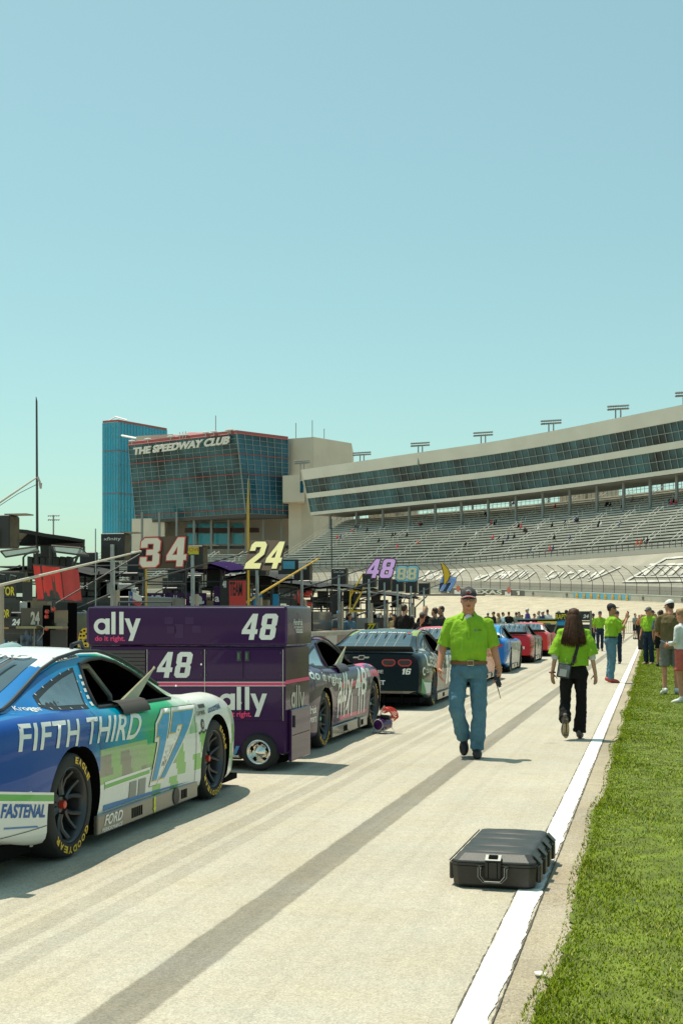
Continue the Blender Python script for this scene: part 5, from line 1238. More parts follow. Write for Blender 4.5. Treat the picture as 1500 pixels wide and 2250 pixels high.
add_panel(B24, 'small_board', (51, 1272, 72, 1320), Yb, SIGNB, 'RAPTOR', YT, tb=(.05, .86, .85, .98))
pb = add_panel(B24, 'taupe_door', (48, 1336, 95, 1379), Yb - .05, mat('door_taupe', (.075, .062, .045), rough=.5), '24', flat('digits_tan', (.55, .5, .42)), tb=(.46, .15, .88, .82), offset=.05)
add_panel(B24, 'number_panel', (20, 1355, 47, 1378), Yb - .02, SIGNB, '24', LW, tb=(.30, .18, .98, .8), offset=.05, shear=.2)
add_panel(B24, 'screen', (121, 1341, 150, 1369), Yb - .05, mat('screen_beige', (.22, .17, .11), rough=.4))
for a, e in ((48, 92), (111, 150)): add_panel(B24, 'shelf', (a, 1376, e, 1381), Yb - .1, mat('shelf_olive', (.25, .23, .12), rough=.4, metal=.4), thick=.2)
add_panel(B24, 'lower_drawers', (112, 1384, 148, 1424), Yb - .05, DARK); add_panel(B24, 'recess_shade_panel', (96, 1330, 112, 1424), Yb, MATTE)  # the narrow black slab stands in for a recess, its shade in the colour
add_panel(B24, 'locker_shade_panel', (150, 1325, 170, 1424), Yb + .3, MATTE)  # flat matte black panel, shadow put into its colour
o = Vector(B24.location)
for x, y in ((104, 1344), (103, 1355), (103, 1381), (118, 1338)): b = MB(); X, z = onY(x, y, Yb - .15); b.ell(P(X, Yb - .15, z) - o, (.038, .05, .042), 10); b.build('headset', mat('headset_red', (.6, .05, .03), rough=.35, coat=.5), B24, True)
# yellow and grey smaller lettering low on the cabinet
add_panel(B24, 'mark_red', (-4, 1407, 6, 1413), Yb - .03, flat('mark_red'), thick=.004); add_panel(B24, 'mark_blue', (6, 1405, 12, 1413), Yb - .03, flat('mark_blue'), thick=.004)
add_panel(B24, 'relay_panel', (18, 1404, 42, 1424), Yb - .03, SIGNB, 'Zo RELAY', LW, tb=(.05, .4, .9, .75)); add_panel(B24, 'copper_strip', (0, 1378, 20, 1382), Yb - .03, mat('copper', (.35, .2, .08), rough=.4, metal=.5), thick=.004)
# tools and bottles on the low shelf
b = MB(); rng2 = random.Random(11)
for k in range(16): X, z = onY(50 + k * 2.8, 1424, Yb - .2); b.tube([P(X, Yb - .2, z) - o, P(X + rng2.uniform(-.03, .03), Yb - .2, z + rng2.uniform(.12, .3)) - o], rng2.uniform(.012, .035), 6)
b.build('bottles', mat('bottles_blue_grey', (.06, .09, .13), rough=.4, var=.9, vs=12), B24)
b = MB(); pts = [P(*((lambda r: (r[0], Yb - .25, r[1]))(onY(x, y, Yb - .25)))) - o for x, y in ((76, 1424), (76, 1382), (80, 1374), (90, 1374), (97, 1380), (96, 1392), (84, 1408))]; b.tube(pts, .008, 6); b.build('hose', mat('hose_tan', (.3, .24, .18), rough=.5), B24, True)
# banner
rb = thing('red_banner', 'bright red banner with dark torn pattern hung on the black pit box', 'banner', (0, 0, 0))
def liv_banner(u, v):
    if .14 < u < .17 + .03 * v or .60 < u < .635: return (.10, .02, .02)
    if v < .32 and .12 < u < .55:
        hgt = .05 + .28 * abs(math.sin(u * 23)) * (.4 + .6 * math.sin((u - .1) * 6.5)) ; 
        if v < hgt: return (.045, .05, .045)
    if .36 < u < .45 and v < .8 * hsh(int(u * 60), 4): return (.12, .05, .04)
    if u > .635: return (.46, .05, .045)
    return (.66, .045, .035)
qb = [P(*((lambda r: (r[0], Yb - .3, r[1]))(onY(x, y, Yb - .3)))) for x, y in ((83, 1319), (180, 1322), (172, 1249), (73, 1240))]
N_ = 40; b = MB(); b.grid([[quad_pt(qb, i / N_, j / N_) + P(0, .012 * math.sin(i * .5) , 0) for i in range(N_ + 1)] for j in range(N_ + 1)])
o_ = b.build('cloth', mat('banner_cloth', rough=.7, attr='tone', var=.08, bump=.2), rb); ca = o_.data.color_attributes.new('tone', 'FLOAT_COLOR', 'CORNER')
cc = np.ones((len(o_.data.loops), 4), 'f')
for p in o_.data.polygons: cc[list(p.loop_indices), :3] = liv_banner((p.index % N_ + .5) / N_, (p.index // N_ + .5) / N_)
ca.data.foreach_set('color', cc.ravel())
b = MB(); b.tube([qb[0], qb[1]], .015, 6); b.tube([qb[3], qb[2]], .015, 6); b.build('hem_bar', DARK, rb)
# canopy of the black pit box: roof, underside, translucent awnings, posts, seats
def pxs(pts, Y): return [P(*((lambda r: (r[0], Y, r[1]))(onY(x, y, Y)))) - o for x, y in pts]
b = MB(); f_, r_ = pxs(((24, 1161), (60, 1164), (100, 1172), (150, 1179), (184, 1185)), 20.2), pxs(((24, 1161), (60, 1166), (100, 1174), (150, 1180), (186, 1187)), 22.6)
lowf = pxs(((24, 1167), (60, 1173), (100, 1180), (150, 1187), (184, 1192)), 20.2); b.grid([lowf, f_, r_, pxs(((24, 1199), (60, 1200), (100, 1201), (150, 1202), (183, 1204)), 22.6), pxs(((24, 1198), (60, 1198), (100, 1196), (150, 1194), (182, 1193)), 20.6)])
b.build('canopy', CANB, B24)
AWN = mat('awning_film', (.30, .33, .31), rough=.4, alpha=.75)
for nm, pts in (('awning', ((2, 1211), (80, 1201), (87, 1212), (13, 1224))), ('awning', ((114, 1199), (178, 1204), (197, 1222), (119, 1212)))):
    p = pxs(pts, 20.1); b = MB(); b.add(p, [(0, 1, 2, 3)]); aw = b.build(nm, AWN, B24); b = MB(); b.tube(p + p[:1], .016, 5); b.build('awning_edge', DARK, aw)
b = MB()
for pts in (((82, 1200), (82, 1300)), ((111, 1200), (111, 1248)), ((52, 1255), (52, 1225), (58, 1218), (84, 1206)), ((185, 1185), (184, 1212), (178, 1220), (155, 1229)), ((178, 1205), (162, 1245)), ((0, 1257), (55, 1257))):
    b.tube(pxs(pts, 20.4), .018 if len(pts) > 2 else .022, 6)
b.build('canopy_posts', DARK, B24)
b = MB(); b.add(pxs(((24, 1183), (48, 1186), (66, 1168), (30, 1165)), 20.9), [(0, 1, 2, 3)]); b.add(pxs(((24, 1199), (34, 1200), (48, 1188), (24, 1186)), 20.8), [(0, 1, 2, 3)]); b.build('canopy_lining', mat('lining_tan', (.28, .23, .17), rough=.8), B24)
for x in (60, 74, 88, 103, 118, 132, 146): b = MB(); p = pxs(((x, 1250), (x + 12, 1251), (x + 12, 1224), (x, 1222)), 20.9); b.slab(p, (0, .1, 0)); b.build('seat', BLACK, B24, bevel=.01)
b = MB(); b.slab(pxs(((89, 1221), (118, 1224), (113, 1197), (88, 1196)), 20.7), (0, .15, 0)); b.build('canopy_pillar', BLACK, B24, bevel=.01)
for pts in (((-4, 1274), (14, 1276), (12, 1262), (-4, 1260)), ((21, 1284), (38, 1282), (37, 1266), (22, 1262))): b = MB(); b.slab(pxs(pts, 20.6), (0, .04, 0)); b.build('monitor', mat('monitor_black'), B24, bevel=.01)
yb = thing('perforated_bracket', 'yellow perforated bracket board with black round holes beside the purple cart', 'board', (0, 0, 0))
p = [P(*((lambda r: (r[0], 17.6, r[1]))(onY(x, y, 17.6)))) for x, y in ((171, 1410), (176, 1388), (182, 1381), (190, 1380), (195, 1386), (195, 1402), (183, 1404), (183, 1412), (194, 1412), (192, 1422), (172, 1422))]
b = MB(); b.slab(p, (0, .05, 0)); b.build('plate', YELLOW, yb)
b = MB()
for x, y in ((178, 1389), (185, 1386), (190, 1393), (177, 1397), (184, 1397), (177, 1406), (187, 1409), (176, 1417), (188, 1418)): X, z = onY(x, y, 17.58); b.tube([P(X, 17.58, z), P(X, 17.6, z)], .014, 12)
b.build('holes', MATTE, yb)
B88 = pit_box('pit_box', 'black pit box lettered 88 with a low black canopy', 24.6, -9.9, 3.2, 2.4, 1.95, CABK, CANB, zcan=2.66, cx=(-.9, .35))
add_panel(B88, 'number_panel', (172, 1334, 205, 1366), 24.55, SIGNB, '88', LW, tb=(.2, .2, .98, .8), offset=.03, shear=.15)
B48 = pit_box('pit_box', 'purple pit box lettered 48 with a purple canopy', 29.2, -9.8, 3.0, 2.4, 1.75, PURP, mat('canopy_purple', (.03, .014, .07), rough=.95, spec=.03), zcan=2.9, cx=(.25, 1))
for (a, e), tx, kk in (((315, 362), '48', .03), ((362, 408), 'ally', .0), ((408, 455), 'a', .04)): add_panel(B48, 'name_board', (a + 1, 1303, e - 1, 1334), 29.1, PURP, tx, flat('vinyl_grey_white', (.5, .5, .5)), tb=(.18, .2, .9, .85), offset=kk)
add_panel(B48, 'narrow_board', (470, 1288, 486, 1334), 29.05, PURP, 'a', LW, tb=(.2, .25, .8, .5)); tb_ = add_panel(B48, 'team_board', (484, 1273, 541, 1334), 29.0, SIGNB, '48', LW, tb=(.1, .7, .25, .95))
add_panel(B48, 'team_red', (504, 1276, 540, 1331), 28.97, flat('team_red', (.52, .05, .04)), 'TEAM', SIGNB, tb=(.05, .4, .8, .95))
B24b = pit_box('pit_box', 'black pit box with bright blue panels behind the yellow 24 sign', 33.4, -9.8, 3.0, 2.4, 1.75, CABK, CANB, zcan=2.8, cx=(.1, 1))
for a, e in ((556, 576), (600, 612)): add_panel(B24b, 'blue_panel', (a, 1305, e, 1332), 33.3, flat('panel_bright_blue', (.02, .25, .48)))
add_panel(B24b, 'blue_screen', (622, 1233, 648, 1250), 33.3, flat('screen_blue', (.06, .28, .42), rough=.2)); add_panel(B24b, 'screen_frame', (612, 1229, 656, 1262), 33.36, SIGNB)
BSC = pit_box('pit_box', 'grey fronted pit box with white lettering, beside red equipment', 37.6, -9.8, 3.0, 2.4, 1.7, CABK, CANB, zcan=2.7)
add_panel(BSC, 'grey_board', (612, 1286, 651, 1330), 37.5, mat('board_grey', (.09, .09, .088), rough=.5), 'SafetyCulture', LW, tb=(.06, .42, .94, .62))
b = MB(); rg = random.Random(4)
for k in range(9): X, z = onY(rg.uniform(652, 682), rg.uniform(1300, 1332), 37.3); b.ell(P(X, 37.3, z) - Vector(BSC.location), (rg.uniform(.06, .14), .1, rg.uniform(.05, .12)), 8)
b.build('red_equipment', mat('headset_red'), BSC, True)
BYE = pit_box('pit_box', 'open pit box with yellow frame and black screens past the grey board', 43.5, -9.8, 2.8, 2.4, 1.5, mat('cabinet_grey', (.12, .115, .11), rough=.5), CANB, zcan=2.75)
b = MB(); oy = Vector(BYE.location); py_ = lambda pts: [P(*((lambda r: (r[0], 43.2, r[1]))(onY(x, y, 43.2)))) - oy for x, y in pts]
for pts in (((770, 1298), (795, 1300)), ((808, 1275), (768, 1350)), ((768, 1343), (798, 1344)), ((770, 1290), (768, 1350)), ((796, 1262), (770, 1310))): b.tube(py_(pts), .028, 6)
b.build('yellow_frame', YELLOW, BYE)
add_panel(BYE, 'screen_stack', (724, 1298, 752, 1350), 43.3, SIGNB); add_panel(BYE, 'screen', (780, 1283, 796, 1296), 43.3, SIGNB)
BFA = pit_box('pit_box', 'small far black pit box with flat canopy under the 88 sign', 52, -9.8, 2.6, 2.2, 1.5, CABK, CANB, zcan=2.6)
# small 77 box on the wall
b77 = thing('wall_box', 'small black box with slanted yellow 77 standing on the pit wall', 'box', (-9.1, 40.9, 1.13)); Yq = 40.8
b = MB(); q = [p - Vector(b77.location) for p in fq(801, 1369, 826, 1386, Yq, 0)]; b.slab(q, (0, .3, 0)); b.build('case', SIGNB, b77)
text_on('number', b77, '77', [p + P(0, -.006, 0) for p in [quad_pt(q, .2, .08), quad_pt(q, .92, .08), quad_pt(q, .98, .95), quad_pt(q, .26, .95)]], YT, offset=.05, shear=.2)
# gantry past the signs
gt = thing('gantry_post', 'dark post with a bracketed crossbar near the blue 77 sign', 'post', at(908, 1356, 60)); gt.location.z = 0
b = MB(); b.tube([(0, 0, 0), (0, 0, 2.55)], .045, 6); b.tube([(0, 0, 2.55), (3.2, .7, 2.55)], .045, 6); b.tube([(0, 0, 1.9), (.6, .13, 2.5)], .03, 5); b.build('frame', DARK, gt); b = MB(); b.bb(-.2, .1, -.1, .1, 1.5, 2.0); b.build('box', SIGNB, gt)
# flag
fl = thing('flag', 'small state flag, blue with a star beside white and red bands', 'flag', at(284, 1356, 23.5)); fl.location.z = 0; o2 = Vector(fl.location)
fpt = lambda x, y: at(x, y, 23.5) - o2
b = MB(); b.tube([(0, 0, 0), (0, 0, 2.0)], .008, 6); b.build('staff', STEEL, fl)
for nm, pts, m in (('blue_band', ((284, 1326), (292, 1326), (292, 1301), (284, 1299)), flat('flag_blue', (.03, .08, .3))), ('white_band', ((292, 1316), (312, 1326), (311, 1310), (292, 1301)), LW), ('red_band', ((292, 1326), (306, 1333), (312, 1326), (292, 1316)), flat('flag_red', (.6, .04, .05)))):
    b = MB(); b.slab([fpt(*p) for p in pts], (0, .01, 0)); b.build(nm, m, fl)
b = MB(); b.slab([fpt(288, 1312) + P(math.cos(math.pi / 2 + k * math.pi / 5) * (.033 if k % 2 == 0 else .013), -.004, math.sin(math.pi / 2 + k * math.pi / 5) * (.033 if k % 2 == 0 else .013)) for k in range(10)], (0, -.004, 0)); b.build('star', LW, fl)
# grey trailer far behind the pit boxes
tr = thing('trailer', 'long pale grey trailer parked behind the black pit boxes', 'trailer', at(215, 1356, 90)); tr.location.z = 0
b = MB(); b.bb(-1.3, 2.4, 0, 2.5, .9, 2.9); b.build('trailer_body', mat('trailer_grey', (.6, .59, .56), rough=.4), tr, bevel=.08); b = MB(); b.bb(-1.2, 2.3, .3, 2.2, .3, .9); b.build('chassis', DARK, tr)
text_on('lettering', tr, 'Southwestern', [P(-.9, -.01, 1.9), P(1.4, -.01, 1.9), P(1.4, -.01, 2.2), P(-.9, -.01, 2.2)], DARK)
# ------------------------------------------------------------ black case on the line
def equipment_case():
    t = thing('equipment_case', 'flat black hard case with side latches lying across the white line', 'case', (-.868, 7.352, .004), R(-1.5))
    CP = mat('case_plastic', (.027, .022, .017), rough=.45, var=.4, vs=9, bump=.15, bs=220); CT = mat('case_lid_plastic', (.034, .036, .034), rough=.5, var=.35, vs=9, bump=.15, bs=220)
    w, l = .238, .975
    def ring(hx, y0, y1, z, c): return [P(-hx + c, y0, z), P(hx - c, y0, z), P(hx, y0 + c, z), P(hx, y1 - c, z), P(hx - c, y1, z), P(-hx + c, y1, z), P(-hx, y1 - c, z), P(-hx, y0 + c, z)]
    b = MB(); b.loft([ring(w - .022, .018, l - .018, .0, .035), ring(w - .006, .004, l - .004, .014, .035), ring(w, 0, l, .12, .035)]); b.build('shell', CP, t, bevel=.003)
    b = MB(); b.loft([ring(w + .004, -.004, l + .004, .122, .035), ring(w + .004, -.004, l + .004, .134, .035)]); b.build('seal_rim', CP, t)
    b = MB(); b.loft([ring(w, 0, l, .135, .035), ring(w - .003, .003, l - .003, .148, .035), ring(w - .04, .055, l - .05, .186, .03)]); lid = b.build('lid', CT, t, bevel=.003)
    b = MB()
    for y0, y1 in ((.10, .26), (.30, .52), (.56, .70), (.74, .90)):
        rows = []
        for i in range(9): x = -.19 + .38 * i / 8; z = .1872 + .007 * math.cos((i / 8 - .5) * math.pi); rows.append([P(x, y0, .186), P(x, y0 + .012, z), P(x, y1 - .012, z), P(x, y1, .186)])
        b.grid(rows)
    b.build('lid_ribs', CT, lid, True)
    b = MB(); b.bb(-.046, .046, -.022, .0, .055, .15); b.slab([(-.046, -.022, .15), (.046, -.022, .15), (.046, .028, .176), (-.046, .028, .176)], (0, 0, .006)); fl_ = b.build('front_latch', CP, t, bevel=.004)
    b = MB(); b.slab([(-.044, -.021, .1575), (.044, -.021, .1575), (.044, .024, .1815), (-.044, .024, .1815)], (0, 0, .002)); b.build('latch_plate', mat('latch_pale', (.42, .41, .38), rough=.35), fl_)
    b = MB(); b.slab([(-.026, -.012, .166), (.026, -.012, .166), (.026, .016, .181), (-.026, .016, .181)], (0, 0, .0035)); b.bb(-.027, -.023, -.024, -.02, .06, .15); b.bb(.023, .027, -.024, -.02, .06, .15); b.build('latch_recess', MATTE, fl_)
    b = MB(); hp = [(-.074, -.03, .118), (-.074, -.034, .07), (-.048, -.036, .04), (.048, -.036, .04), (.074, -.034, .07), (.074, -.03, .118)]; b.tube(hp, .0085, 6)
    for x in (-.074, .074): b.bb(x - .013, x + .013, -.024, .0, .102, .128)
    b.build('handle', CP, t)
    b = MB(); b.tube([(x * 1.09, y - .008, z - .002) for x, y, z in hp], .0016, 4); b.tube([(x * .91, y - .008, z + .004) for x, y, z in hp], .0016, 4)
    for x in (-.074, .074): b.bb(x - .012, x + .012, -.0262, -.0245, .112, .117); b.bb(x - .0012, x + .0012, -.0262, -.0245, .104, .127)
    b.build('handle_edge', mat('pale_edge', (.35, .34, .31), rough=.4), t)  # thin pale lines along the handle and its brackets
    for s_ in (1, -1):
        for y in (.11, .36, .60, .85):
            b = MB(); X0, X1 = sorted((s_ * (w - .002), s_ * (w + .022))); b.bb(X0, X1, y - .05, y + .05, .03, .13); la = b.build('side_latch', CP, t, bevel=.006)
            b = MB(); b.slab([(s_ * (w + .022), y - .045, .13), (s_ * (w + .022), y + .045, .13), (s_ * (w - .025), y + .045, .178), (s_ * (w - .025), y - .045, .178)], (s_ * .004, 0, .006)); b.build('latch_arm', CP, la, bevel=.002)
    return t
equipment_case()
# ------------------------------------------------------------ purple air tank with red coil hose
at_ = thing('air_tank', 'small purple air tank on a wire stand with coiled red hose', 'air tank', (-3.46, 16.9, 0), R(-14))
b = MB(); b.tube([(0, -.13, .115), (0, -.12, .115), (0, .16, .115), (0, .17, .115)], [.06, .075, .075, .06], 20); b.build('tank', paint('tank_purple', (.05, .012, .08)), at_, True)
b = MB(); b.tube([(0, .069 * math.cos(2 * math.pi * k / 24), .069 * math.sin(2 * math.pi * k / 24)) for k in range(25)], .005, 6); rg_ = b.build('end_ring', mat('ring_grey', (.5, .48, .48), rough=.4), at_); rg_.rotation_euler = (0, 0, R(90)); rg_.location = (0, -.127, .115)
b = MB(); b.tube([(-.07, .02, .215), (.11, .02, .205)], .032, 12); b.build('pump', BLACK, at_, True)
b = MB()
for y in (-.08, .14): b.tube([(-.1, y, .008), (-.05, y, .09), (0, y, .2), (.05, y, .09), (.12, y, .008), (-.1, y, .008)], .006, 6)
b.tube([(-.1, -.08, .008), (-.1, .14, .008)], .006, 6); b.tube([(.12, -.08, .008), (.12, .14, .008)], .006, 6); b.build('stand', mat('stand_wire', (.5, .48, .44), rough=.4, metal=.5), at_)
b = MB(); pts = []
for k in range(170):
    a = k * .47; tt = k / 169; ph_ = 2.3 - 2.6 * tt + .3 * math.sin(k * .9); rr_ = .055 + .05 * (.5 + .5 * math.sin(a)); pts.append((.085 + rr_ * math.cos(ph_) * 1.1 + .02 * math.cos(a), .03 + .045 * math.cos(a), .22 + rr_ * math.sin(ph_) * 1.2))
b.tube(pts, .0062, 5); b.build('coil_hose', flat('hose_red', (.62, .05, .03)), at_, True)
b = MB(); b.tube([(-.02, .0, .245), (-.01, .0, .30)], .014, 8); b.tube([(-.01, 0, .30), (.03, .01, .36)], .008, 6); b.build('gauge', CHROME, at_)
# ------------------------------------------------------------ far cart at the end of the line, barrier, rope
fc = thing('pit_cart', 'black pit cart with yellow lettered end board and white 24 panel', 'pit cart', atd(1225, 62)); o3 = Vector(fc.location); fp3 = lambda x, y, d=62: at(x, y, d) - o3
def far_panel(nm, x0, y0, x1, y1, m, d=62, txt=None, tm=None, tb=(.1, .15, .9, .85), thick=.1, **k):
    q = [fp3(x0, y1, d), fp3(x1, y1, d), fp3(x1, y0, d), fp3(x0, y0, d)]; b = MB(); b.slab(q, (0, thick, 0)); b.build(nm, m, fc)
    if txt: text_on('lettering', fc, txt, [quad_pt(q, u, v) + P(0, -.02, 0) for u, v in ((tb[0], tb[1]), (tb[2], tb[1]), (tb[2], tb[3]), (tb[0], tb[3]))], tm, **k)
far_panel('end_board', 1219, 1346, 1246, 1362, SIGNB, txt='RAPTOR', tm=YT, tb=(.05, .1, 1.4, .8), offset=.02); far_panel('number_board', 1262, 1343, 1298, 1363, SIGNB, txt='24', tm=LW, tb=(.5, .25, .85, .65), offset=.04, shear=.2)
far_panel('top_shelf', 1132, 1359, 1240, 1362, mat('shelf_teal', (.1, .2, .24), rough=.4), thick=1.2); far_panel('dark_shelf', 1136, 1362, 1240, 1366, MATTE, thick=1.0); far_panel('yellow_strip', 1180, 1365, 1222, 1369, YELLOW, 61.9); far_panel('blue_panel', 1222, 1362, 1262, 1374, flat('panel_bright_blue'))
far_panel('lower_frame', 1200, 1372, 1296, 1412, mat('cart_interior', (.05, .055, .06), rough=.7), 63)
b = MB(); b.tube([fp3(1297, 1342), fp3(1296, 1425)], .06, 6); b.tube([fp3(1262, 1366), fp3(1297, 1366)], .05, 6); b.tube([fp3(1222, 1372), fp3(1208, 1412)], .04, 6); b.build('frame', mat('frame_taupe', (.2, .18, .15), rough=.6), fc)
br = thing('crowd_barrier', 'grey metal crowd barrier across the far end of the road', 'barrier', atd(1385, 108)); 
b = MB(); b.tube([(-1.0, 0, .2), (-1.0, 0, 1.15), (1.1, 0, 1.15), (1.1, 0, .2), (-1.0, 0, .2)], .035, 6)
for k in range(13): b.tube([(-1.0 + k * .165, 0, .2), (-1.0 + k * .165, 0, 1.15)], .018, 4)
b.tube([(-.7, -.3, 0), (-.7, 0, .2), (-.7, .3, 0)], .03, 4); b.tube([(.8, -.3, 0), (.8, 0, .2), (.8, .3, 0)], .03, 4); b.build('rails', mat('barrier_grey', (.35, .34, .32), rough=.5, metal=.4), br)
rp = thing('rope_stake', 'thin pale stake with knotted yellow rope in the grass', 'stake', atd(1482, 26.5)); o4 = Vector(rp.location)
b = MB(); b.tube([(0, 0, 0), (0, 0, .62)], .006, 6); b.build('stake', mat('stake_pale', (.6, .6, .55), rough=.5), rp)
b = MB(); b.tube([at(1461, 1458, 27) - o4, at(1474, 1459, 26.6) - o4, P(0, 0, .6), at(1489, 1466, 25.5) - o4, at(1500, 1488, 23.5) - o4, at(1512, 1505, 21) - o4], .008, 6)
b.tube([P(0, 0, .6), P(.03, 0, .66), P(.06, .01, .63), P(0, 0, .6), P(-.05, 0, .65)], .006, 6); b.build('rope', mat('rope_yellow', (.75, .58, .15), rough=.8), rp)
# ============================================================ people (local: facing +y, right hand at +x)
from mathutils import noise as mnoise
def skin_m(k='tan'): return mat('skin_' + k, dict(tan=(.42, .20, .11), red=(.56, .25, .155), pale=(.52, .30, .20), brown=(.22, .11, .06))[k], rough=.55, var=.12, vs=14, spec=.3)
def caps(mb, pts, rs, n=12, sx=1):
    for p, r in zip(pts, rs): mb.ell(p, r, n)
    mb.tube(pts, list(rs), n)
def eloft(mb, rings, n=24, pw=2.3):
    out = []
    for z, rx, ry, cx, cy in rings:
        r = []
        for j in range(n):
            a = 2 * math.pi * j / n; c, s = math.cos(a), math.sin(a)
            r.append(P(cx + rx * math.copysign(abs(c) ** (2 / pw), c), cy + ry * math.copysign(abs(s) ** (2 / pw), s), z))
        out.append(r)
    mb.loft(out)
def hand(mb, w, d, pn, side, curl=.5, spread=.10, sc=1.0):
    """palm, four fingers of different lengths bent towards the palm side, thumb from the side of the palm"""
    w, d = Vector(w), Vector(d).normalized(); pn = Vector(pn); pn = (pn - d * pn.dot(d)).normalized(); lat = d.cross(pn).normalized()
    if lat.dot(Vector(side)) < 0: lat = -lat                 # lat points to the thumb side
    M = Matrix((lat, pn, d)).transposed()
    mb.ell(w + d * .05 * sc, (.041 * sc, .016 * sc, .056 * sc), 12, M); mb.tube([w, w + d * .03 * sc], [.024 * sc, .03 * sc], 10)
    for i, ln in enumerate((.073, .082, .076, .06)):
        o = (.031, .011, -.010, -.030)[i]; p = w + (d * (.094 - abs(o) * .25) + lat * o) * sc; dd = (d + lat * o * spread * 30 * .3).normalized(); pts = [p]; c = curl * (.8 + .12 * i)
        for s_, f in ((.45, .6), (.30, 1.15), (.25, 1.6)):
            a = c * f; q = pts[-1] + (dd * math.cos(a) + pn * math.sin(a)) * ln * s_ * sc; pts.append(q)
        caps(mb, pts, [.0092 * sc, .0086 * sc, .008 * sc, .007 * sc], 8)
    b0 = w + (d * .022 + lat * .032) * sc; b1 = b0 + (d * .030 + lat * .026 + pn * .012 * (1 + curl)) * sc; b2 = b1 + (d * .030 + lat * .004 + pn * .014 * (1 + curl)) * sc
    caps(mb, [b0, b1, b2], [.013 * sc, .0105 * sc, .009 * sc], 8)
def wrinkle(me, amp, sc=(9, 9, 5), seed=0.0):
    me.update(); ns = [v.normal.copy() for v in me.vertices]
    for v, n in zip(me.vertices, ns):
        p = Vector((v.co.x * sc[0], v.co.y * sc[1], v.co.z * sc[2])) + Vector((seed, seed * 2, 0))
        a = mnoise.noise(p) + .5 * mnoise.noise(p * 2.3) - .6 * abs(mnoise.noise(p * 1.4 + Vector((7, 3, 1))))
        v.co += n * a * amp
def head(mb, c, yaw=0, pitch=0, sc=1.0, female=False):
    """c: centre of the head; a face with brow, nose, mouth, ears"""
    M = Matrix.Rotation(yaw, 3, 'Z') @ Matrix.Rotation(pitch, 3, 'X'); c = Vector(c); w = .92 if female else 1
    def e(p, r, n=12): mb.ell(c + M @ Vector(p) * sc, [x * sc for x in r], n, M)
    e((0, -.012, .035), (.077 * w, .096, .088), 16); e((0, .022, -.025), (.078 * w * w, .075, .088), 14); e((0, .038, -.072), (.070 * w * w, .057, .044)); e((0, .02, -.095), (.056 * w, .05, .034)); e((0, .074, -.094), (.022, .02, .018), 8)
    e((0, .070, .022), (.052 * w, .026, .013), 10); e((0, .098, -.018), (.012, .022, .024), 8); e((0, .106, -.032), (.018, .014, .010), 8)
    e((0, .083, -.066), (.025, .014, .006), 8); e((0, .081, -.074), (.022, .014, .007), 8)
    for s in (-1, 1): e((s * .079 * w, -.008, -.012), (.010, .024, .034), 8); e((s * .042, .064, -.028), (.022, .02, .02), 8)
    return M
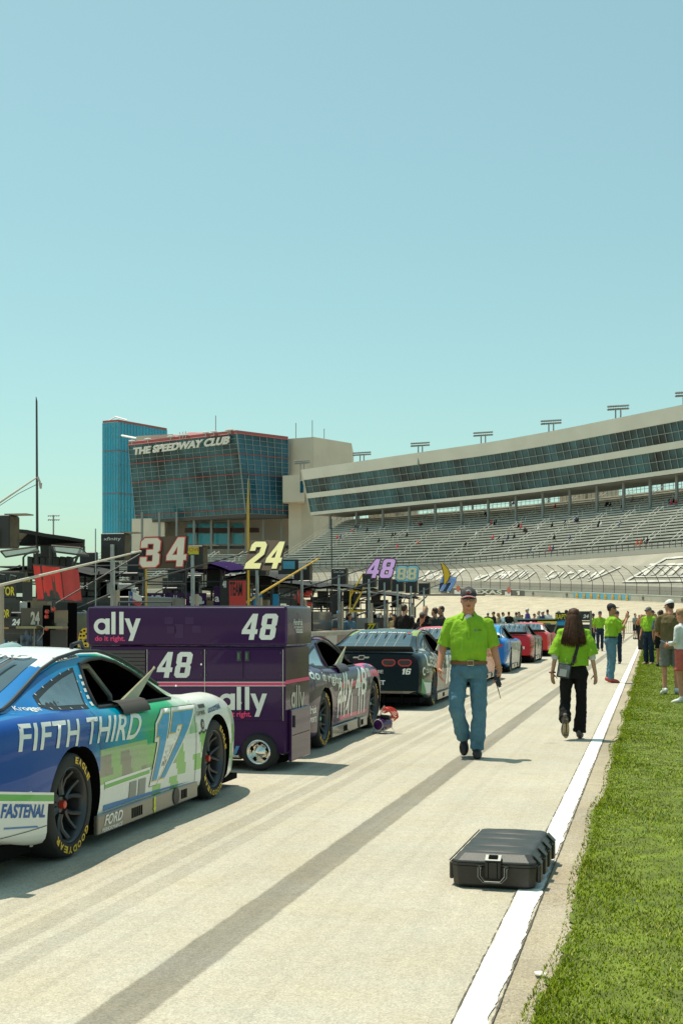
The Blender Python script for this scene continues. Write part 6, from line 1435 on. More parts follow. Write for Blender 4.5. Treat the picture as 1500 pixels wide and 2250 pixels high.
def person_parts(j, fem=False, fat=1.0, vox=.012, sleeve=.55, shorts=None, head_yaw=0, head_pitch=0, curl=(.5, .5), shirt_w=1.0, leg=(.1, .078, .066), hands=True, long_sleeve=False, palm=None, hem=None, tw=None):
    """meshes of the body and its clothing for joints j, all sizes in metres; j['h'] = standing height"""
    k = j['h'] / 1.8; out = {}
    A = {'R': [Vector(p) for p in j['RA']], 'L': [Vector(p) for p in j['LA']]}; G = {'R': [Vector(p) for p in j['RL']], 'L': [Vector(p) for p in j['LL']]}
    lean = Vector(j.get('lean', (0, 0, 0)))              # shift of the chest over the hips
    zc, zs, zh = G['R'][0].z, A['R'][0].z, j['head'][2]
    def tor(t): return lean * max(0, min(1, t))
    # body
    b = MB(); hd = Vector(j['head']); head(b, hd, head_yaw, head_pitch, k * (.96 if fem else 1), fem)
    sh = (A['R'][0] + A['L'][0]) / 2
    caps(b, [sh + P(0, -.01, -.02), sh + P(0, -.005, .07 * k), hd + P(0, -.012, -.06 * k)], [.068 * k, .066 * k * (.76 if fem else 1), .063 * k * (.76 if fem else 1)])
    eloft(b, [(zc - .03, .12 * k * fat, .09 * k, 0, 0)] + [(lerp(zc, zs, t), r * k * fat, q * k, lean.x * t, lean.y * t) for t, r, q in ((.15, .14, .1), (.5, .14, .1), (.8, .16, .1), (1.0, .13, .075))])
    for s in 'RL':
        a = A[s]; caps(b, [a[0] + P(0, 0, -.02 * k)] + a[1:], [.036 * k, .043 * k * (.8 if fem else 1), .029 * k * (.9 if fem else 1)])
        b.ell(lerp(a[1], a[2], .25), .043 * k * (.82 if fem else 1), 10)
        if hands:
            d = (a[2] - a[1]).normalized() if len(a) < 4 else (Vector(j['hand' + s])); d = Vector(j.get('hand' + s, d)); sg = 1 if s == 'R' else -1
            hand(b, a[2], d, (palm or {}).get(s, (-sg, 0, 0)), (0, 1, 0), curl[0 if s == 'R' else 1], sc=k * (.9 if fem else 1.0))
        else: b.ell(a[2] + (a[2] - a[1]).normalized() * .07 * k, (.03 * k, .035 * k, .07 * k), 8)
        g = G[s]; caps(b, g[:3], [.078 * k, .054 * k, .038 * k]); b.ell(lerp(g[1], g[2], .3) + P(0, -.012, 0), .052 * k, 10); caps(b, [g[2], lerp(g[2], g[3], .5), g[3]], [.030 * k, .026 * k, .022 * k])
    out['body'] = remesh(b, vox, 3 if vox < .02 else 1)
    # shirt
    b = MB(); hm = hem if hem is not None else zc + .10 * k; f = fat * shirt_w; tw_ = tw or (.165, .172, .178, .19, .175, .10)
    zz = [hm, lerp(hm, zs, .22), lerp(hm, zs, .5), lerp(hm, zs, .78), zs - .0 * k, zs + .05 * k]
    ry = [.125, .128 + .02 * (fat - 1), .125 + .03 * (fat - 1), .118, .092, .066]
    eloft(b, [(z, tw_[i] * k * (f if i < 4 else 1), ry[i] * k * f, lean.x * i / 5, lean.y * i / 5 + (.015 * fat if 0 < i < 3 else 0)) for i, z in enumerate(zz)])
    for s in 'RL':
        a = A[s]; e = lerp(a[0], a[1], sleeve / .6) if sleeve <= .6 else lerp(a[1], a[2], (sleeve - .6) / .4)
        pts = [a[0] + P(0, 0, -.02 * k), lerp(a[0], e, .5), e] if sleeve <= .6 else [a[0], a[1], e]
        b.tube(pts, [.062 * k, .070 * k * shirt_w, .076 * k * shirt_w] if sleeve <= .6 else [.07 * k, .058 * k, .045 * k], 14); b.ell(a[0] + P(0, 0, -.012 * k), .066 * k, 12)
        m_ = lerp(A['R'][0], A['L'][0], .5); caps(b, [a[0] + P(0, 0, -.015 * k), lerp(a[0], m_, .4) + P(0, -.004, -.008 * k), lerp(a[0], m_, .72) + P(0, -.008, .045 * k)], [.064 * k, .074 * k, .052 * k], 12)
    me = remesh(b, vox, 4 if vox < .02 else 1); wrinkle(me, .017 * k if vox < .02 else .004, seed=j['h'] * 9); out['shirt'] = me
    # trousers or shorts
    b = MB(); eloft(b, [(zc - .07 * k, .155 * k * fat, .115 * k * fat, 0, 0), (zc, .172 * k * fat, .128 * k * fat, 0, 0), (zc + .06 * k, .168 * k * fat, .124 * k * fat, 0, 0), (hm + .02, .158 * k * fat, .115 * k * fat, 0, .0)])
    for s in 'RL':
        g = G[s]
        if shorts: e = lerp(g[0], g[1], shorts); b.tube([g[0], lerp(g[0], e, .5), e], [.098 * k * fat, .10 * k, .102 * k], 14); b.ell(g[0], .098 * k * fat, 12)
        else:
            sc = .5 + .5 * fat; e = lerp(g[1], g[2], 1.02); caps(b, [g[0], lerp(g[0], g[1], .5), g[1]], [leg[0] * k * fat, (leg[0] + leg[1]) / 2 * k * sc, leg[1] * k]); b.tube([g[1], lerp(g[1], e, .5), e], [leg[1] * k, (leg[1] + leg[2]) / 2 * k, leg[2] * k], 14)
    me = remesh(b, vox, 4 if vox < .02 else 1); wrinkle(me, .014 * k if vox < .02 else .004, (8, 8, 11), j['h'] * 5); out['shorts' if shorts else 'trousers'] = me
    b = MB()
    for s in 'RL':
        g = G[s]; d = (g[3] - g[2]); fd = d.normalized(); up = Vector((0, 0, 1)); up = (up - fd * up.dot(fd)); up = up.normalized() if up.length > .1 else Vector((0, 1, 0)); x = fd.cross(up)
        M = Matrix((x, fd, up)).transposed(); heel = g[2] - fd * .05 * k - up * .045 * k; toe = g[3] + fd * .03 * k
        b.ell(lerp(heel, toe, .28) + up * .018 * k, (.046 * k, .085 * k, .060 * k), 12, M); b.ell(lerp(heel, toe, .70) - up * .0 * k, (.054 * k, .105 * k, .046 * k), 12, M); b.ell(heel + up * .03 * k, (.042 * k, .046 * k, .050 * k), 10, M)
        b.tube([g[2] + (G[s][1] - g[2]).normalized() * .05 * k, g[2] - up * .02], [.050 * k, .056 * k], 10)
    out['shoes'] = remesh(b, max(.008, vox * .8), 2)
    return out
def stand(h=1.8, spread=.1, RA=None, LA=None, dz=0):
    k = h / 1.8; s = lambda p: (p[0] * k, p[1] * k, p[2] * k)
    return dict(h=h, head=s((0, .02, 1.675)), RA=[s(p) for p in (RA or ((.19, 0, 1.45), (.245, -.03, 1.16), (.26, .05, .91)))], LA=[s(p) for p in (LA or ((-.19, 0, 1.45), (-.245, -.03, 1.16), (-.26, .05, .91)))],
                RL=[s(p) for p in ((.095, 0, .93), (spread, .02, .51), (spread, -.03, .085), (spread + .03, .12, .04))], LL=[s(p) for p in ((-.095, 0, .93), (-spread, .02, .51), (-spread, -.03, .085), (-spread - .03, .12, .04))])
def walking(h=1.8):
    k = h / 1.8; s = lambda p: (p[0] * k, p[1] * k, p[2] * k); j = stand(h)
    j['RL'] = [s(p) for p in ((.095, 0, .93), (.1, .10, .52), (.1, .16, .10), (.12, .31, .06))]; j['LL'] = [s(p) for p in ((-.095, 0, .93), (-.1, .0, .51), (-.1, -.22, .14), (-.11, -.10, .04))]
    j['RA'] = [s(p) for p in ((.19, 0, 1.45), (.25, -.10, 1.17), (.26, -.10, .92))]; j['LA'] = [s(p) for p in ((-.19, 0, 1.45), (-.25, -.02, 1.17), (-.26, .16, .96))]; return j
def cap_mesh(c, yaw=0, pitch=0, sc=1.0):
    M = Matrix.Rotation(yaw, 3, 'Z') @ Matrix.Rotation(pitch, 3, 'X'); c = Vector(c); b = MB(); rows = []
    for i in range(7):
        a = math.pi / 2 * i / 6; rows.append([c + M @ Vector(((.086 * math.cos(a)) * math.cos(t), -.008 + (.106 * math.cos(a)) * math.sin(t), .036 + .092 * math.sin(a) ** .9 - .006 * math.sin(t))) * sc for t in [k * math.pi / 10 for k in range(21)]])
    b.grid(rows); dome = b
    v = MB(); r2 = []
    for i in range(4):
        r2.append([c + M @ Vector(((.080 + .006 * i / 3 * math.cos(t) * 0) * math.cos(t) * (1 - .06 * i / 3), .02 + (.082 + .075 * i / 3 * math.sin(t) ** .7) * max(0, math.sin(t)) , .042 - .012 * i / 3 - .022 * (math.cos(t) ** 2))) * sc for t in [math.pi * k / 12 for k in range(13)]])
    v.grid(r2); v.grid([[p - P(0, 0, .004) for p in r] for r in r2]); return dome, v
def hair_short(c, yaw=0, pitch=0, sc=1.0, vox=.012, under_cap=False):
    M = Matrix.Rotation(yaw, 3, 'Z') @ Matrix.Rotation(pitch, 3, 'X'); c = Vector(c); b = MB()
    if under_cap: b.ell(c + M @ Vector((0, -.030, .030)) * sc, [x * sc for x in (.0805, .088, .05)], 14, M)
    else: b.ell(c + M @ Vector((0, -.024, .048)) * sc, [x * sc for x in (.083, .096, .088)], 14, M)
    b.ell(c + M @ Vector((0, -.055, -.0)) * sc, [x * sc for x in (.068, .052, .062)], 12, M); return remesh(b, vox, 1)
def hair_long(c, sc=1.0, length=.42, n=120, wid=.115, seed=1, front=False, yaw=0):
    r = random.Random(seed); c = Vector(c); b = MB(); M = Matrix.Rotation(yaw, 3, 'Z'); b.ell(c + M @ Vector((0, -.018, .04)) * sc, [x * sc for x in (.086, .10, .094)], 16); b.ell(c + M @ Vector((0, -.05, -.04)) * sc, [x * sc for x in (.082, .075, .10)], 14)
    for k in range(n):
        a = r.uniform(.03, .97) * math.pi * (1.15 if front else 1) - (.08 * math.pi if front else 0); x0, y0 = -.086 * math.cos(a), -.018 - .105 * math.sin(a); L = length * r.uniform(.7, 1.0) * (1 - .16 * abs(math.cos(a)) ** 3)
        clump = round(-math.cos(a) * 3.2) / 3.2; x1 = lerp(-math.cos(a), clump, .45) * wid + r.uniform(-.02, .02)
        pts = [c + M @ Vector((x0 * .6, y0 * .6, .115)) * sc, c + M @ Vector((x0, y0, .02)) * sc, c + M @ Vector((lerp(x0, x1, .45), y0 - .025, -.11)) * sc, c + M @ Vector((lerp(x0, x1, .85), min(-.10, y0) - .075 + .02 * r.random(), -.16 - L * .35)) * sc, c + M @ Vector((x1 * 1.03 + r.uniform(-.008, .008), min(-.10, y0) - .085 + .03 * abs(x1) / wid, -.13 - L)) * sc]
        b.tube(pts, [.007 * sc, .0075 * sc, .006 * sc, .0042 * sc, .001 * sc], 5)
    return b.mesh(True)
HAIRC = dict(brown=mat('hair_brown', (.035, .018, .010), rough=.5, var=.5, vs=30, spec=.4), black=mat('hair_black', (.012, .010, .009), rough=.5, spec=.4), blond=mat('hair_blond', (.30, .17, .07), rough=.6, var=.4, vs=30), grey=mat('hair_grey', (.25, .23, .2), rough=.7, var=.3, vs=30))
LIME = cloth('shirt_lime', (.25, .46, .03), rough=.85, var=.12)
DENIM = cloth('denim_blue', (.095, .20, .265), var=.2, vs=7, bump=.7, bs=30); DENIMD = cloth('denim_dark', (.018, .032, .055), var=.25)
PITCHB = cloth('trousers_black', (.012, .0115, .011)); SHOEB = mat('shoe_dark_brown', (.022, .015, .011), rough=.5, var=.3, vs=20)
WCL = cloth('cloth_white', (.62, .62, .62)); WSHOE = mat('shoe_white', (.62, .62, .6), rough=.6, var=.2, vs=20)
def clothe(label, loc, rz, parts, mats, group=None):
    t = thing('person', label, 'person', loc, rz, group)
    body = None
    for nm in ('body', 'shirt', 'trousers', 'shorts', 'shoes'):
        if nm in parts: link(nm, parts[nm], t, mats[nm if nm != 'shorts' else 'shorts'])
    return t
def faceto(loc, target=(0, 0)): v = Vector((target[0] - loc[0], target[1] - loc[1])); return math.atan2(-v.x, v.y)   # local +y looks at the target
def cap_on(t, c, col, brim, yaw=0, pitch=0, sc=1.0):
    d, v = cap_mesh(c, yaw, pitch, sc); o = d.build('cap', col, t, True, angle=60); v.build('brim', brim, o, True, angle=60); return o
def glasses_on(t, c, yaw=0, pitch=0, sc=1.0, col=None):
    M = Matrix.Rotation(yaw, 3, 'Z') @ Matrix.Rotation(pitch, 3, 'X'); c = Vector(c); b = MB()
    for s in (-1, 1): b.ell(c + M @ Vector((s * .035, .096, -.001)) * sc, [x * sc for x in (.032, .012, .021)], 12, M); b.tube([c + M @ Vector((s * .063, .085, .012)) * sc, c + M @ Vector((s * .083, -.01, .008)) * sc], .0035 * sc, 5)
    b.tube([c + M @ Vector((-.012, .108, .010)) * sc, c + M @ Vector((.012, .108, .010)) * sc], .004 * sc, 5); return b.build('sunglasses', col or mat('sunglass_lens', (.010, .010, .009), rough=.06, coat=1), t, True)
# -------------------------------------------------- man with the radio
def man():
    loc = P(-1.945, 14.2, .004); rz = faceto(loc)
    j = dict(h=1.83, head=(0, .03, 1.72), RA=[(.205, -.01, 1.475), (.283, -.04, 1.19), (.318, .055, .965)], LA=[(-.205, -.01, 1.475), (-.278, -.05, 1.18), (-.335, .0, .945)],
             RL=[(.10, 0, .93), (.135, .07, .53), (.05, -.13, .205), (.05, -.02, .065)], LL=[(-.10, 0, .93), (-.118, .02, .52), (-.088, .0, .09), (-.095, .15, .045)], handR=(-.10, .32, -.95), handL=(.12, .22, -1))
    pr = person_parts(j, fat=1.10, vox=.0075, sleeve=.545, curl=(.75, 1.15), shirt_w=1.0, leg=(.096, .085, .083), palm={'R': (-1, -.1, 0), 'L': (.8, .45, 0)}, hem=1.045, tw=(.168, .176, .182, .19, .178, .09))
    t = clothe('man in lime green polo and jeans walking to the viewer with cap and sunglasses', loc, rz, pr, dict(body=skin_m('red'), shirt=LIME, trousers=DENIM, shoes=SHOEB))
    hc = Vector(j['head'])
    cp = cap_on(t, hc, mat('cap_charcoal', (.045, .036, .042), rough=.85, var=.4, vs=40), mat('brim_red', (.33, .03, .03), rough=.8), 0, -.04, 1.05)
    b = MB(); b.tube([hc + P(.083 * math.cos(a) * 1.02, .02 + (.16) * max(0, math.sin(a)), .031 - .022 * math.cos(a) ** 2 + .003) for a in [math.pi * k / 14 for k in range(15)]], .0035, 5); b.build('brim_edge', WCL, cp, True)
    b = MB(); b.tube([hc + P(.028 * math.cos(a) * (1 - k / 30), .098 - .02 * (k / 12), .072 + .026 * math.sin(a)) for k, a in enumerate([.5 + q * .45 for q in range(13)])], .006, 6); b.build('badge', WCL, cp, True)
    b = MB(); b.tube([hc + P(-.02, .104, .058), hc + P(.0, .102, .07), hc + P(.025, .097, .064)], .0045, 6); b.build('badge_swirl', mat('badge_swirl_red', (.5, .05, .05)), cp, True)
    glasses_on(t, hc, 0, 0, 1.0, mat('sunglass_mirror', (.05, .045, .04), rough=.05, coat=1, spec=1))
    b = MB(); b.ell(hc + P(0, -.03, .0), (.082, .085, .07), 14); link('hair', remesh(b, .01, 1), t, HAIRC['grey'])
    b = MB(); b.ell(hc + P(0, .093, -.069), (.024, .010, .0045), 10); b.ell(hc + P(0, .090, -.078), (.020, .010, .005), 10); b.build('lips', mat('lips', (.30, .10, .075), rough=.5), t, True)
    # polo collar: two flaps folded over round the neck, undershirt in the opening
    b = MB(); rows = [[], []]
    for k in range(17):
        a = math.pi * (.5 + .22) + (2 * math.pi - .44 * math.pi) * k / 16 - 0; c_, s_ = math.cos(a), math.sin(a); f = abs(k - 8) / 8
        rows[0].append(P(.072 * c_, -.012 + .072 * s_, 1.598 - .035 * f ** 2)); rows[1].append(P(.112 * c_, -.010 + .108 * s_ + .012 * f, 1.535 - .03 * f ** 2))
    b.grid(rows); b.grid([[p - P(0, 0, .006) for p in r] for r in rows]); b.build('collar', LIME, t, True)
    b = MB(); b.ell(P(0, .055, 1.505), (.05, .03, .055), 12); b.build('undershirt', WCL, t, True)
    b = MB(); b.slab([P(-.012, .112, 1.46), P(.012, .112, 1.46), P(.010, .150, 1.30), P(-.010, .150, 1.30)], (0, .006, 0)); b.build('placket', LIME, t)
    # belt
    b = MB(); rr = []
    for z, e in ((1.012, 0), (1.048, 0)): rr.append([P((.183 + .002) * 1.10 * math.cos(a), (.132 + .006) * 1.10 * math.sin(a) + .004, z) for a in [2 * math.pi * k / 36 for k in range(36)]])
    b.loft(rr); bl = b.build('belt', mat('belt_leather', (.20, .075, .03), rough=.5), t, True)
    b = MB(); pts = [P(-.052, .158, 1.006), P(.012, .160, 1.006), P(.012, .160, 1.055), P(-.052, .158, 1.055)]; b.tube(pts + pts[:1], .005, 6); b.build('buckle', mat('buckle_brass', (.6, .5, .32), rough=.3, metal=.8), bl)
    wv = BVHTree.FromPolygons([v.co[:] for v in pr['shirt'].vertices], [p.vertices[:] for p in pr['shirt'].polygons])
    def chest(x, z): h_ = wv.ray_cast(P(x, .6, z), P(0, -1, 0))[0]; return (h_ or P(x, .15, z)) + P(0, .003, 0)
    uv, fs = text_uv('TEXAS', offset=.02); b = MB(); b.add([chest(-.098 - .042 * u, 1.378 + .016 * v) for u, v, _ in uv], fs); b.build('chest_lettering', flat('logo_dark', (.03, .045, .02)), t)
    b = MB(); b.add([chest(-.075 + .016 * math.cos(a), 1.386 + .013 * math.sin(a)) for a in [k * math.pi / 6 for k in range(12)]], [tuple(range(12))]); b.build('chest_emblem', flat('logo_grey', (.15, .22, .2)), t)
    b = MB(); w_ = Vector(j['LA'][2]) + P(0.008, -.006, .028); d_ = (Vector(j['LA'][2]) - Vector(j['LA'][1])).normalized(); x_ = d_.orthogonal().normalized(); y_ = d_.cross(x_)
    b.tube([w_ + (x_ * math.cos(a) + y_ * math.sin(a)) * .034 for a in [2 * math.pi * k / 18 for k in range(19)]], .006, 6); b.build('watch', mat('watch_gold', (.55, .36, .10), rough=.3, metal=.8), t)
    # radio held in the hand
    Mw = Matrix.Translation(loc) @ Matrix.Rotation(rz, 4, 'Z')
    rd = thing('handheld_radio', 'black handheld radio with a long aerial, held by the man in jeans', 'radio', Mw @ Vector((-.312, .062, .815)), rz)
    rm = Matrix.Rotation(R(20), 4, 'Y') @ Matrix.Rotation(R(12), 4, 'X')
    b = MB(); b.box((0, 0, .02), (.058, .036, .115), M=rm); b.build('case', BLACK, rd, bevel=.006)
    b = MB(); q = [rm @ P(.016, 0, -.035), rm @ P(.02, .0, -.09), rm @ P(.028, 0, -.175)]; b.tube(q, [.006, .005, .0035], 6); b.build('aerial', BLACK, rd)
    b = MB(); 
    for x in (-.016, 0): b.tube([rm @ P(x, 0, -.035), rm @ P(x, 0, -.055)], .008, 8)
    b.build('knobs', DARK, rd)
man()
# -------------------------------------------------- woman with the shoulder bag
def woman():
    loc = P(-.955, 16.66, .003); rz = 0.02 + math.atan2(.955, 16.66) * .5
    j = dict(h=1.62, head=(0, .02, 1.51), RA=[(.155, -.005, 1.335), (.222, -.02, 1.05), (.268, .03, .81)], LA=[(-.155, -.005, 1.335), (-.226, -.03, 1.05), (-.268, -.03, .815)],
             RL=[(.085, 0, .83), (.092, .01, .46), (.07, .0, .085), (.078, .13, .04)], LL=[(-.085, 0, .83), (-.112, .01, .44), (-.105, -.23, .255), (-.11, -.215, .085)], handR=(.05, .12, -1), handL=(.08, .05, -1))
    pr = person_parts(j, fem=True, fat=1.08, vox=.0075, sleeve=.60, curl=(.35, .3), shirt_w=1.30, leg=(.098, .074, .092), palm={'R': (-.6, -.7, 0), 'L': (.6, -.7, 0)}, hem=.915, tw=(.150, .150, .146, .158, .165, .09))
    t = clothe('woman with long brown hair, lime shirt and black trousers, walking away with a bag', loc, rz, pr, dict(body=skin_m('pale'), shirt=LIME, trousers=PITCHB, shoes=mat('trainer_grey', (.10, .085, .07), rough=.7)))
    link('hair', hair_long(j['head'], 1.0, .24, 420, .140, 3), t, mat('hair_long_brown', (.060, .027, .013), rough=.6, var=.5, vs=25, spec=.2))
    for s, a in ((1, j['RA']), (-1, j['LA'])):
        a = [Vector(p) for p in a]; b = MB(); b.tube([lerp(a[0], a[1], .9), a[1], lerp(a[1], a[2], .22)], [.048, .047, .042], 12); b.build('undersleeve', WCL, t, True)
    b = MB(); w_ = lerp(Vector(j['LA'][1]), Vector(j['LA'][2]), .93); b.tube([w_ + P(.034 * math.cos(a), .034 * math.sin(a), 0) for a in [2 * math.pi * k / 16 for k in range(17)]], .011, 6); b.build('wristband', mat('band_maroon', (.10, .03, .025), rough=.6), t, True)
    # sole of the lifted shoe
    g2, g3 = Vector(j['LL'][2]), Vector(j['LL'][3]); d = (g3 - g2).normalized(); up = Vector((0, 0, 1)); up = (up - d * up.dot(d)).normalized()
    if up.y < 0: up = -up
    x = d.cross(up).normalized(); c = lerp(g2 - d * .045, g3 + d * .075, .5) - up * .058
    b = MB(); ol = [c + x * (.04 + .010 * math.cos(a)) * math.sin(a) + d * (.125 * math.cos(a)) for a in [2 * math.pi * k / 24 for k in range(24)]]; b.slab(ol, up * .02); so = b.build('sole', mat('sole_tan', (.38, .28, .16), rough=.8), t)
    b = MB()
    for k in (-.10, -.085, -.07, .055, .075, .09): b.slab([c + x * -.034 + d * k, c + x * .034 + d * k, c + x * .034 + d * (k + .007), c + x * -.034 + d * (k + .007)], up * -.004)
    b.slab([c + x * -.005 + d * -.06, c + x * .005 + d * -.06, c + x * .005 + d * .05, c + x * -.005 + d * .05], up * -.004); b.build('sole_grooves', mat('groove_dark', (.05, .035, .02), rough=.9), so)
    Mw = Matrix.Translation(loc) @ Matrix.Rotation(rz, 4, 'Z')
    bg_ = thing('shoulder_bag', 'small clear fronted shoulder bag on a dark strap, worn by the long haired woman', 'bag', Mw @ Vector((-.118, -.165, .86)), rz)
    rm = Matrix.Rotation(R(9), 4, 'Y'); b = MB(); b.box((0, 0, 0), (.165, .055, .185), M=rm); b.build('bag_body', mat('bag_dark', (.02, .02, .025), rough=.6), bg_, bevel=.022, seg=3)
    b = MB(); b.box((0, -.029, .0), (.135, .004, .15), M=rm); b.build('clear_window', mat('bag_window', (.09, .13, .16), rough=.15, coat=1, var=.6, vs=14), bg_, bevel=.0015)
    b = MB(); b.box((-.012, -.033, -.025), (.085, .003, .09), M=rm); b.build('white_card', mat('card_grey', (.42, .42, .4), rough=.6), bg_)
    b = MB(); wv = BVHTree.FromPolygons([v.co[:] for v in pr['shirt'].vertices], [p.vertices[:] for p in pr['shirt'].polygons]); off = Vector((-.118, -.165, .86)); rows = []
    for k in range(19):
        t_ = k / 18; x0, z0 = lerp(-.02, .105, t_ ** .9), lerp(.93, 1.37, t_); h_ = wv.ray_cast(P(x0, -.6, z0), P(0, 1, 0))[0]; y0 = (h_.y if h_ else -.11) - .008; rows.append([P(x0 - .019, y0, z0 + .004) - off, P(x0 + .019, y0, z0 - .004) - off])
    b.grid(rows); b.grid([[p + P(0, -.004, 0) for p in r] for r in rows]); st = b.build('strap', mat('strap_black', (.014, .013, .014), rough=.7), bg_)
    b = MB(); pts = [P(-.018, .0, .955), P(.028, .0, .955), P(.033, .0, 1.045), P(-.008, .0, 1.045)]; pts = [P(p.x, (wv.ray_cast(P(p.x, -.6, p.z), P(0, 1, 0))[0] or P(0, -.11, 0)).y - .016, p.z) - off for p in pts]; b.tube(pts + pts[:1], .0055, 6); b.build('buckle', mat('buckle_brown', (.16, .075, .045), rough=.5), st)
woman()
# -------------------------------------------------- officials and spectators
FIG = 'people standing along the pit road'
def figure(label, px, d, h, heading, j=None, skin='tan', shirt=LIME, legs=DENIM, shoes=SHOEB, hair='brown', cap=None, brim=None, glasses=False, vox=.014, shorts=None, fem=False, longhair=0, group=None, z=0, x=None, beard=False, **k):
    p = atd(px, d, z) if x is None else P(*x); j = j or stand(h); pr = person_parts(j, fem=fem, vox=vox, shorts=shorts, **k)
    t = clothe(label, p, heading, pr, dict(body=skin_m(skin), shirt=shirt, trousers=legs, shorts=legs, shoes=shoes), group)
    hy, hp = k.get('head_yaw', 0), k.get('head_pitch', 0); sc = h / 1.8
    if cap: cap_on(t, j['head'], cap, brim or cap, hy, hp, sc * 1.02)
    if longhair: link('hair', hair_long(j['head'], sc, longhair, 60, .12, 5, True, hy), t, HAIRC[hair])
    elif hair: link('hair', hair_short(j['head'], hy, hp, sc, vox, bool(cap)), t, HAIRC[hair])
    if glasses: glasses_on(t, j['head'], hy, hp, sc)
    return t, j
TOCAM, AWAY = math.pi, 0.0
NAVYC = mat('cap_navy', (.02, .02, .03), rough=.8); GREYC = mat('cap_grey', (.12, .12, .12), rough=.8); WHITEC = mat('cap_white', (.62, .62, .6), rough=.8)
# phone man, side on
jp = stand(1.85, .07, RA=((.185, .03, 1.44), (.20, .20, 1.22), (.05, .36, 1.46)), LA=((-.185, .03, 1.44), (-.20, .22, 1.22), (-.06, .38, 1.47))); jp['handR'] = (-.15, .15, .9); jp['handL'] = (.15, .1, .9)
pm, _ = figure('bearded man in lime shirt and jeans with red shoes, holding up a phone', 1341, 30.5, 1.85, R(-72), jp, shoes=mat('shoe_red', (.5, .06, .05), rough=.5), hair='black', cap=NAVYC, fat=1.12, vox=.011, curl=(.6, .6), palm={'R': (-1, 0, .2), 'L': (1, 0, .2)}, leg=(.1, .082, .075))
b = MB(); b.ell(Vector(jp['head']) + P(0, .045, -.075), (.058, .06, .05), 12); link('beard', remesh(b, .009, 1), pm, HAIRC['black'])
b = MB(); rr = [[P(.20 * math.cos(a), .148 * math.sin(a), z) for a in [2 * math.pi * k / 24 for k in range(24)]] for z in (1.045, 1.08)]; b.loft(rr); b.build('belt', BLACK, pm, True)
Mp = Matrix.Translation(pm.location) @ Matrix.Rotation(R(-72), 4, 'Z'); ph = thing('phone', 'dark phone held up at face height by the bearded man', 'phone', Mp @ Vector((0, .40, 1.60)), R(-72)); b = MB(); b.bb(-.038, .038, -.005, .005, -.075, .075); b.build('phone_body', BLACK, ph, bevel=.003)
b = MB(); b.bb(-.034, .034, -.0065, -.0055, -.068, .068); b.build('screen', mat('screen_glass', (.02, .03, .04), rough=.05), ph)
figure('man in lime shirt, dark jeans and cap walking up beside the far pit cart', 1317, 58.8, 1.80, TOCAM + .1, walking(1.8), skin='red', legs=DENIMD, cap=NAVYC, shoes=mat('shoe_tan', (.25, .17, .1), rough=.7))
figure('lime shirted person mostly hidden behind the bearded phone man', 1354, 43, 1.74, TOCAM - .3, skin='red', cap=NAVYC, legs=DENIMD)
figure('lime shirted person at the far left of the far pit cart post', 1302, 66, 1.72, R(60), legs=DENIMD, cap=NAVYC)
figure('older man in lime polo and dark jeans with grey cap standing on the grass edge', 1424, 42.0, 1.86, TOCAM - .55, skin='red', legs=DENIMD, cap=GREYC, glasses=True, fat=1.05, shoes=mat('shoe_tan'), head_yaw=-.2, leg=(.1, .085, .08), hair='grey')
jo = stand(1.88, .11, RA=((.2, .02, 1.45), (.235, .06, 1.16), (.10, .24, 1.05)), LA=((-.2, .02, 1.45), (-.245, .06, 1.16), (-.12, .26, 1.08))); jo['head'] = (-.01, .07, 1.74)
om, _ = figure('tall man in olive T-shirt and grey shorts with white cap, seen from behind', 1472, 25.7, 1.88, R(8), jo, skin='red', shirt=cloth('shirt_olive', (.15, .115, .055)), legs=cloth('shorts_grey', (.17, .165, .15)), shoes=WSHOE, shorts=.92, cap=WHITEC, head_pitch=-.3, head_yaw=.45, fat=1.1, vox=.011, hair='brown')
b = MB(); 
for s in (1, -1): g = Vector(jo['RL' if s > 0 else 'LL'][2]); b.tube([g + P(0, 0, -.02), g + P(0, 0, .06)], .046, 12)
b.build('socks', mat('socks_slate', (.06, .08, .1), rough=.9), om, True)
jw = stand(1.68, .09, RA=((.165, .02, 1.44), (.22, .06, 1.16), (.10, .27, 1.10)), LA=((-.165, .02, 1.44), (-.22, .05, 1.16), (-.06, .26, 1.12)))
ww, _ = figure('woman in white long sleeved shirt and coral shorts, partly cut by the photo edge', 1497, 23.2, 1.70, R(70), jw, fem=True, skin='red', shirt=WCL, legs=cloth('shorts_coral', (.50, .12, .10)), shoes=WSHOE, shorts=.72, sleeve=.9, glasses=True, hair='blond', vox=.011, fat=1.05, head_pitch=-.2)
Mp = Matrix.Translation(ww.location) @ Matrix.Rotation(R(70), 4, 'Z'); ph = thing('phone', 'dark slate phone held by the woman in white', 'phone', Mp @ Vector((.0, .33, 1.08)), R(70)); b = MB(); b.box((0, 0, 0), (.075, .15, .01), M=Matrix.Rotation(.5, 4, 'X')); b.build('phone_body', mat('phone_slate', (.05, .06, .08), rough=.3), ph, bevel=.003)
BT = cloth('shirt_black', (.016, .015, .014)); GT_ = cloth('shirt_charcoal', (.04, .036, .03))
figure('person in black shorts and white socks behind the olive shirted man', 1451, 40, 1.75, AWAY - .3, skin='tan', shirt=cloth('shirt_blue_dull', (.06, .10, .13)), legs=PITCHB, shorts=.8, shoes=BLACK)
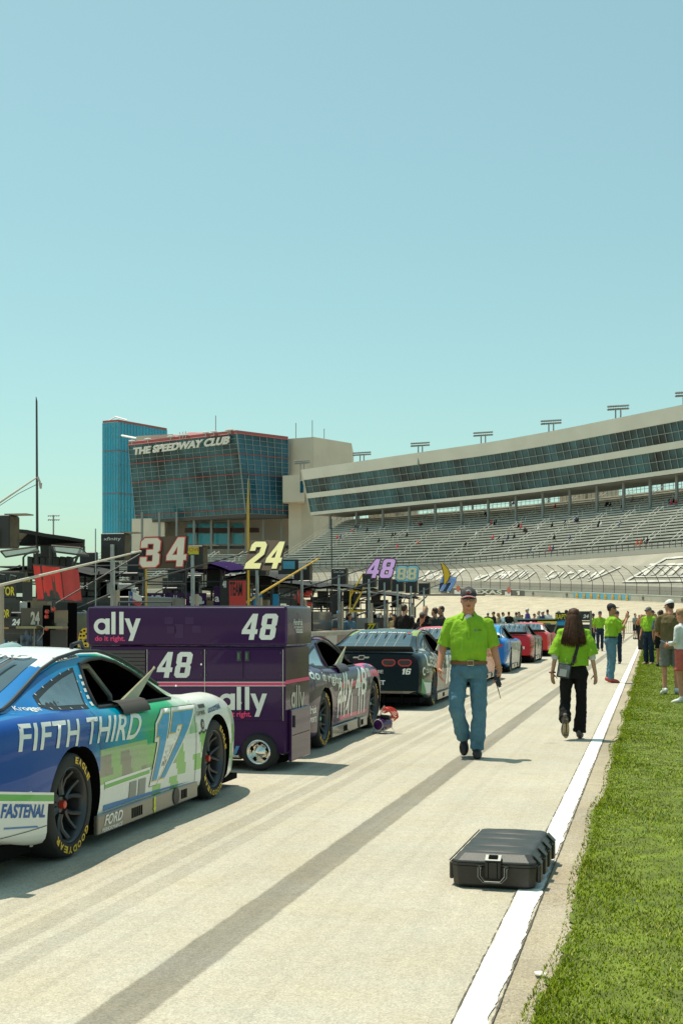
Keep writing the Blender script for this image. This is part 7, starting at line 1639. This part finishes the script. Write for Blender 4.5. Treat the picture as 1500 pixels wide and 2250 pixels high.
# black shirted group between the cars and the pit wall
crossed = lambda h: stand(h, .1, RA=((.19, 0, 1.45), (.25, .02, 1.17), (.02, .17, 1.16)), LA=((-.19, 0, 1.45), (-.25, .02, 1.17), (-.02, .19, 1.20)))
figure('tall dark haired man in black shirt standing before the sign posts, back to the viewer', 888, 35, 1.87, AWAY - .3, crossed(1.87), shirt=BT, legs=PITCHB, skin='pale')
figure('man with curly fair hair in black shirt, facing the black shirted group', 934, 38, 1.84, R(170), shirt=BT, legs=PITCHB, hair='blond', skin='pale')
figure('man in black shirt and cap seen from behind, in front of the fair haired man', 927, 33.5, 1.66, AWAY, crossed(1.66), shirt=BT, legs=PITCHB, hair='brown', cap=GREYC)
figure('brown haired man in charcoal shirt, third of the black shirted group', 955, 37, 1.80, R(60), shirt=GT_, legs=PITCHB, skin='tan')
figure('dark haired man in charcoal shirt nearest the man with the radio', 969, 37.5, 1.85, R(120), shirt=GT_, legs=PITCHB, skin='tan')
# people leaning at the pit wall
WL = [(722, 44, 1.72, 'man in red shirt and red cap behind the pit wall', cloth('shirt_red', (.55, .05, .04)), mat('cap_red', (.5, .05, .04)), 'tan', 0, False), (716, 48, 1.70, 'person in orange red shirt at the left end of the wall crowd', cloth('shirt_orange', (.55, .12, .06)), NAVYC, 'tan', 0, False),
      (745, 43, 1.76, 'man in grey shirt and bright blue cap behind the pit wall', cloth('shirt_slate', (.10, .12, .13)), mat('cap_blue', (.1, .3, .6)), 'tan', 0, False), (767, 42, 1.68, 'woman with long dark hair and denim shirt behind the pit wall', cloth('shirt_denim', (.10, .17, .23)), None, 'tan', .25, True),
      (804, 60, 1.78, 'man in pale blue shirt above the small 77 box', cloth('shirt_sky', (.16, .30, .42)), NAVYC, 'tan', 0, False), (821, 62, 1.72, 'person in white top and dark hair above the small 77 box', WCL, None, 'pale', 0, False), (834, 66, 1.76, 'person in grey top between the sign posts', cloth('shirt_grey', (.25, .24, .22)), GREYC, 'pale', 0, False),
      (848, 64, 1.7, 'person in cream top beside the tall sign posts', cloth('shirt_cream', (.5, .44, .34)), None, 'tan', .2, True), (866, 50, 1.66, 'woman with long brown hair in olive top by the tall dark haired man', cloth('shirt_khaki', (.20, .16, .08)), None, 'tan', .25, True),
      (906, 44, 1.60, 'person in pale blue shirt between the black shirted men', cloth('shirt_pale_blue', (.35, .45, .52)), GREYC, 'tan', 0, False), (786, 70, 1.74, 'person in pink top far along the wall crowd', cloth('shirt_pink', (.5, .25, .22)), None, 'pale', 0, True), (778, 66, 1.8, 'person in black top far along the wall crowd', BT, NAVYC, 'tan', 0, False), (857, 80, 1.8, 'man in teal shirt far behind the sign posts', cloth('shirt_teal', (.05, .2, .22)), None, 'tan', 0, False)]
for px, d, h, lb, sh_, cp, sk_, lh, fm_ in WL:
    figure(lb, px, d, h, TOCAM + rng.uniform(-.9, .9), crossed(h) if rng.random() < .5 else None, skin=sk_, shirt=sh_, legs=DENIMD, cap=cp, vox=.02, longhair=lh, fem=fm_, hair=rng.choice(('brown', 'black')), group='spectators along the pit wall', hands=False)
# far row beyond the cars: copies of a few built figures, each in its own colours
PROTO = {}
def proto(kind):
    if kind in PROTO: return PROTO[kind]
    j = {'stand': stand(1.76), 'cross': crossed(1.76), 'walk': walking(1.76), 'woman': stand(1.66, .08), 'phone': stand(1.76, .09, RA=((.185, .03, 1.44), (.22, .16, 1.2), (.06, .34, 1.5)), LA=((-.185, .03, 1.44), (-.22, .14, 1.2), (-.05, .34, 1.5)))}[kind]
    pr = person_parts(j, fem=kind == 'woman', vox=.026, hands=False, shorts=.8 if kind == 'cross' else None); pr['hair'] = hair_long(j['head'], .92, .2, 24, .11, 4, True) if kind == 'woman' else hair_short(j['head'], 0, 0, .98, .022); PROTO[kind] = (j, pr); return PROTO[kind]
def extra(label, px, d, h, kind, heading, skin, shirt, legs, hair, cap=None, group=None, z=0):
    j, pr = proto(kind); t = thing('person', label, 'person', atd(px, d, z), heading, group); s = h / j['h']; t.scale = (s, s, s)
    for nm, m in (('body', skin_m(skin)), ('shirt', shirt), ('trousers', legs), ('shorts', legs), ('shoes', BLACK), ('hair', HAIRC[hair])):
        if nm not in pr: continue
        o = link(nm, pr[nm], t)
        if not pr[nm].materials: pr[nm].materials.append(m)
        o.material_slots[0].link = 'OBJECT'; o.material_slots[0].material = m
    if cap: cap_on(t, j['head'], cap, cap, 0, 0, 1.0)
c_ = lambda n, *v: cloth('shirt_' + n, v)
ROW = [(1071, 1345, 'white cap and dark top', BT, WHITEC, 'stand', 'tan', 'brown'), (1084, 1344, 'black top and dark cap', GT_, NAVYC, 'stand', 'tan', 'black'), (1094, 1346, 'sand coloured top', c_('sand', .4, .33, .22), None, 'woman', 'pale', 'blond'), (1104, 1345, 'pale blue shirt', c_('powder', .35, .52, .6), None, 'stand', 'tan', 'black'),
       (1117, 1344, 'black shirt and reddish face', BT, None, 'cross', 'red', 'brown'), (1133, 1345, 'grey green top, back to the viewer', c_('sage', .22, .27, .22), None, 'stand', 'tan', 'brown'), (1139, 1344, 'tan top beside the grey green one', c_('tan', .4, .28, .18), None, 'woman', 'pale', 'brown'), (1146, 1351, 'small child in white', WCL, None, 'stand', 'pale', 'brown'),
       (1158, 1336, 'purple shirt and white hat, tallest in the row', c_('violet', .09, .07, .24), WHITEC, 'stand', 'tan', 'grey'), (1173, 1348, 'small child in a red top', c_('crimson', .55, .08, .08), None, 'stand', 'pale', 'brown'), (1183, 1342, 'grey shirt, side on', c_('ash', .3, .3, .3), None, 'stand', 'pale', 'grey'), (1192, 1342, 'navy top and white cap', c_('navy', .03, .05, .13), WHITEC, 'stand', 'tan', 'brown'), (1202, 1339, 'white shirt, last of the row', WCL, None, 'cross', 'tan', 'brown'), (1226, 1342, 'grey haired head over the yellow lettered end board', c_('ash', .3, .3, .3), None, 'stand', 'tan', 'grey'), (1243, 1340, 'dark cap over the far pit cart', BT, NAVYC, 'stand', 'tan', 'black')]
for px, top, lb, sh_, cp, kd, sk_, hr in ROW:
    d = 84 if px < 1215 else 66; extra('far spectator in ' + lb if not lb.startswith(('small', 'white cap', 'grey haired', 'dark cap')) else 'far spectator, ' + lb, px, d, EYE + (1356 - top) * d / F, kd, rng.choice((TOCAM, AWAY, 1.3, -1.2)), sk_, sh_, rng.choice((DENIMD, PITCHB, DENIM)), hr, cp, 'far row of spectators beyond the cars')
RG = [(1403, 88, 'olive brown top at the end of the barrier', c_('khaki', .2, .16, .08), 'walk', None), (1394, 90, 'blue grey shorts next to the barrier', c_('ash', .3, .3, .3), 'cross', None), (1408, 74, 'orange brown top in the packed group', c_('rust', .35, .14, .07), 'phone', None), (1414, 70, 'black top, arm raised with a phone', BT, 'phone', None), (1419, 78, 'peach top behind the phone holders', c_('peach', .55, .33, .25), 'woman', None), (1424, 64, 'dark cap directly behind the grey capped official', GT_, 'stand', NAVYC), (1431, 60, 'red top and dark cap behind the grey capped official', c_('crimson', .55, .08, .08), 'stand', NAVYC),
      (1411, 100, 'white top far in the packed group', WCL, 'stand', None), (1427, 95, 'navy top far in the packed group', c_('navy', .03, .05, .13), 'woman', None), (1438, 72, 'straw hat colour hair beside the olive shirted man', c_('sand', .4, .33, .22), 'stand', None), (1447, 58, 'grey cap between the official and the olive shirted man', c_('ash', .3, .3, .3), 'stand', GREYC), (1462, 46, 'dark haired head over the shoulder of the olive shirted man', BT, 'woman', None), (1489, 52, 'fair haired head above the woman in white', c_('khaki', .2, .16, .08), 'woman', None), (1496, 44, 'grey cap at the photo edge above the woman in white', c_('sage', .22, .27, .22), 'stand', GREYC), (1484, 60, 'black top between the olive man and the woman in white', BT, 'phone', None)]
for px, d, lb, sh_, kd, cp in RG:
    extra('fan with ' + lb, px, d, rng.uniform(1.66, 1.86), kd, TOCAM + rng.uniform(-.8, 1.6), rng.choice(('tan', 'red', 'pale')), sh_, rng.choice((DENIMD, PITCHB)), rng.choice(('brown', 'black', 'blond')) if 'fair' not in lb else 'blond', cp, 'fans crowded at the grass edge')
bn_ = thing('speaker_box', 'tall narrow black box standing among the fans at the line end', 'box', atd(1408, 62)); b = MB(); b.bb(-.16, .16, -.15, .15, 0, 1.15); b.build('cabinet', MATTE, bn_, bevel=.02); b = MB(); b.bb(-.14, .14, -.156, -.15, .05, 1.1); b.build('grille', BLACK, bn_)
# seated spectators scattered over the benches
b = MB(); caps(b, [P(0, 0, .45), P(0, .02, .75), P(0, .03, .95)], [.17, .19, .15], 10); b.ell(P(0, .05, 1.22), (.11, .12, .14), 10)
for s in (-1, 1): caps(b, [P(s * .1, 0, .45), P(s * .12, .42, .47), P(s * .12, .45, .05)], [.09, .075, .06], 8); caps(b, [P(s * .2, .02, .92), P(s * .25, .12, .68), P(s * .14, .34, .6)], [.07, .055, .045], 8)
SEAT = remesh(b, .05, 1); SEAT.materials.append(BT)
spots = [(776, 1165), (781, 1168), (787, 1166), (768, 1171), (735, 1187), (742, 1186), (801, 1172), (856, 1183), (862, 1182), (885, 1182), (888, 1183), (917, 1157), (921, 1160), (926, 1155), (970, 1161), (1063, 1136), (1074, 1156), (1080, 1158), (1085, 1154), (1066, 1139), (1127, 1111), (1130, 1112), (1133, 1163), (1138, 1165), (1146, 1173), (1150, 1175), (1170, 1167), (1176, 1170), (1206, 1162), (1212, 1190), (1216, 1119), (1234, 1158), (1239, 1160), (1258, 1152), (1262, 1150), (1268, 1128), (1308, 1161), (1313, 1160), (1309, 1160), (1326, 1117), (1330, 1115), (1335, 1118), (1361, 1120), (1382, 1108), (1385, 1106), (1398, 1203), (1406, 1202), (1412, 1201), (1420, 1200), (1463, 1111), (1468, 1113), (1473, 1110), (1478, 1112), (1198, 1218), (1206, 1217), (1213, 1216), (1090, 1192), (1110, 1190), (1124, 1187), (1040, 1180), (1018, 1204), (1077, 1188), (1100, 1203), (1355, 1160), (1164, 1220), (1247, 1193), (1262, 1170), (912, 1200), (868, 1207), (826, 1196)]
SC = [('black', BT), ('white', WCL), ('red', c_('crimson', .55, .08, .08)), ('dark blue', c_('navy', .03, .05, .13)), ('grey', c_('ash', .3, .3, .3)), ('orange', c_('orange', .55, .12, .06))]
for i, (px, py) in enumerate(spots):
    p = None
    for k in range(60):                        # where this ray meets the benches
        t_ = k / 59; s0 = px - LEAN * t_; q = lerp(seat_bot(s0), seat_top(s0 + LEAN), t_); yy = YH - (q.z - EYE) * F / (q.y * CY - q.x * SY)
        if yy <= py: p = q; break
    if p is None: p = q
    nm, m = SC[rng.choice((0, 0, 0, 0, 3, 0, 4, 1, 0, 2, 5, 4))]; o = link('spectator', SEAT, None); o.location = p + P(0, 0, .1); o.rotation_euler = (0, 0, R(140)); o.scale = (.95,) * 3
    o.material_slots[0].link = 'OBJECT'; o.material_slots[0].material = m
    tag(o, 'distant seated spectator in %s on the grandstand benches' % nm, 'spectator', 'spectators sitting in the grandstand')
